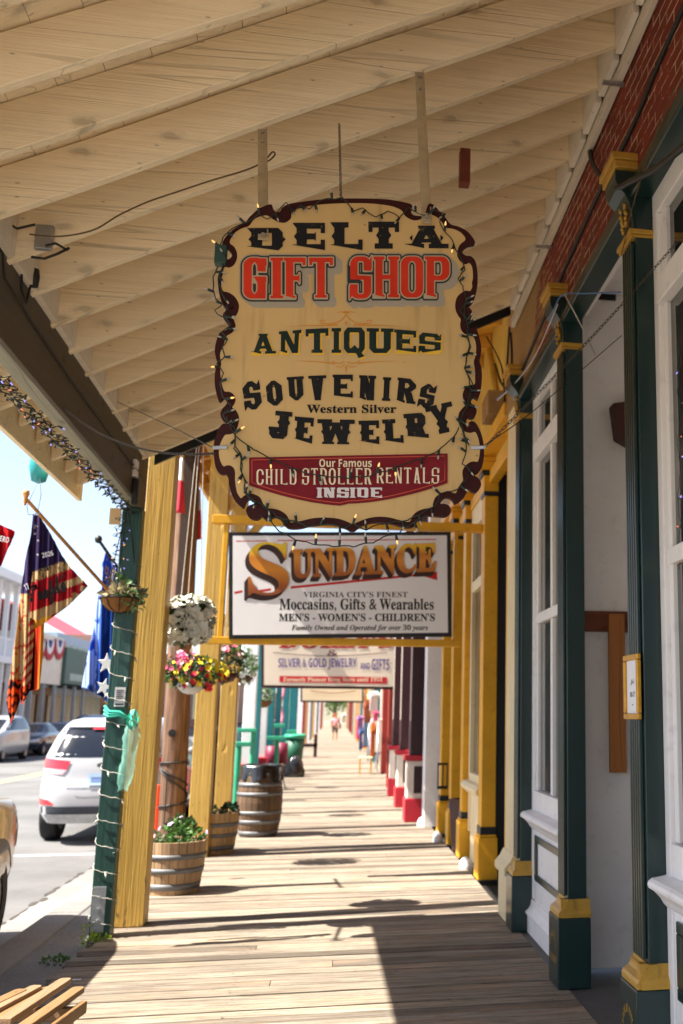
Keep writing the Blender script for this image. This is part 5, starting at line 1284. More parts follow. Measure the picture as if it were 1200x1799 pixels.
# ------------------------------------------------------------------ things tied to the green post
string_lights('string_lights', [
    [Vector((-1.625 + .045 * math.sin(i * .9) + .02 * math.sin(i * 2.3), 3.9 + i * .021 + .05 * math.sin(i * 1.37), 3.175 - .022 * abs(math.sin(i * .7)) - .012 * abs(math.sin(i * 1.9)))) for i in range(222)],
    [Vector((-1.635 + .045 * math.sin(i * 1.2 + 2) + .015 * math.sin(i * 3.1), 3.9 + i * .031 + .05 * math.sin(i * 1.7), 3.165 - .02 * abs(math.sin(i * .8 + 1)))) for i in range(150)]],
    'tangled multicolour fairy lights stapled under the pale street beam', 'fairy lights', M['wire'], [b_blue, b_off, b_red, b_off], .10, wire=.0026, seed=21, on=.8, off_mesh=b_off, away=lambda p, r_: Vector((r_.uniform(-1, 1), r_.uniform(-.6, .6), -r_.uniform(.1, .8))))
hx = []
for i in range(15 * 12):
    t = i / 12; a = 2 * math.pi * t; z = 2.75 - t * .178
    x = -1.6275 + max(-.082, min(.082, .13 * math.cos(a))); y = 8.54 + max(-.09, min(.09, .14 * math.sin(a)))
    hx.append(Vector((x, y, z + .02 * math.sin(a))))
string_lights('string_lights', [hx], 'white wired mini lights spiralling down the green post', 'fairy lights', M['whitecable'], [b_off], .26, wire=.0026, sock=(.007, .03), seed=31, on=1, away=lambda p, r_: Vector((r_.uniform(-.6, .6), -.6, -r_.uniform(.4, 1))))
string_lights('string_lights', [[Vector((-1.70 + .05 * math.sin(i * 1.1), 8.45 + .03 * math.sin(i * .7), 3.15 - i * .012)) for i in range(50)]], 'short dark green light string at the top corner of the green post', 'fairy lights', M['wire'], [b_on, b_blue, b_off], .06, seed=33, on=.6, off_mesh=b_off)
lab = thing('notice', (-1.62, 8.45, 1.66), 'white printed notice stuck on the green post above the teal net bag', 'notice')
MB().box(-1.648, -1.572, 8.452, 8.458, 1.655, 1.80).build('paper', paint('notice paper', (.68, .67, .66), .6, .05), lab)
mb = MB()
for i in range(6): mb.box(-1.638, -1.585 - .008 * (i % 3), 8.450, 8.4515, 1.775 - i * .015, 1.781 - i * .015)
mb.box(-1.640, -1.58, 8.450, 8.4515, 1.668, 1.678); mb.build('print', ink, lab)
tealnet = paint('teal tulle', H('#3fbfa4'), .6, .2, 14, .2)
def netmat(name='pale teal net', c='#9fe0cf', keep=.3):
    t = NT(name); t.base(H(c)); t.setp(.5, 0, .3)
    tp_ = t.n('ShaderNodeBsdfTransparent'); mx = t.n('ShaderNodeMixShader'); mx.inputs[0].default_value = keep; o_ = t.t.nodes['Material Output']
    t.l(tp_.outputs[0], mx.inputs[1]); t.l(t.b.outputs[0], mx.inputs[2]); t.l(mx.outputs[0], o_.inputs[0]); return t.m
nb = thing('gift_bag', (-1.53, 8.45, 1.2), 'sheer teal net bag with a bow tied round the green post', 'net bag')
tz = 1.62
q = MB()
for i in range(3): q.tube([(-1.715, 8.47, tz + .03 * i - .02), (-1.68, 8.44, tz + .02 * i - .04), (-1.60, 8.435, tz - .03 + .012 * i), (-1.54, 8.44, tz - .05), (-1.52, 8.5, tz - .05)], .012, 6)
q.build('ribbon', tealnet, nb)
q = MB()
for a in range(7):
    t_a = a * .9; q.grid(4, 4, lambda u, v: (-1.50 + .045 * v * math.cos(t_a + (u - .5) * .8), 8.43 + .03 * math.sin(t_a * 2 + v * 3), tz - .06 + .075 * v * math.sin(t_a + (u - .5) * .8)))
q.build('bow', tealnet, nb, fixn=False)
def bagsh(u, v, rb=random.Random(2)):
    a = 2 * math.pi * u; wd = .015 + .058 * math.sin(math.pi * min(1, v * .8 + .1)) ; bend = -.035 * v * v
    return (-1.50 + bend + wd * math.cos(a) * (.8 + .2 * math.sin(v * 9)) + .008 * math.sin(a * 9 + v * 30), 8.43 + .4 * wd * math.sin(a), tz - .07 - .50 * v + .02 * math.sin(5 * a))
MB().grid(18, 12, bagsh).build('net', netmat(), nb, fixn=False)
mb = MB()
for sx_, sz_, r_, k0 in ((-1.735, 1.98, .085, 0), (-1.74, 1.80, .075, 1)):
    pts = []
    for i in range(10):
        t = math.pi * i / 5 + .3 + k0; rr = r_ * (1 if i % 2 == 0 else .42); pts.append((sx_ + rr * math.cos(t) * .8, sz_ + rr * math.sin(t)))
    s_ = MB().prism(pts, lambda u, v, d: (u, 8.50 + .012 * d, v), 0, 1)
    o_ = s_.build('star_ornament', paint('white painted star', (.7, .7, .7), .6), bev=.003); tag(o_, 'white wooden star hung on the street side of the green post, ' + ('upper one' if k0 == 0 else 'lower one'), 'star', 'white stars on the green post')
wd_ = thing('weeds', (-1.62, 8.38, -.05), 'bright green weeds growing at the foot of the green post', 'weeds'); mb = MB()
leaves(mb, (-1.62, 8.38, -.02), .11, .05, .06, 150, .026, 91, -.3, 1, .1); leaves(mb, (-1.70, 8.42, .02), .04, .04, .10, 40, .022, 92, -.3, 1, .1); mb.build('foliage', leafmat('weed green', (.30, .45, .04)), wd_, fixn=False)
wd_ = thing('weeds', (-1.86, 7.9, -.07), 'dark tuft of weeds in the shaded asphalt strip', 'weeds'); mb = MB(); leaves(mb, (-1.80, 8.0, -.06), .10, .10, .04, 90, .025, 93, 0, 1, .1); mb.build('foliage', M['leaf'], wd_, fixn=False)
tag(MB().hexa([(x, y, .003 + z) for z in (0, .001) for y in (7.2, 7.225) for x in (-1.52, -1.47)]).build('litter', paint('paper scrap', (.7, .7, .7))), 'small white paper scrap on the shaded boards', 'litter')

string_lights('string_lights', [[onX(1193 + 3 * math.sin(i * 1.7), 610 + i * 26, 1.532) for i in range(16)]], 'thin violet mini lights hanging in the nearest shop window', 'fairy lights', M['wire'], [b_blue, b_red], .16, wire=.0018, sock=(.004, .014), seed=41, on=1)
# ------------------------------------------------------------------ slatted bench corner, bottom left
bn = thing('slatted_bench', (-1.25, 4.5, 0), 'corner of a slatted pale pine bench on the boards', 'bench')
zs = .46
SL = [((140, 1733), (38, 1803), .027), ((117, 1722), (-6, 1803), .027), ((88, 1728), (-40, 1806), .027), ((66, 1732), (-75, 1806), .027), ((40, 1740), (-110, 1810), .027), ((14, 1746), (-150, 1812), .027)]
pine = woodpaint('pale pine', H('#94775a'), 1, var=.18, knots=.5); pine2 = woodpaint('golden pine', H('#8a6a45'), 1, var=.18, knots=.5)
for i, (a, b, hw) in enumerate(SL):
    A_, B_ = onZ(*a, zs), onZ(*b, zs); d = (B_ - A_); B_ = A_ + d.normalized() * .62; d.normalize(); n_ = Vector((d.y, -d.x, 0)); mb = MB(); vs = []
    rise = .012 * math.sin(i * 2.2)
    for zz in (-.024, 0):
        for s, off in ((0, .6), (.018, 1), (.62, 1)):
            c = A_ + d * s
            vs += [c - n_ * hw * off + Vector((0, 0, zz + rise)), c + n_ * hw * off + Vector((0, 0, zz + rise))]
    mb.add(vs, [(0, 1, 3, 2), (2, 3, 5, 4), (6, 8, 9, 7), (8, 10, 11, 9), (0, 6, 7, 1), (4, 5, 11, 10), (0, 2, 8, 6), (2, 4, 10, 8), (1, 7, 9, 3), (3, 9, 11, 5)])
    mb.build('slat', pine if i % 2 else pine2, bn, bev=.004)
A_, B_ = onZ(150, 1742, zs), onZ(50, 1812, zs); d = (B_ - A_).normalized(); B_ = A_ + d * .62
mb = MB().bar(A_ - Vector((0, 0, .06)), B_ - Vector((0, 0, .06)), .026, .05); mb.build('side_rail', pine2, bn, bev=.006)
n_ = Vector((-d.y, d.x, 0)); n_ = n_ if n_.x < 0 else -n_
for s in (.1, .5):
    c = A_ + d * s - Vector((0, 0, .06)); MB().bar(c, c + n_ * .5, .04, .045).build('cross_rail', pine, bn)
for s, o_ in ((.1, .03), (.55, .03), (.1, .47), (.55, .47)):
    c = A_ + d * s + n_ * o_; MB().bar(Vector((c.x, c.y, 0)), Vector((c.x, c.y, zs - .085)), .045, .045, (0, 1, 0)).build('leg', pine, bn)

# ------------------------------------------------------------------ log pole with cables, cone, lamp, flags
pole = thing('utility_pole', (-2.0, 13.2, -.07), 'brown log utility pole with black cable wraps behind the nearest yellow post', 'utility pole')
pc = onY(304, 1400, 13.2); pt_ = onY(330, 860, 13.2)
t = NT('log pole'); v = t.mapping((10, 10, .7)); n1 = t.noise(v, 2, 6, .65, .6); t.base(t.ramp(n1, [(.3, H('#45362c')), (.5, H('#6b503f')), (.72, H('#8f735e'))])); t.bump(n1, .6, .02); logm = t.setp(.8, 0, .2)
ax = lambda z: Vector((pc.x + (pt_.x - pc.x) * (z - pc.z) / (pt_.z - pc.z), 13.2, z))
MB().tube([ax(z) for z in (-.2, 1, 2, 3, 4.5, 7)], [.15, .147, .143, .138, .133, .12], 18).build('pole', logm, pole)
mb = MB(); R = .158
def helix(z0, z1, a0, a1, n=30): return [ax(z0 + (z1 - z0) * i / n) + Vector((R * math.cos(a0 + (a1 - a0) * i / n), R * math.sin(a0 + (a1 - a0) * i / n), 0)) for i in range(n + 1)]
mb.tube(helix(1.02, 1.05, 0, 6.3), .012, 6); mb.tube(helix(1.0, .55, 3.2, 7.4), .011, 6); mb.tube(helix(1.06, .78, 2.6, 6.2), .011, 6); mb.tube(helix(.52, .60, 2.8, 6.6), .012, 6)
mb.tube([ax(.9) + Vector((-.05, -.18, 0)), ax(.35) + Vector((-.06, -.175, 0))], .007, 5); mb.build('cable', M['cable'], pole)
for z in (1.38, .33):
    c = ax(z) + Vector((-.02, -.15, 0)); q = MB(); q.tube([c, c - Vector((0, .03, 0))], .045, 14); q.tube([c - Vector((0, .03, 0)), c - Vector((0, .035, 0))], .02, 10); q.build('cable_spool', M['cable'], pole)
mb = MB(); mb.box(ax(3.6).x - .05, ax(3.6).x + .05, 13.02, 13.045, 3.0, 6.2); mb.build('conduit', paint('dark brown conduit', H('#45342a'), .6), pole)
# banners on the pole
def bannerflag(name, px, Y, label, c1, group=None):
    mb = MB(); P = [onY(x, y, Y) for x, y in px]
    mb.grid(8, 12, lambda u, v: (P[0] * (1 - u) + P[1] * u) * (1 - v) + (P[3] * (1 - u) + P[2] * u) * v + Vector((0, .05 * math.sin(u * 5 + v * 2), 0)))
    o = mb.build(name, c1, fixn=False); s = o.modifiers.new('s', 'SOLIDIFY'); s.thickness = .004; return tag(o, label, 'banner', group)
def redwhite(name, z0):
    t = NT(name); sx = t.n('ShaderNodeSeparateXYZ'); t.l(t.co.outputs['Object'], sx.inputs[0]); nz = t.noise(t.mapping((1, 1, 1)), 4, 2)
    f = t.math('GREATER_THAN', t.math('ADD', sx.outputs['Z'], t.math('MULTIPLY', nz, .3)), z0); t.base(t.mix(f, H('#c01f38'), (.72, .70, .68))); return t.setp(.75)
bannerflag('banner', [(306, 812), (322, 806), (324, 902), (304, 904)], 12.9, 'red and white cloth banner hanging left of the log pole', redwhite('banner cloth', 4.55))
bannerflag('banner', [(345, 860), (353, 862), (354, 948), (343, 952)], 13.3, 'red and white cloth banner hanging right of the log pole', redwhite('banner cloth b', 4.25))
cn = thing('traffic_cone', (-2.15, 12.6, -.07), 'orange traffic cone beside the log pole', 'traffic cone')
orange = paint('cone orange', H('#ff4a18'), .5, .05)
cc = onZ(271, 1478, -.07); cc.z = -.07
MB().lathe([(.15, .03), (.12, .2), (.03, .72), (.025, .73), (0, .73)], cc, 20).build('cone', orange, cn); MB().box(cc.x - .18, cc.x + .18, cc.y - .18, cc.y + .18, cc.z, cc.z + .03).build('base', orange, cn, bev=.01)
# lamp post: black with lantern head
lp = thing('street_lamp', onY(378, 1500, 18), 'black lamp post with a white glass lantern and spiked cap by the kerb', 'street lamp')
lx = onY(379, 1340, 18.0); lt = onY(384, 1100, 18.0); bx = lx.x
MB().lathe([(.14, -.2), (.14, .1), (.10, .25), (.09, .45), (.085, 1.25), (.11, 1.28), (.11, 1.32), (.06, 1.4)], (bx, 18, 0), 16).build('base', M['blackiron'], lp)
MB().tube([(bx, 18, 1.3), (lt.x, 18, lt.z - .35)], [.05, .038], 12).build('pole', M['blackiron'], lp)
MB().lathe([(.06, -.35), (.16, -.33), (.19, -.02), (.17, 0), (.10, -.3)], lt, 12).build('globe', paint('lantern glass', (.62, .64, .66), .25, .05), lp)
MB().lathe([(.2, -.02), (.21, .03), (.13, .1), (.14, .14), (.07, .22), (.02, .26), (.03, .29), (0, .38)], lt, 12).build('lantern_cap', M['blackiron'], lp)

# ------------------------------------------------------------------ flags
def cloth(name, outline, Y, colfn, m, root, fold=.03, nu=60, nv=90, ph=0, tilt=0):
    """cloth inside a pixel outline at depth Y with vertical folds; colfn(px, py) paints the dyed pattern"""
    vs, fs = [], []
    xs = [p[0] for p in outline]; ysx = [p[1] for p in outline]; x0, x1, y0, y1 = min(xs), max(xs), min(ysx), max(ysx)
    idx = {}; rows = []
    for j in range(nv + 1):
        py = y0 + (y1 - y0) * (j + .0) / nv; py = min(max(py, y0 + .05), y1 - .05); xc = []
        for i in range(len(outline)):
            (ax_, ay), (bx_, by) = outline[i], outline[(i + 1) % len(outline)]
            if (ay > py) != (by > py): xc.append(ax_ + (bx_ - ax_) * (py - ay) / (by - ay))
        xc.sort(); rows.append((py, xc[0], xc[-1]) if len(xc) >= 2 else (py, None, None))
    cols = []
    for py, a, b in rows:
        for i in range(nu + 1):
            px = a + (b - a) * i / nu; p = onY(px, py, Y + fold * math.sin(px * .33 + ph + .012 * (py - y0)) + fold * .5 * math.sin(px * .71 + py * .02 + ph) + tilt * (py - y0))
            vs.append(p); cols.append(colfn(px, py))
    fs = [(j * (nu + 1) + i, j * (nu + 1) + i + 1, (j + 1) * (nu + 1) + i + 1, (j + 1) * (nu + 1) + i) for j in range(nv) for i in range(nu)]
    o = MB().add(vs, fs, True).build(name, m, root, fixn=False)
    ca = o.data.color_attributes.new('Col', 'FLOAT_COLOR', 'POINT')
    ca.data.foreach_set('color', np.array([(*c, 1) for c in cols], np.float32).ravel())
    s = o.modifiers.new('s', 'SOLIDIFY'); s.thickness = .003; return o
clothm = attr_mat('flag cloth', .75, .15, trans=.35)
fl = thing('flag', (-1.95, 8.1, 2.5), 'purple, red and cream patriotic flag hanging from a wooden pole beside the porch', 'flag')
pa, pb = onY(45, 876, 7.75), onY(192, 1040, 8.40)
MB().tube([pa, pb], .013, 10).build('flag_pole', woodpaint('flag pole wood', H('#c48a4a'), 1), fl)
MB().lathe([(.008, -.05), (.014, -.02), (.012, .0), (.024, .03), (.022, .055), (0, .06)], pa, 10).build('finial', woodpaint('finial wood', H('#c48a4a'), 1), fl)
def vnoise(x, y, s): return min(1, max(0, .5 + .62 * mnoise.noise(Vector((x * s * .36, y * s * .30, 3.3 * s)))))
PUR, RED_, CRM, BLK, ORG, YLW = H('#33264f'), H('#a81c26'), H('#c4a678'), H('#1b1416'), H('#e5571c'), H('#e8b23c')
def mainpat(x, y):
    # pattern axis: rows run up to the right along the pole
    r = y + (x - 65) * .36
    if y > 1195 - .2 * x: 
        n = vnoise(x, y, .55); return ORG if n > .55 else (BLK if n < .42 else H('#8a2412'))
    e = (x - 65) / 90
    if x > 60 and y > 905 and (x - (68 + (y - 905) * .70)) > 3.5: return H('#1c1230')
    if r < 1003: return PUR
    if r < 1021: return CRM if vnoise(x, y, .9) > .34 else H('#5a4634')
    if r < 1040: return RED_
    if r < 1053: return CRM if x > 98 else RED_
    if r < 1072: return RED_ if vnoise(x, y, .25) > .3 else CRM
    if r < 1090: return CRM
    if r < 1106: return RED_ if x > 90 else YLW
    return H('#a5162a')
def colpat(x, y):
    n = vnoise(x, y, .5)
    if y < 1045: return k(PUR, 1.1)
    if y > 1195: return ORG if n > .52 else (BLK if n < .44 else H('#7a2212'))
    if n > .72: return H('#b3472a')
    return CRM if n > .22 else H('#c98d4e')
def colpat2(x, y):
    if y > 1205: 
        n = vnoise(x, y, .6); return ORG if n > .5 else BLK
    s = (y * 1 + x * 1.2) % 17
    return RED_ if s < 8 else (CRM if y > 1100 else H('#8f7a4a'))
def backpat(x, y): return BLK if x < 60 + (1240 - y) * .02 else (H('#d8401c') if x < 68 + (1180 - y) * .05 else H('#d89a34'))
cloth('flag_back', [(58, 1090), (78, 1085), (75, 1150), (70, 1200), (69, 1212), (52, 1214), (50, 1180)], 8.06, backpat, clothm, fl, .012)
cloth('flag_fold', [(58, 905), (66, 905), (63, 960), (52, 1050), (48, 1110), (42, 1180), (36, 1230), (19, 1273), (12, 1235), (15, 1210), (26, 1130), (34, 1060), (44, 990), (54, 940)], 7.93, colpat, clothm, fl, .022, 30, 110)
cloth('flag_fold', [(52, 1085), (62, 1090), (58, 1130), (55, 1180), (52, 1215), (38, 1240), (34, 1218), (44, 1150), (48, 1105)], 7.98, colpat2, clothm, fl, .014, 20, 60)
cloth('flag_field', [(62, 904), (68, 905), (86, 933), (110, 978), (124, 998), (155, 1030), (120, 1065), (76, 1097), (50, 1112), (52, 1060), (58, 990), (59, 940)], 8.0, mainpat, clothm, fl, .012, 90, 110)
fp = lambda x, y: onY(x, y, 7.955 if x > 62 else 7.90)
mb = MB()
def slant(b, th):
    return lambda u, t, px, py: (b[0] + (px - b[0]) * math.cos(th) + (py - b[3]) * math.sin(th) * -1, b[3] + (px - b[0]) * math.sin(th) + (py - b[3]) * math.cos(th))
b = (75, 972, 95, 981); text_to(mb, '2026', b, fp, 'sans', 0, slant(b, -.25))
b = (45, 1027, 53, 1038); text_to(mb, '17', b, lambda x, y: onY(x, y, 7.88), 'sans', 0, slant(b, -.4))
b = (55, 926, 66, 960); text_to(mb, 's', (60, 921, 68, 930), fp, 'script', .03); 
for x, y in ((67, 950), (66, 975), (62, 938)):
    pts = [(x + 3.0 * (1 if i % 2 == 0 else .4) * math.cos(i * math.pi / 5), y + 3.0 * (1 if i % 2 == 0 else .4) * math.sin(i * math.pi / 5)) for i in range(10)]
    v, f = fill2d([pts]); mb.add([fp(px, py) for px, py, _ in v], f)
mb.build('white_print', flat('flag white print', (.7, .68, .68)), fl, fixn=False)
mb = MB()
b = (66, 1000, 92, 1009); text_to(mb, 'We the', b, fp, 'script', .03, slant(b, -.33))
b = (60, 1030, 128, 1074); text_to(mb, 'People', b, fp, 'script', .04, slant(b, -.36))
b = (103, 1011, 115, 1017); text_to(mb, 'the', b, fp, 'script', .02, slant(b, -.33))
b = (60, 1081, 92, 1090); text_to(mb, 'THE ALONG', b, fp, 'serif', 0, slant(b, -.34)) if False else None
mb.build('black_print', ink, fl, fixn=False)
tag(MB().tube([pa + Vector((.09, .06, -.09)), onY(50, 905, 7.8), onY(47, 890, 7.8), onY(58, 865, 7.8), onY(70, 840, 7.8), onY(72, 870, 7.82), onY(66, 900, 7.84), onY(56, 906, 7.84)], .0035, 6).build('cord', flat('blue cord', H('#8fa6c8'))), 'pale blue cord loop holding the flag pole to the eave', 'cord')
hb = thing('lantern_ornament', onY(68, 825, 7.8), 'small teal hanging ornament below the porch eave above the flag', 'ornament')
MB().lathe([(.0, -.12), (.05, -.1), (.075, .0), (.06, .11), (.02, .15), (0, .15)], onY(70, 822, 7.85), 8).build('ornament', paint('teal tin', H('#1f868c'), .4), hb)
fb_ = thing('flag', (-2.1, 10.4, 2), 'blue flag with small gold print hanging from a dark pole behind the green post', 'flag')
BLU, BL2, BL3 = H('#3a68c8'), H('#a5bdea'), H('#244a9e')
def bluepat(x, y):
    if (x - 183) + (y - 950) * .06 < 1 and x < 190: return BL2 if vnoise(x, y, .2) > .35 else BLU
    if y < 1050 and 183 < x < 200 and vnoise(x, y, 1.1) > .68: return H('#d6b348')
    return BLU if vnoise(x * .6, y * .25, .22) > .4 else BL3
cloth('flag_cloth', [(186, 968), (196, 982), (212, 1000), (214, 1060), (205, 1110), (207, 1150), (200, 1190), (190, 1238), (180, 1225), (160, 1215), (144, 1208), (150, 1175), (165, 1100), (172, 1050), (180, 990)], 10.4, bluepat, clothm, fb_, .04, 60, 90, 1)
MB().tube([onY(172, 947, 10.1), onY(205, 995, 10.4), onY(240, 1045, 10.7)], .014, 8).build('flag_pole', M['cable'], fb_)
MB().blob(onY(173, 948, 10.1), .035, .03, .04, 8).build('finial', M['cable'], fb_)
rf = thing('banner', onY(10, 950, 8.5), 'red hanging banner with white letters cut by the left edge of view', 'banner')
cloth('banner_cloth', [(-60, 908), (-10, 918), (27, 934), (25, 942), (14, 965), (2, 996), (-60, 1010)], 8.5, lambda x, y: H('#c4161f') if y < 940 else H('#b01019'), clothm, rf, .02, 40, 40)
mb = MB(); b = (-1, 941, 15, 951); text_to(mb, 'ERO', b, lambda x, y: onY(x, y, 8.42), 'sans', 0, slant(b, .22)); mb.build('lettering', swhite, rf, fixn=False)
yf = thing('flag', onY(193, 1235, 11), 'small yellow cloth corner below the blue flag by the green post', 'flag')
cloth('cloth', [(190, 1225), (203, 1213), (204, 1245), (194, 1246), (184, 1233)], 11, lambda x, y: H('#d9c21c'), clothm, yf, .02, 20, 20)

# ------------------------------------------------------------------ vehicles
def car(name, loc, rz, slices, n_exp, paintm, label, cat, group=None, L0=0):
    """slices: (z, rear y, front y, half width); y runs to the front"""
    root = thing(name, loc, label, cat, group)
    T = Matrix.Translation(loc) @ Matrix.Rotation(rz, 4, 'Z')
    zs = [s[0] for s in slices]
    def at(z):
        for a, b in zip(slices, slices[1:]):
            if a[0] <= z <= b[0]:
                t = (z - a[0]) / (b[0] - a[0]); return [a[i] + (b[i] - a[i]) * t for i in range(4)]
        return slices[-1] if z > zs[-1] else slices[0]
    def pt(z, a, off=0):
        _, r, f, hw = at(z); cy = (r + f) / 2; ly = (f - r) / 2 + off; e = 2 / n_exp; c, s = math.cos(a), math.sin(a)
        return T @ Vector(((hw + off) * abs(c) ** e * (1 if c >= 0 else -1), cy + ly * abs(s) ** e * (1 if s >= 0 else -1), z))
    Zl = []
    for a, b in zip(zs, zs[1:]):
        m = max(1, int((b - a) / .07)); Zl += [a + (b - a) * i / m for i in range(m)]
    Zl.append(zs[-1]); N = 64
    vs = [pt(z, 2 * math.pi * i / N) for z in Zl for i in range(N)]; m = len(Zl)
    fs = [(j * N + i, j * N + (i + 1) % N, (j + 1) * N + (i + 1) % N, (j + 1) * N + i) for j in range(m - 1) for i in range(N)]
    mb = MB(); mb.add(vs, fs, True); mb.add(vs[-N:], [tuple(range(N))], True); mb.add(vs[:N], [tuple(reversed(range(N)))])
    mb.build('body', paintm, root)
    def rear(x, z, off=.006, front=False):
        _, r, f, hw = at(z); q = min(.999, abs(x) / hw); k_ = (1 - q ** n_exp) ** (1 / n_exp); cy = (r + f) / 2; ly = (f - r) / 2
        return T @ Vector((x, cy + (1 if front else -1) * (ly * k_ + off), z))
    def side(y, z, sgn=1, off=.006):
        _, r, f, hw = at(z); cy = (r + f) / 2; ly = (f - r) / 2; q = min(.999, abs(y - cy) / ly)
        return T @ Vector((sgn * (hw * (1 - q ** n_exp) ** (1 / n_exp) + off), y, z))
    def patch(nm, poly, fn, m, off=.006, parent=None, sub=5, **kw2):
        """quad poly of 4 (u, z) points mapped on the surface"""
        (a, b, c, d) = poly; q = MB()
        q.grid(14, sub, lambda u, v: fn((a[0] * (1 - u) + b[0] * u) * (1 - v) + (d[0] * (1 - u) + c[0] * u) * v, (a[1] * (1 - u) + b[1] * u) * (1 - v) + (d[1] * (1 - u) + c[1] * u) * v, off=off, **kw2))
        return q.build(nm, m, parent or root, fixn=False)
    def wheel(x, y, r=.36, w_=.23):
        c = T @ Vector((x, y, r)); ax_ = (T.to_3x3() @ Vector((1, 0, 0))) * (1 if x > 0 else -1)
        prof = [(-w_ / 2, r * .6), (-w_ / 2, r * .93), (-w_ * .36, r), (w_ * .36, r), (w_ / 2, r * .93), (w_ / 2, r * .62)]
        def ring(mb_, pf, n=28):
            a = ax_.orthogonal().normalized(); b = ax_.cross(a); vs = [c + ax_ * o + (a * math.cos(2 * math.pi * i / n) + b * math.sin(2 * math.pi * i / n)) * rr for o, rr in pf for i in range(n)]
            mb_.add(vs, [(j * n + i, j * n + (i + 1) % n, (j + 1) * n + (i + 1) % n, (j + 1) * n + i) for j in range(len(pf) - 1) for i in range(n)], True)
        q = MB(); ring(q, prof); wh = q.build('wheel', M['tyre'], root)
        q = MB(); ring(q, [(w_ * .42, r * .62), (w_ * .47, r * .58), (w_ * .36, r * .5), (w_ * .30, r * .18), (w_ * .40, r * .14), (w_ * .40, .001)], 20); q.build('rim', M['rim'], wh, fixn=False)
        q = MB(); ring(q, [(-w_ / 2, r * .6), (-w_ * .4, .001)], 20); q.build('brake_disc', M['blackiron'], wh, fixn=False)
    return root, T, at, rear, side, patch, wheel
M['tyre'] = paint('tyre rubber', (.016, .016, .017), .8, .2, 20, .2, 60); M['rim'] = paint('alloy rim', (.35, .35, .36), .3, .1, 10, 0, metal=.8)
M['carwhite'] = paint('white car paint', (.42, .425, .44), .22, .03, 2, 0, spec=.6, coat=.6); M['cardark'] = paint('dark blue car paint', (.012, .018, .035), .2, .1, 2, 0, spec=.6, coat=.6)
M['carblue'] = paint('blue car paint', (.045, .10, .24), .2, .1, 2, 0, spec=.6, coat=.6); M['cartan'] = paint('tan truck paint', (.44, .37, .26), .28, .05, 2, 0, spec=.6, coat=.5)
M['tail'] = paint('tail light red', (.60, .02, .035), .15, .1, 9, 0, spec=.8); M['tailpale'] = paint('tail light lower pale', (.62, .36, .38), .2, .1, 9, 0, spec=.8); M['plastic'] = paint('grey bumper plastic', (.035, .04, .05), .6, .1, 10, .1); M['headlamp'] = paint('headlamp lens', (.55, .58, .62), .1, .1, 10, 0, spec=.9)
RZ = -.2
SUV = [(.30, .10, 4.6, .86), (.42, .02, 4.74, .93), (.55, .0, 4.78, .95), (.76, .0, 4.76, .955), (.90, .05, 4.70, .95), (1.04, .07, 4.55, .94), (1.16, .09, 4.25, .93), (1.24, .12, 3.75, .90), (1.48, .28, 2.95, .80), (1.64, .44, 2.60, .71), (1.71, .56, 2.40, .64), (1.745, .85, 2.1, .52)]
c0 = onY(170, 1453, 15.95); loc = Vector((c0.x, 15.95, RZ))
root, T, at, rear, side, patch, wheel = car('parked_suv', loc, 0, SUV, 5.5, M['carwhite'], 'white suv parked at the kerb, seen from behind beside the green post', 'car')
for x in (-.80, .80): wheel(x, .95); wheel(x, 3.75)
patch('rear_window', ((-.76, 1.20), (.76, 1.20), (.64, 1.60), (-.64, 1.60)), rear, M['carglass'])
patch('spoiler', ((-.62, 1.62), (.62, 1.62), (.58, 1.68), (-.58, 1.68)), rear, M['carwhite'], .05)
patch('brake_light', ((-.22, 1.585), (.22, 1.585), (.22, 1.615), (-.22, 1.615)), rear, M['tail'], .05)
for s in (-1, 1):
    tl = patch('tail_light', ((s * .925, 1.06), (s * .47, 1.03), (s * .43, 1.15), (s * .905, 1.20)), rear, M['tail'], .012); patch('reverse_lens', ((s * .93, .99), (s * .52, .965), (s * .47, 1.03), (s * .925, 1.06)), rear, M['tailpale'], .012, tl)
    patch('fog_light', ((s * .90, .56), (s * .58, .555), (s * .68, .62), (s * .88, .645)), rear, M['tail'], .02)
    patch('side_window', ((.55, 1.24), (2.9, 1.26), (2.5, 1.58), (.75, 1.60)), side, M['carglass'], sgn=s)
patch('bumper', ((-.94, .33), (.94, .33), (.94, .53), (-.94, .53)), rear, M['plastic'], .018); patch('skid_plate', ((-.66, .30), (.66, .30), (.74, .43), (-.74, .43)), rear, M['steel'], .035)
pl = patch('licence_plate', ((-.17, .82), (.17, .82), (.17, .98), (-.17, .98)), rear, paint('plate blue grey', (.30, .42, .60), .5), .03)
patch('plate_recess', ((-.46, .79), (.46, .79), (.40, 1.01), (-.40, 1.01)), rear, M['carwhite'], .012)
patch('plate_text', ((-.13, .86), (.13, .86), (.13, .93), (-.13, .93)), rear, paint('plate digits blur', (.10, .16, .32), .5), .034, pl)
patch('chrome_strip', ((-.40, .775), (.40, .775), (.40, .785), (-.40, .785)), rear, M['steel'], .02)
q = MB(); e = rear(0, 1.09, .02); q.prism([(.075 * math.cos(a), .035 * math.sin(a)) for a in [2 * math.pi * i / 20 for i in range(20)]], lambda u, v, d: e + Vector((u, -d, v)), 0, .012); q.build('badge', paint('dark badge', (.12, .12, .14), .25, metal=.5), root)
q = MB().bar(rear(.05, 1.22, .03), rear(.36, 1.23, .03), .03, .03); q.build('wiper', M['plastic'], root)
for s in (-1, 1):
    q = MB(); c = side(2.75, 1.24, s, .10); q.blob(c, .11, .07, .08, 10); q.build('wing_mirror', M['carwhite'], root)
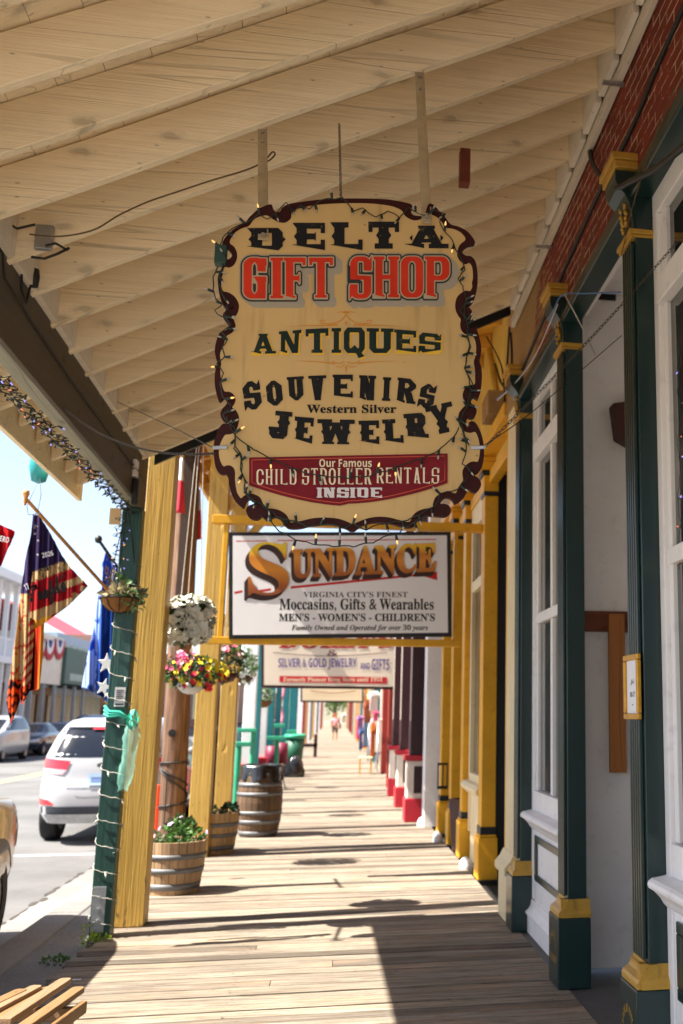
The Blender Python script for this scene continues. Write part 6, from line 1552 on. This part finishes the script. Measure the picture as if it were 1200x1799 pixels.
# tan four wheel drive, mostly out of the frame on the left
rr_ = _ray(28, 1500); kx = -2.52
tl0 = onX(28, 1500, kx)
TR = [(.42, .05, 5.2, .92), (.58, 0, 5.28, .965), (.90, 0, 5.28, .975), (1.06, .02, 5.22, .965), (1.12, .04, 5.12, .94), (1.16, .05, 4.4, .925), (1.5, .12, 4.02, .89), (1.82, .22, 3.78, .85), (1.92, .32, 3.6, .80), (1.95, .6, 3.2, .66)]
loc = Vector((kx - .94, tl0.y - 4.98, RZ))
root, T, at, rear, side, patch, wheel = car('parked_car', loc, 0, TR, 9, M['cartan'], 'tan four wheel drive parked at the kerb, only its front corner at the left edge', 'car')
for x in (-.83, .83): wheel(x, 1.0, .39, .25); wheel(x, 4.42, .39, .25)
for s in (-1, 1):
    q = MB(); q.add([side(4.42 + .50 * math.cos(a), .36 + .50 * math.sin(a), s, .006) for a in [math.pi * i / 18 for i in range(19)]] + [side(3.92, .42, s, .006), side(4.92, .42, s, .006)], [tuple(range(19)) + (19, 20)]); q.build('wheel_arch', M['black'], root, fixn=False)
    patch('headlight', ((s * .95, .80), (s * .62, .80), (s * .62, 1.02), (s * .94, 1.02)), rear, M['headlamp'], .012, front=True)
    patch('side_marker', ((5.0, .72), (5.22, .74), (5.22, 1.0), (5.12, 1.0)), side, paint('amber red side lens', (.75, .14, .05), .2), .008, sgn=s)
    patch('side_window', ((.5, 1.18), (3.95, 1.18), (3.55, 1.78), (.6, 1.78)), side, M['carglass'], .006, sgn=s)
patch('windscreen', ((-.80, 1.20), (.80, 1.20), (.72, 1.80), (-.72, 1.80)), rear, M['carglass'], front=True)
patch('bumper', ((-.95, .42), (.95, .42), (.96, .60), (-.96, .60)), rear, M['plastic'], .05, front=True)
patch('grille', ((-.5, .66), (.5, .66), (.5, .98), (-.5, .98)), rear, M['plastic'], .012, front=True)
# cars across the street
SED = [(.28, .1, 4.5, .82), (.45, .02, 4.62, .89), (.65, 0, 4.62, .90), (.80, .04, 4.55, .89), (.92, .3, 4.1, .87), (.98, .7, 3.6, .84), (1.22, 1.25, 3.05, .70), (1.38, 1.6, 2.7, .60), (1.42, 1.9, 2.4, .5)]
def farcar(name, pxc, z, X, rz, sl, m, label, group='cars parked across the street'):
    p = onX(*pxc, X); loc = Vector((X, p.y, RZ))
    root, T, at, rear, side, patch, wheel = car(name, loc, rz, sl, 5, m, label, 'car', group)
    L = sl[0][2]
    for x in (-.78, .78): wheel(x, .9, .34); wheel(x, L - .75, .34)
    top = sl[-2]; zc = [s for s in sl if s[0] > .9][1][0]
    for s in (-1, 1): patch('side_window', ((at(zc)[1] + .35, zc + .03), (at(zc)[2] - .35, zc + .03), (top[2] - .1, top[0] - .05), (top[1] + .15, top[0] - .05)), side, M['carglass'], sgn=s)
    patch('windscreen', ((-.66, zc + .03), (.66, zc + .03), (.54, top[0] - .04), (-.54, top[0] - .04)), rear, M['carglass'], front=True)
    patch('rear_window', ((-.66, zc + .03), (.66, zc + .03), (.54, top[0] - .04), (-.54, top[0] - .04)), rear, M['carglass'])
    for s in (-1, 1): patch('headlight', ((s * .82, .62), (s * .5, .60), (s * .5, .70), (s * .80, .76)), rear, M['headlamp'], .012, front=True)
    patch('grille', ((-.42, .48), (.42, .48), (.42, .70), (-.42, .70)), rear, M['plastic'], .01, front=True); patch('bumper', ((-.85, .30), (.85, .30), (.86, .44), (-.86, .44)), rear, M['plastic'], .012, front=True)
    patch('licence_plate', ((-.16, .40), (.16, .40), (.16, .50), (-.16, .50)), rear, M['white'], .02, front=True)
    return root
XF = -13.2
farcar('parked_suv', (14, 1340), 0, XF, math.pi, SUV, M['carwhite'], 'white suv parked across the street below the hanging flag')
farcar('parked_car', (78, 1330), 0, XF - .2, math.pi, SED, M['cardark'], 'dark navy saloon parked across the street left of the white suv')
farcar('parked_car', (128, 1310), 0, XF, math.pi, SED, M['carblue'], 'blue saloon parked across the street, seen above the white suv roof')
farcar('parked_suv', (172, 1300), 0, XF, math.pi, SUV, M['carblue'], 'blue suv farthest along the opposite kerb')
# ------------------------------------------------------------------ storefronts further along on the right
ms = thing('maroon_storefront', (1.4, 20, 0), 'dark maroon storefront with cream panels and bright red plinths beyond the yellow one', 'building')
mar = paint('dark maroon paint', H('#35191f'), .45, .15, 3, .1); rdp = paint('plinth red', H('#b52434'), .45, .12, 4, .1); crp = paint('panel cream', H('#dcd2c6'), .5, .08, 3, .1)
MB().box(1.7, 1.9, 15.4, 26, 0, 6.2).build('wall', mar, ms)
MB().box(1.30, 1.6, 15.55, 15.95, 0, 5.2).build('white_column', M['white'], ms, bev=.01)
for y in (16.35, 18.9, 21.4):
    p = MB().box(1.14, 1.6, y, y + .42, .98, 5.2).build('pilaster', mar, ms, bev=.01)
    MB().box(1.13, 1.139, y + .02, y + .10, 1.5, 5.2).box(1.36, 1.40, y - .012, y - .001, 1.5, 5.2).build('cream_stripe', crp, p)
    MB().box(1.06, 1.6, y - .05, y + .45, .90, .98).build('red_sill', rdp, p, bev=.01)
    MB().box(1.10, 1.6, y - .02, y + .43, .34, .898).build('panel', crp, p, bev=.01)
    MB().box(1.20, 1.42, y - .028, y - .02, .42, .82).build('panel_inset', mar, p)
    MB().box(1.07, 1.6, y - .04, y + .44, 0, .338).build('plinth', rdp, p, bev=.01)
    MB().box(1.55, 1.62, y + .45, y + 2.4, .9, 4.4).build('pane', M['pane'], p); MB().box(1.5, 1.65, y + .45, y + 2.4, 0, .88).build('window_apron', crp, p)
MB().box(1.16, 1.42, 23.9, 24.25, 0, 4.8).build('brown_post', paint('red brown post', H('#7a2a20'), .5), ms, bev=.01)
tag(MB().box(1.36, 1.50, 14.25, 14.27, .62, .66).box(1.36, 1.50, 14.25, 14.27, .93, .96).box(1.36, 1.375, 14.25, 14.27, .66, .93).box(1.485, 1.50, 14.25, 14.27, .66, .93).box(1.425, 1.44, 14.25, 14.27, .66, .93).build('brochure_rack', M['blackiron']), 'small black wire rack on the farthest yellow pilaster', 'rack')
tp_ = thing('tall_planter', (1.40, 13.05, 0), 'tall tapered brown planter between two yellow pilasters', 'planter'); MB().lathe([(.0, 0), (.10, 0), (.14, .56), (.15, .60), (.12, .60), (.11, .54), (0, .54)], (1.52, 12.9, 0), 4, False).build('pot', paint('brown pot', H('#46302e'), .5), tp_); 
for (px, py, r_, lb) in ((815, 1528, .10, 'nearest'), (765, 1480, .09, 'middle'), (738, 1452, .09, 'farthest')):
    p = onZ(px, py, 0); tag(MB().blob((p.x + .03, p.y + .05, .02), r_ * .75, r_ * .8, .10, 12, .12, int(px)).build('footing', paint('whitish concrete', (.66, .66, .68), .7, .1, 5, .3, 12), fixn=False), lb + ' whitish concrete footing at the foot of the pilasters', 'footing')  # whitish concrete at the pilaster feet, shaped as low rounded lumps
xs_ = thing('shop_displays', (1.2, 34, 0), 'far shop front with yellow posts and merchandise stacked along the walk', 'building')
MB().box(1.75, 1.9, 26, 150, 0, 5.5).build('wall', paint('far shop wall', H('#7a5a48'), .7, .3, .3), xs_)
rgf = random.Random(8)
pal = ['#d8a21e', '#8a2a24', '#dfd3c2', '#35191f', '#3f7f88', '#c9b48c', '#b0452f', '#d8d4d0']
yy = 26.5; n_ = 0
while yy < 140:
    cw = pal[n_ % len(pal)]; w_ = rgf.uniform(.25, .5); MB().box(1.22 + rgf.uniform(0, .2), 1.7, yy, yy + w_, 0, rgf.uniform(3.6, 4.8)).build('pilaster', paint('far pilaster %d' % (n_ % 8), H(cw), .6), xs_); yy += rgf.uniform(2.0, 3.4); n_ += 1
# racks of clothes, shirt, chair
def garment(px, py, Y, hpx, wpx, col, label):
    c = onY(px, py, Y); s = Y / 1890.0; h, w_ = hpx * s, wpx * s
    q = MB(); q.prism([(-.5, .32), (-.22, .5), (.22, .5), (.5, .32), (.42, .12), (.27, .2), (.3, -.5), (-.3, -.5), (-.27, .2), (-.42, .12)], lambda u, v, d: Vector((c.x + u * w_, c.y + .06 * math.sin(u * 9) + d * .06, c.z + v * h)), 0, 1)
    return tag(q.build('hanging_shirt', paint('cloth ' + col, H(col), .8, .15, 6, .2, 14), bev=.01), label, 'shirt', 'shirts hung outside the far shops')
garment(657, 1232, 29, 34, 24, '#dcdad8', 'white shirt hung high beside the brown post'); garment(660, 1258, 29, 18, 14, '#d8608a', 'pink shirt hung below the white one'); garment(646, 1250, 32, 40, 18, '#8a4a2c', 'brown garment hung left of the white shirt'); garment(655, 1300, 29.5, 60, 14, '#b86a35', 'long orange brown garment hung near the white stool')
garment(604, 1262, 60, 16, 10, '#d8d0c8', 'pale garment far down the walk right of the person'); 
def rack(Y, x0, label, n=8, seed=0):
    r_ = random.Random(seed); root = thing('clothes_rack', (x0, Y, 0), label, 'clothes rack', 'clothes racks outside the far shops'); q = MB(); q.tube([(x0, Y, 0), (x0, Y, 1.5), (x0, Y + 1.2, 1.5), (x0, Y + 1.2, 0)], .02, 6); q.build('rail', M['steel'], root)
    for i in range(n):
        c = pal[r_.randrange(8)] if r_.random() < .5 else r_.choice(['#c02868', '#2a3550', '#1c1c20', '#8a3aa0', '#d05a30', '#5a6a80'])
        MB().box(x0 - .2, x0 + .2, Y + .06 + i * .14, Y + .15 + i * .14, r_.uniform(.4, .7), 1.46).build('garment', paint('rack cloth ' + c, H(c), .85), root, bev=.02)
rack(31, 1.22, 'nearest clothes rack on the right side of the far walk', 8, 3); rack(37, 1.15, 'second clothes rack along the far walk, behind the purple shirt', 8, 5); rack(46, 1.1, 'third and farthest clothes rack on the right', 8, 6)
st_ = thing('stool', (.80, 29.3, 0), 'small pale topped stool on the sunny boards by the far shops', 'stool')
MB().box(.66, 1.02, 29.1, 29.45,   .42, .46).build('seat', M['creampaint'], st_, bev=.01)
for x, y in ((.69, 29.13), (.99, 29.13), (.69, 29.42), (.99, 29.42)): MB().bar((x, y, 0), (x, y, .42), .04, .04, (0, 1, 0)).build('leg', M['yellowpost'], st_)

# ------------------------------------------------------------------ white and teal porches on the street side
wp = thing('porch', (-1.5, 21, 0), 'white porch posts on red plinths in the middle distance', 'porch')
for a_, b_, y in ((409, 416, 17.9), (427, 448, 21), (450, 469, 24.3)):
    xa, xb = onY(a_, 1255, y).x, onY(b_, 1255, y).x
    p = MB().box(xa, xb, y, y + .22, .66, 5.0).build('post', M['white'], wp, bev=.01); MB().box(xa - .04, xb + .04, y - .04, y + .26, 0, .62).box(xa - .07, xb + .07, y - .07, y + .29, .62, .66).build('plinth', rdp, p, bev=.01)
MB().box(-1.92, -1.7, 16.5, 26.5, 4.75, 4.999).build('eave_beam', M['white'], wp)
lantern = thing('wall_lantern', onY(445, 1140, 21.2), 'small dark lantern high on a white porch post', 'lantern'); MB().lathe([(0, -.12), (.05, -.1), (.10, .02), (.06, .08), (.12, .10), (.03, .18), (0, .2)], onY(446, 1143, 21.2), 8).build('lantern', M['blackiron'], lantern)
teal = paint('teal paint', H('#1c7378'), .5, .12, 3, .1); mint = paint('mint green paint', H('#379f7c'), .45, .12, 3, .1); tealw = paint('pale teal board', H('#8fd0c4'), .5)
tpz = thing('porch', (-1.5, 34, 0), 'teal porch posts with mint green railings behind the white posts', 'porch')
for a_, b_, y in ((449, 457, 22.6), (470, 481, 27), (484, 493, 29.5), (496, 507, 32), (508, 522, 35), (512, 520, 40)):
    MB().box(onY(a_, 1255, y).x, onY(b_, 1255, y).x, y, y + .3, 0, 5.0).build('post', teal, tpz, bev=.01)
MB().box(-2.2, -2.1, 22, 44, 0, 1.2).build('back_screen', teal, tpz)
for a_, b_, yt, yb_, y in ((412, 450, 1280, 1287, 20.6), (440, 500, 1294, 1301, 25.2), (476, 500, 1272, 1279, 28.4), (504, 521, 1283, 1290, 31), (414, 440, 1304, 1312, 17.6)):
    A_, B_ = onY(a_, yt, y), onY(b_, yb_, y); MB().box(A_.x, B_.x, y, y + .14, B_.z, A_.z).build('railing', mint, tpz, bev=.01)
for px, yt, y in ((419, 1308, 17.6), (445, 1283, 20.7), (487, 1296, 25.3), (512, 1286, 31.1)):
    A_ = onY(px, yt, y); MB().tube([(A_.x, y + .07, 0), A_ + Vector((0, .07, 0))], .05, 8).build('railing_post', mint, tpz)
for i, y in enumerate((26.2, 29.0)):
    tag(MB().lathe([(.0, 0), (.15, .0), (.17, .3), (.15, .55), (0, .55)], (onY(482 + i * 16, 1255, y).x, y, .30), 12).build('maroon_pot', paint('maroon pot', H('#7a2440'), .5)), ('nearer' if i == 0 else 'farther') + ' maroon pot hung on the teal porch railing', 'pot', 'maroon pots by the teal porch')
for i, px in enumerate((477, 495)):
    c = onY(px, 1245, 29.5 + i * 2); q = MB(); 
    for j in range(12): q.tube([c + Vector((.04 * math.sin(j), 0, .7 - j * .12)), c + Vector((.04 * math.sin(j + 1), 0, .7 - (j + 1) * .12))], .045, 6)
    q.build('garland', paint('pink white garland %d' % i, H('#dc8fa8') if i else H('#e0c8cc'), .8, .5, 12), tpz)
for i, y in enumerate((46, 49, 54, 60, 66, 73, 81, 90, 100, 112, 126)):
    pass
fpz = thing('porch', (-1.5, 80, 0), 'far row of mixed coloured porch posts along the street edge', 'porch')
for i, y in enumerate((47.5, 52, 57, 62, 68, 75, 83, 92, 102, 114, 128, 142)):
    cname = ['white', '#8a3a34', '#b88a5a', 'white', '#6a7078', '#c9a45a', 'white', '#5a4a44'][i % 8]
    m_ = M['white'] if cname == 'white' else paint('far post ' + cname, H(cname), .6)
    MB().box(-1.68, -1.44, y, y + .24, 0, 4.4).build('post', m_, fpz)
MB().box(-1.6, 1.3, 58, 58.1, 2.6, 3.0).build('crossbeam', M['yellow'], fpz)
gb_ = thing('litter_bin', (-1.2, 31.5, 0), 'green tapered litter bin with mint rim by the teal posts', 'litter bin'); MB().lathe([(0, 0), (.21, 0), (.27, .78), (0, .78)], (-1.12, 31.2, .12), 20).build('bin', paint('bin green', H('#1f5a44'), .5), gb_); MB().lathe([(.25, .78), (.30, .79), (.31, .88), (.27, .92), (.24, .86)], (-1.12, 31.2, .12), 20).build('rim', mint, gb_)
cr_ = thing('wooden_crate', (-1.35, 24.5, 0), 'low wooden box beside the second white porch post', 'crate'); c = onZ(482, 1366, 0); MB().box(c.x - .2, c.x + .2, c.y, c.y + .4, 0, .32).build('crate', M['stave2'], cr_, bev=.01)
def sack(px, py, w_, h_, label, seed):
    c = onZ(px, py, 0); q = MB(); r_ = random.Random(seed)
    def f(u, v):
        a = 2 * math.pi * u; rr = ((1 - v ** 1.6) ** .55 * (.85 + .15 * min(1, v * 6)) + .10) * (1 + .1 * math.sin(5 * a + v * 6 + seed) + .06 * math.sin(11 * a))
        return (c.x + w_ * rr * math.cos(a), c.y + w_ * .8 * rr * math.sin(a), h_ * v)
    q.grid(30, 14, f); return tag(q.build('rubbish_bag', bagm, fixn=False), label, 'rubbish bag', 'black rubbish bags on the far walk')
sack(517, 1366, .24, .55, 'taller black rubbish bag on the boards behind the oak barrel', 2); sack(500, 1362, .22, .36, 'lower black rubbish bag between the barrel and the taller bag', 5)
ch_ = thing('wire_plant_stand', onZ(500, 1390, 0), 'thin black bent wire stand behind the oak barrel', 'stand'); c = onZ(497, 1388, 0)
MB().tube([c + Vector((-.25, 0, .5)), c + Vector((-.1, 0, .38)), c + Vector((0, 0, .2)), c + Vector((.05, 0, .02)), c + Vector((.25, -.1, .02)), c + Vector((-.05, -.25, .02)), c + Vector((.0, 0, .05))], .014, 6).build('wire', M['cable'], ch_)
dk = thing('bench', (-1.0, 38, 0), 'small dark bench at the left side of the far walk', 'bench'); c = onZ(540, 1331, 0)
MB().box(c.x - .55, c.x + .35, c.y, c.y + .4, .38, .5).build('seat', mar, dk); MB().box(c.x + .22, c.x + .34, c.y, c.y + .4, .0, .85).build('arm', mar, dk); MB().box(c.x - .5, c.x - .4, c.y, c.y + .4, .0, .38).build('leg', mar, dk)

# ------------------------------------------------------------------ people far down the walk
def skin_mesh(name, pts, edges, radii, m, root, sub=1, rootv=0):
    me = bpy.data.meshes.new(name); me.from_pydata([tuple(p) for p in pts], edges, []); o = bpy.data.objects.new(name, me); COL.objects.link(o); me.materials.append(m)
    s = o.modifiers.new('skin', 'SKIN'); s.use_smooth_shade = True
    for i, v in enumerate(me.skin_vertices[0].data): v.radius = (radii[i], radii[i]); v.use_root = (i == rootv)
    u = o.modifiers.new('sub', 'SUBSURF'); u.levels = sub; u.render_levels = sub
    if root: par(o, root)
    return o
def person(c, h, label, skin, shirt, legs, hair, sleeves=True, bag=None, stride=.12, short=True):
    root = thing('person', c, label, 'person'); s = h / 1.75; c = Vector(c)
    J = [(0, 0, .95), (0, 0, 1.15), (0, 0, 1.36), (0, 0, 1.50), (0, -.01, 1.56), (0, -.015, 1.64), (0, -.01, 1.73),
         (.10, 0, .92), (.11, stride, .50), (.11, stride * 1.2, .09), (.12, stride * 1.2 - .16, .03), (-.10, 0, .92), (-.11, -stride, .50), (-.11, -stride * .9, .09), (-.12, -stride * .9 - .16, .03),
         (.19, 0, 1.42), (.25, -.02, 1.15), (.24, -.14, .93), (.24, -.18, .84), (-.19, 0, 1.42), (-.26, .0, 1.15), (-.25, -.08, .92), (-.25, -.1, .83)]
    E_ = [(0, 1), (1, 2), (2, 3), (3, 4), (4, 5), (5, 6), (0, 7), (7, 8), (8, 9), (9, 10), (0, 11), (11, 12), (12, 13), (13, 14), (2, 15), (15, 16), (16, 17), (17, 18), (2, 19), (19, 20), (20, 21), (21, 22)]
    R_ = [.15, .135, .16, .06, .075, .10, .07, .085, .06, .042, .035, .085, .06, .042, .035, .06, .045, .036, .04, .06, .045, .036, .04]
    P_ = [c + Vector(j) * s for j in J]
    skin_mesh('body', P_, E_, [r * s for r in R_], skin, root)
    T_ = [P_[0] + Vector((0, 0, -.02)), P_[1], P_[2], P_[3] - Vector((0, 0, .03)), P_[15], P_[15].lerp(P_[16], .75), P_[19], P_[19].lerp(P_[20], .75)]
    skin_mesh('shirt', T_, [(0, 1), (1, 2), (2, 3), (2, 4), (4, 5), (2, 6), (6, 7)], [x * s for x in (.165, .15, .175, .07, .075, .062, .075, .062)], shirt, root)
    q = .75 if short else 1.0
    L_ = [P_[0] + Vector((0, 0, .03)), P_[7], P_[7].lerp(P_[8], .9) if short else P_[8], P_[11], P_[11].lerp(P_[12], .9) if short else P_[12]]; ed = [(0, 1), (1, 2), (0, 3), (3, 4)]; rr = [.16, .105, .082, .105, .082]
    if not short: L_ += [P_[9], P_[13]]; ed += [(2, 5), (4, 6)]; rr += [.06, .06]
    skin_mesh('trousers', L_, ed, [x * s for x in rr], legs, root)
    hm = MB(); hc = P_[5] + Vector((0, .02, .045)) * s; hm.blob(hc, .105 * s, .115 * s, .10 * s, 14); hm.build('hair', hair, root)
    f = MB(); hd = P_[5]
    for x in (-.035, .035): f.blob(hd + Vector((x, -.105, .0)) * s, .014 * s, .01 * s, .009 * s, 8)
    f.build('eyes', M['black'], root); f = MB(); f.blob(hd + Vector((0, -.115, -.03)) * s, .014 * s, .02 * s, .022 * s, 8); f.build('nose', skin, root)
    if bag: q = MB(); q.blob(c + Vector((.30, .02, .98)) * s, .07 * s, .15 * s, .19 * s, 12); q.tube([c + Vector(p) * s for p in ((.30, 0, 1.1), (.24, -.10, 1.35), (.17, 0, 1.48), (.24, .10, 1.35), (.30, 0, 1.1))], .014 * s, 6); q.build('shoulder_bag', bag, root)
    return root
skinm = paint('skin', H('#b9805c'), .55, .05, 4, 0)
person((-.01, 63.5, 0), 1.62, 'person in a pink top with a dark shoulder bag, walking far down the boards', skinm, paint('pink top', H('#e88f98'), .8), paint('tan shorts', H('#5a4038'), .8), paint('auburn hair', H('#9a3a22'), .6), bag=M['black'])
garment(633, 1268, 36, 20, 16, '#9a6aa0', 'purple shirt hung low on the right of the far walk'); garment(634, 1297, 36, 40, 10, '#50689a', 'blue denim trousers hung below the purple shirt')

# ------------------------------------------------------------------ buildings across the street
XB = -17.5
def yat(px): return onX(px, 1255, XB + 2.4).y
def zat(px, py): return onX(px, py, XB + 2.4).z
bwhite = paint('white clapboard', (.85, .85, .86), .6, .06, .5, .1, 4); dkw = paint('dark window opening', (.02, .022, .026), .2); 
A = thing('balcony_building', (XB, yat(20), 0), 'white two storey building with a columned balcony across the street behind the flag', 'building')
ya, yb = yat(-90), yat(56)
MB().box(XB - 8, XB, ya, yb, -.1, 9.0).build('wall', bwhite, A)
for i in range(9):
    y = ya + (yb - ya) * (i + .5) / 9
    for z0, z1 in ((.8, 3.0), (4.9, 7.0)): f_ = MB().box(XB, XB + .08, y - .62, y + .62, z0 - .1, z1 + .1).build('window', bwhite, A); MB().box(XB + .081, XB + .1, y - .48, y + .48, z0, z1).build('pane', dkw, f_)
    MB().box(XB + 2.2, XB + 2.4, y - .95, y - .75, 0, 7.6).build('gallery_post', bwhite, A)
MB().box(XB, XB + 2.6, ya, yb, 3.9, 4.2).build('balcony', bwhite, A); MB().box(XB, XB + 2.8, ya, yb, 7.6, 8.0).build('gallery_roof', bwhite, A)
q = MB()
for i in range(60): y = ya + (yb - ya) * i / 60; q.box(XB + 2.28, XB + 2.34, y, y + .07, 4.2, 5.0)
q.box(XB + 2.25, XB + 2.37, ya, yb, 5.0, 5.08); q.build('balustrade', bwhite, A)
tag(MB().box(XB - 3, XB - 2.2, yat(8), yat(8) + 1, 8.5, zat(8, 955)).build('chimney', paint('chimney brick', H('#8f4a38'), .8)), 'red brick chimney above the white balcony building', 'chimney')
B = thing('shop_building', (XB, yat(90), 0), 'low tan and dark green shop front with bunting across the street', 'building')
ya, ym, yb = yat(57), yat(108), yat(152)
MB().box(XB - 8, XB + .5, ya, yb, -.1, 3.2).build('wall', paint('brown shopfront', H('#8a6a4e'), .7, .35, .6), B)
MB().box(XB - 1, XB + 2.2, ya, ym - .05, 3.2, zat(80, 1112)).build('parapet', paint('tan parapet', H('#e3d8c6'), .6), B)
MB().box(XB - 6, XB - 1.5, ya, yat(95), 3.2, zat(85, 1082)).build('upper_storey', paint('grey white siding', H('#dfe0e4'), .6), B)
MB().box(XB - .5, XB + 2.4, ym, yb, 3.3, zat(130, 1140)).build('sign_fascia', paint('dark green fascia', H('#4a6358'), .6), B)
MB().box(XB + 2.41, XB + 2.43, ym + 1, yb - 1, 3.5, 3.9).build('sign_board', paint('pale green board', H('#9fae9f'), .6), B)
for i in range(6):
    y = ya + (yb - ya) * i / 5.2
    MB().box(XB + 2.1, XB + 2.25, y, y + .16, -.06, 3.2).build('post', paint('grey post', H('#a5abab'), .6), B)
    if i < 5: MB().box(XB + .5, XB + .56, y + .5, y + 3.2, .7, 2.7).build('window', dkw if i % 3 else paint('painted lit interior', H('#8a6a40'), .6), B)  # warm brown pane colour stands for a lit interior
for i, px in enumerate((66, 82, 99)):
    c = Vector((XB + 2.26, yat(px), zat(px, 1122)))
    for j, (col, r0, r1) in enumerate((('#b8303a', .75, 1.1), ('#e6e2e0', .42, .75), ('#2a3a78', .0, .42))):
        n = 14; vs = [c + Vector((.02, r * math.cos(a), r * math.sin(a))) for r in (r0, r1) for a in [math.pi + math.pi * q / n for q in range(n + 1)]]
        q = MB().add(vs, [(k_, k_ + 1, n + 2 + k_, n + 1 + k_) for k_ in range(n)])
        if j == 0: root = thing('bunting', c, ['nearest', 'middle', 'farthest'][i] + ' red white and blue bunting fan on the tan parapet', 'bunting', 'bunting fans on the tan parapet')
        q.build('stripe', paint('bunting ' + col, H(col), .8), root, fixn=False)
Cb = thing('red_roof_building', (XB - 4, yat(120), 0), 'building with a faded red metal roof behind the shop fronts', 'building')
ya, yb = 93, 99
MB().box(XB - 16, XB - 6, ya + 4, yb + 14, 0, 8.3).build('wall', bwhite, Cb)
MB().add([(XB - 5.5, ya + 3, 8.3), (XB - 5.5, yb + 15, 8.3), (XB - 11, yb + 15, 11.4), (XB - 11, ya + 3, 11.4), (XB - 16.5, ya + 3, 8.3), (XB - 16.5, yb + 15, 8.3)], [(0, 1, 2, 3), (3, 2, 5, 4)]).build('roof', paint('faded red roof', H('#b8505a'), .6), Cb)
D_b = thing('far_building', (XB, yat(180), 0), 'pale blue grey building farthest along the opposite side', 'building')
ya, yb = yat(153), yat(228)
MB().box(XB - 8, XB + .3, ya, yb, 0, zat(165, 1112)).build('wall', paint('pale blue wall', H('#a9b8c8'), .6), D_b)
for i in range(8):
    y = ya + (yb - ya) * (i + .5) / 8
    MB().box(XB + .3, XB + .35, y - .9, y + .9, .6, 2.8).build('window', dkw, D_b); MB().box(XB + .3, XB + .35, y - .8, y + .8, 4.2, 6.0).build('window', dkw, D_b)
MB().box(XB, XB + 2.6, ya, yb, 3.2, 3.6).build('awning', paint('dark awning', H('#46525a'), .6), D_b)
E_b = thing('far_building', (XB, yat(280), 0), 'distant brick row of buildings closing the street', 'building')
MB().box(XB - 8, XB + .5, yat(230), 320, 0, 7.5).build('wall', paint('distant brick', H('#8d6a5a'), .8, .2, .2), E_b)
for i in range(12): MB().box(XB + .5, XB + .55, yat(230) + 4 + i * 9, yat(230) + 8 + i * 9, 1, 6).build('window', dkw, E_b)
def tree(c, h, r, seed, label, grp='trees at the end of the street'):
    c = Vector(c); root = thing('tree', c, label, 'tree', grp); rg = random.Random(seed)
    q = MB(); q.tube([c, c + Vector((.1, 0, h * .35)), c + Vector((-.1, .1, h * .6))], [r * .09, r * .07, r * .04], 8)
    for i in range(5): a = i * 1.3 + seed; q.tube([c + Vector((0, 0, h * (.3 + .05 * i))), c + Vector((math.cos(a) * r * .5, math.sin(a) * r * .5, h * (.55 + .06 * i)))], [r * .045, r * .02], 6)
    q.build('trunk', M['stave2'], root); q = MB()
    for i in range(16):
        a = rg.uniform(0, 6.28); rr = r * rg.uniform(.1, .75); leaves(q, c + Vector((rr * math.cos(a), rr * math.sin(a), h * rg.uniform(.42, .92))), r * .42, r * .42, r * .36, 120, r * .10, seed * 31 + i, -1, 1, .2)
    q.build('crown', leafmat('tree leaf %d' % seed, (.10, .17, .05)), root, fixn=False)
tree((-3.5, 175, -.2), 9, 4.5, 1, 'light green tree closing the left end of the boardwalk view'); tree((3.5, 182, -.2), 10, 5, 2, 'green tree behind the right end of the boardwalk'); tree((-.3, 190, -.2), 7, 4, 3, 'small tree in the middle at the end of the boardwalk')
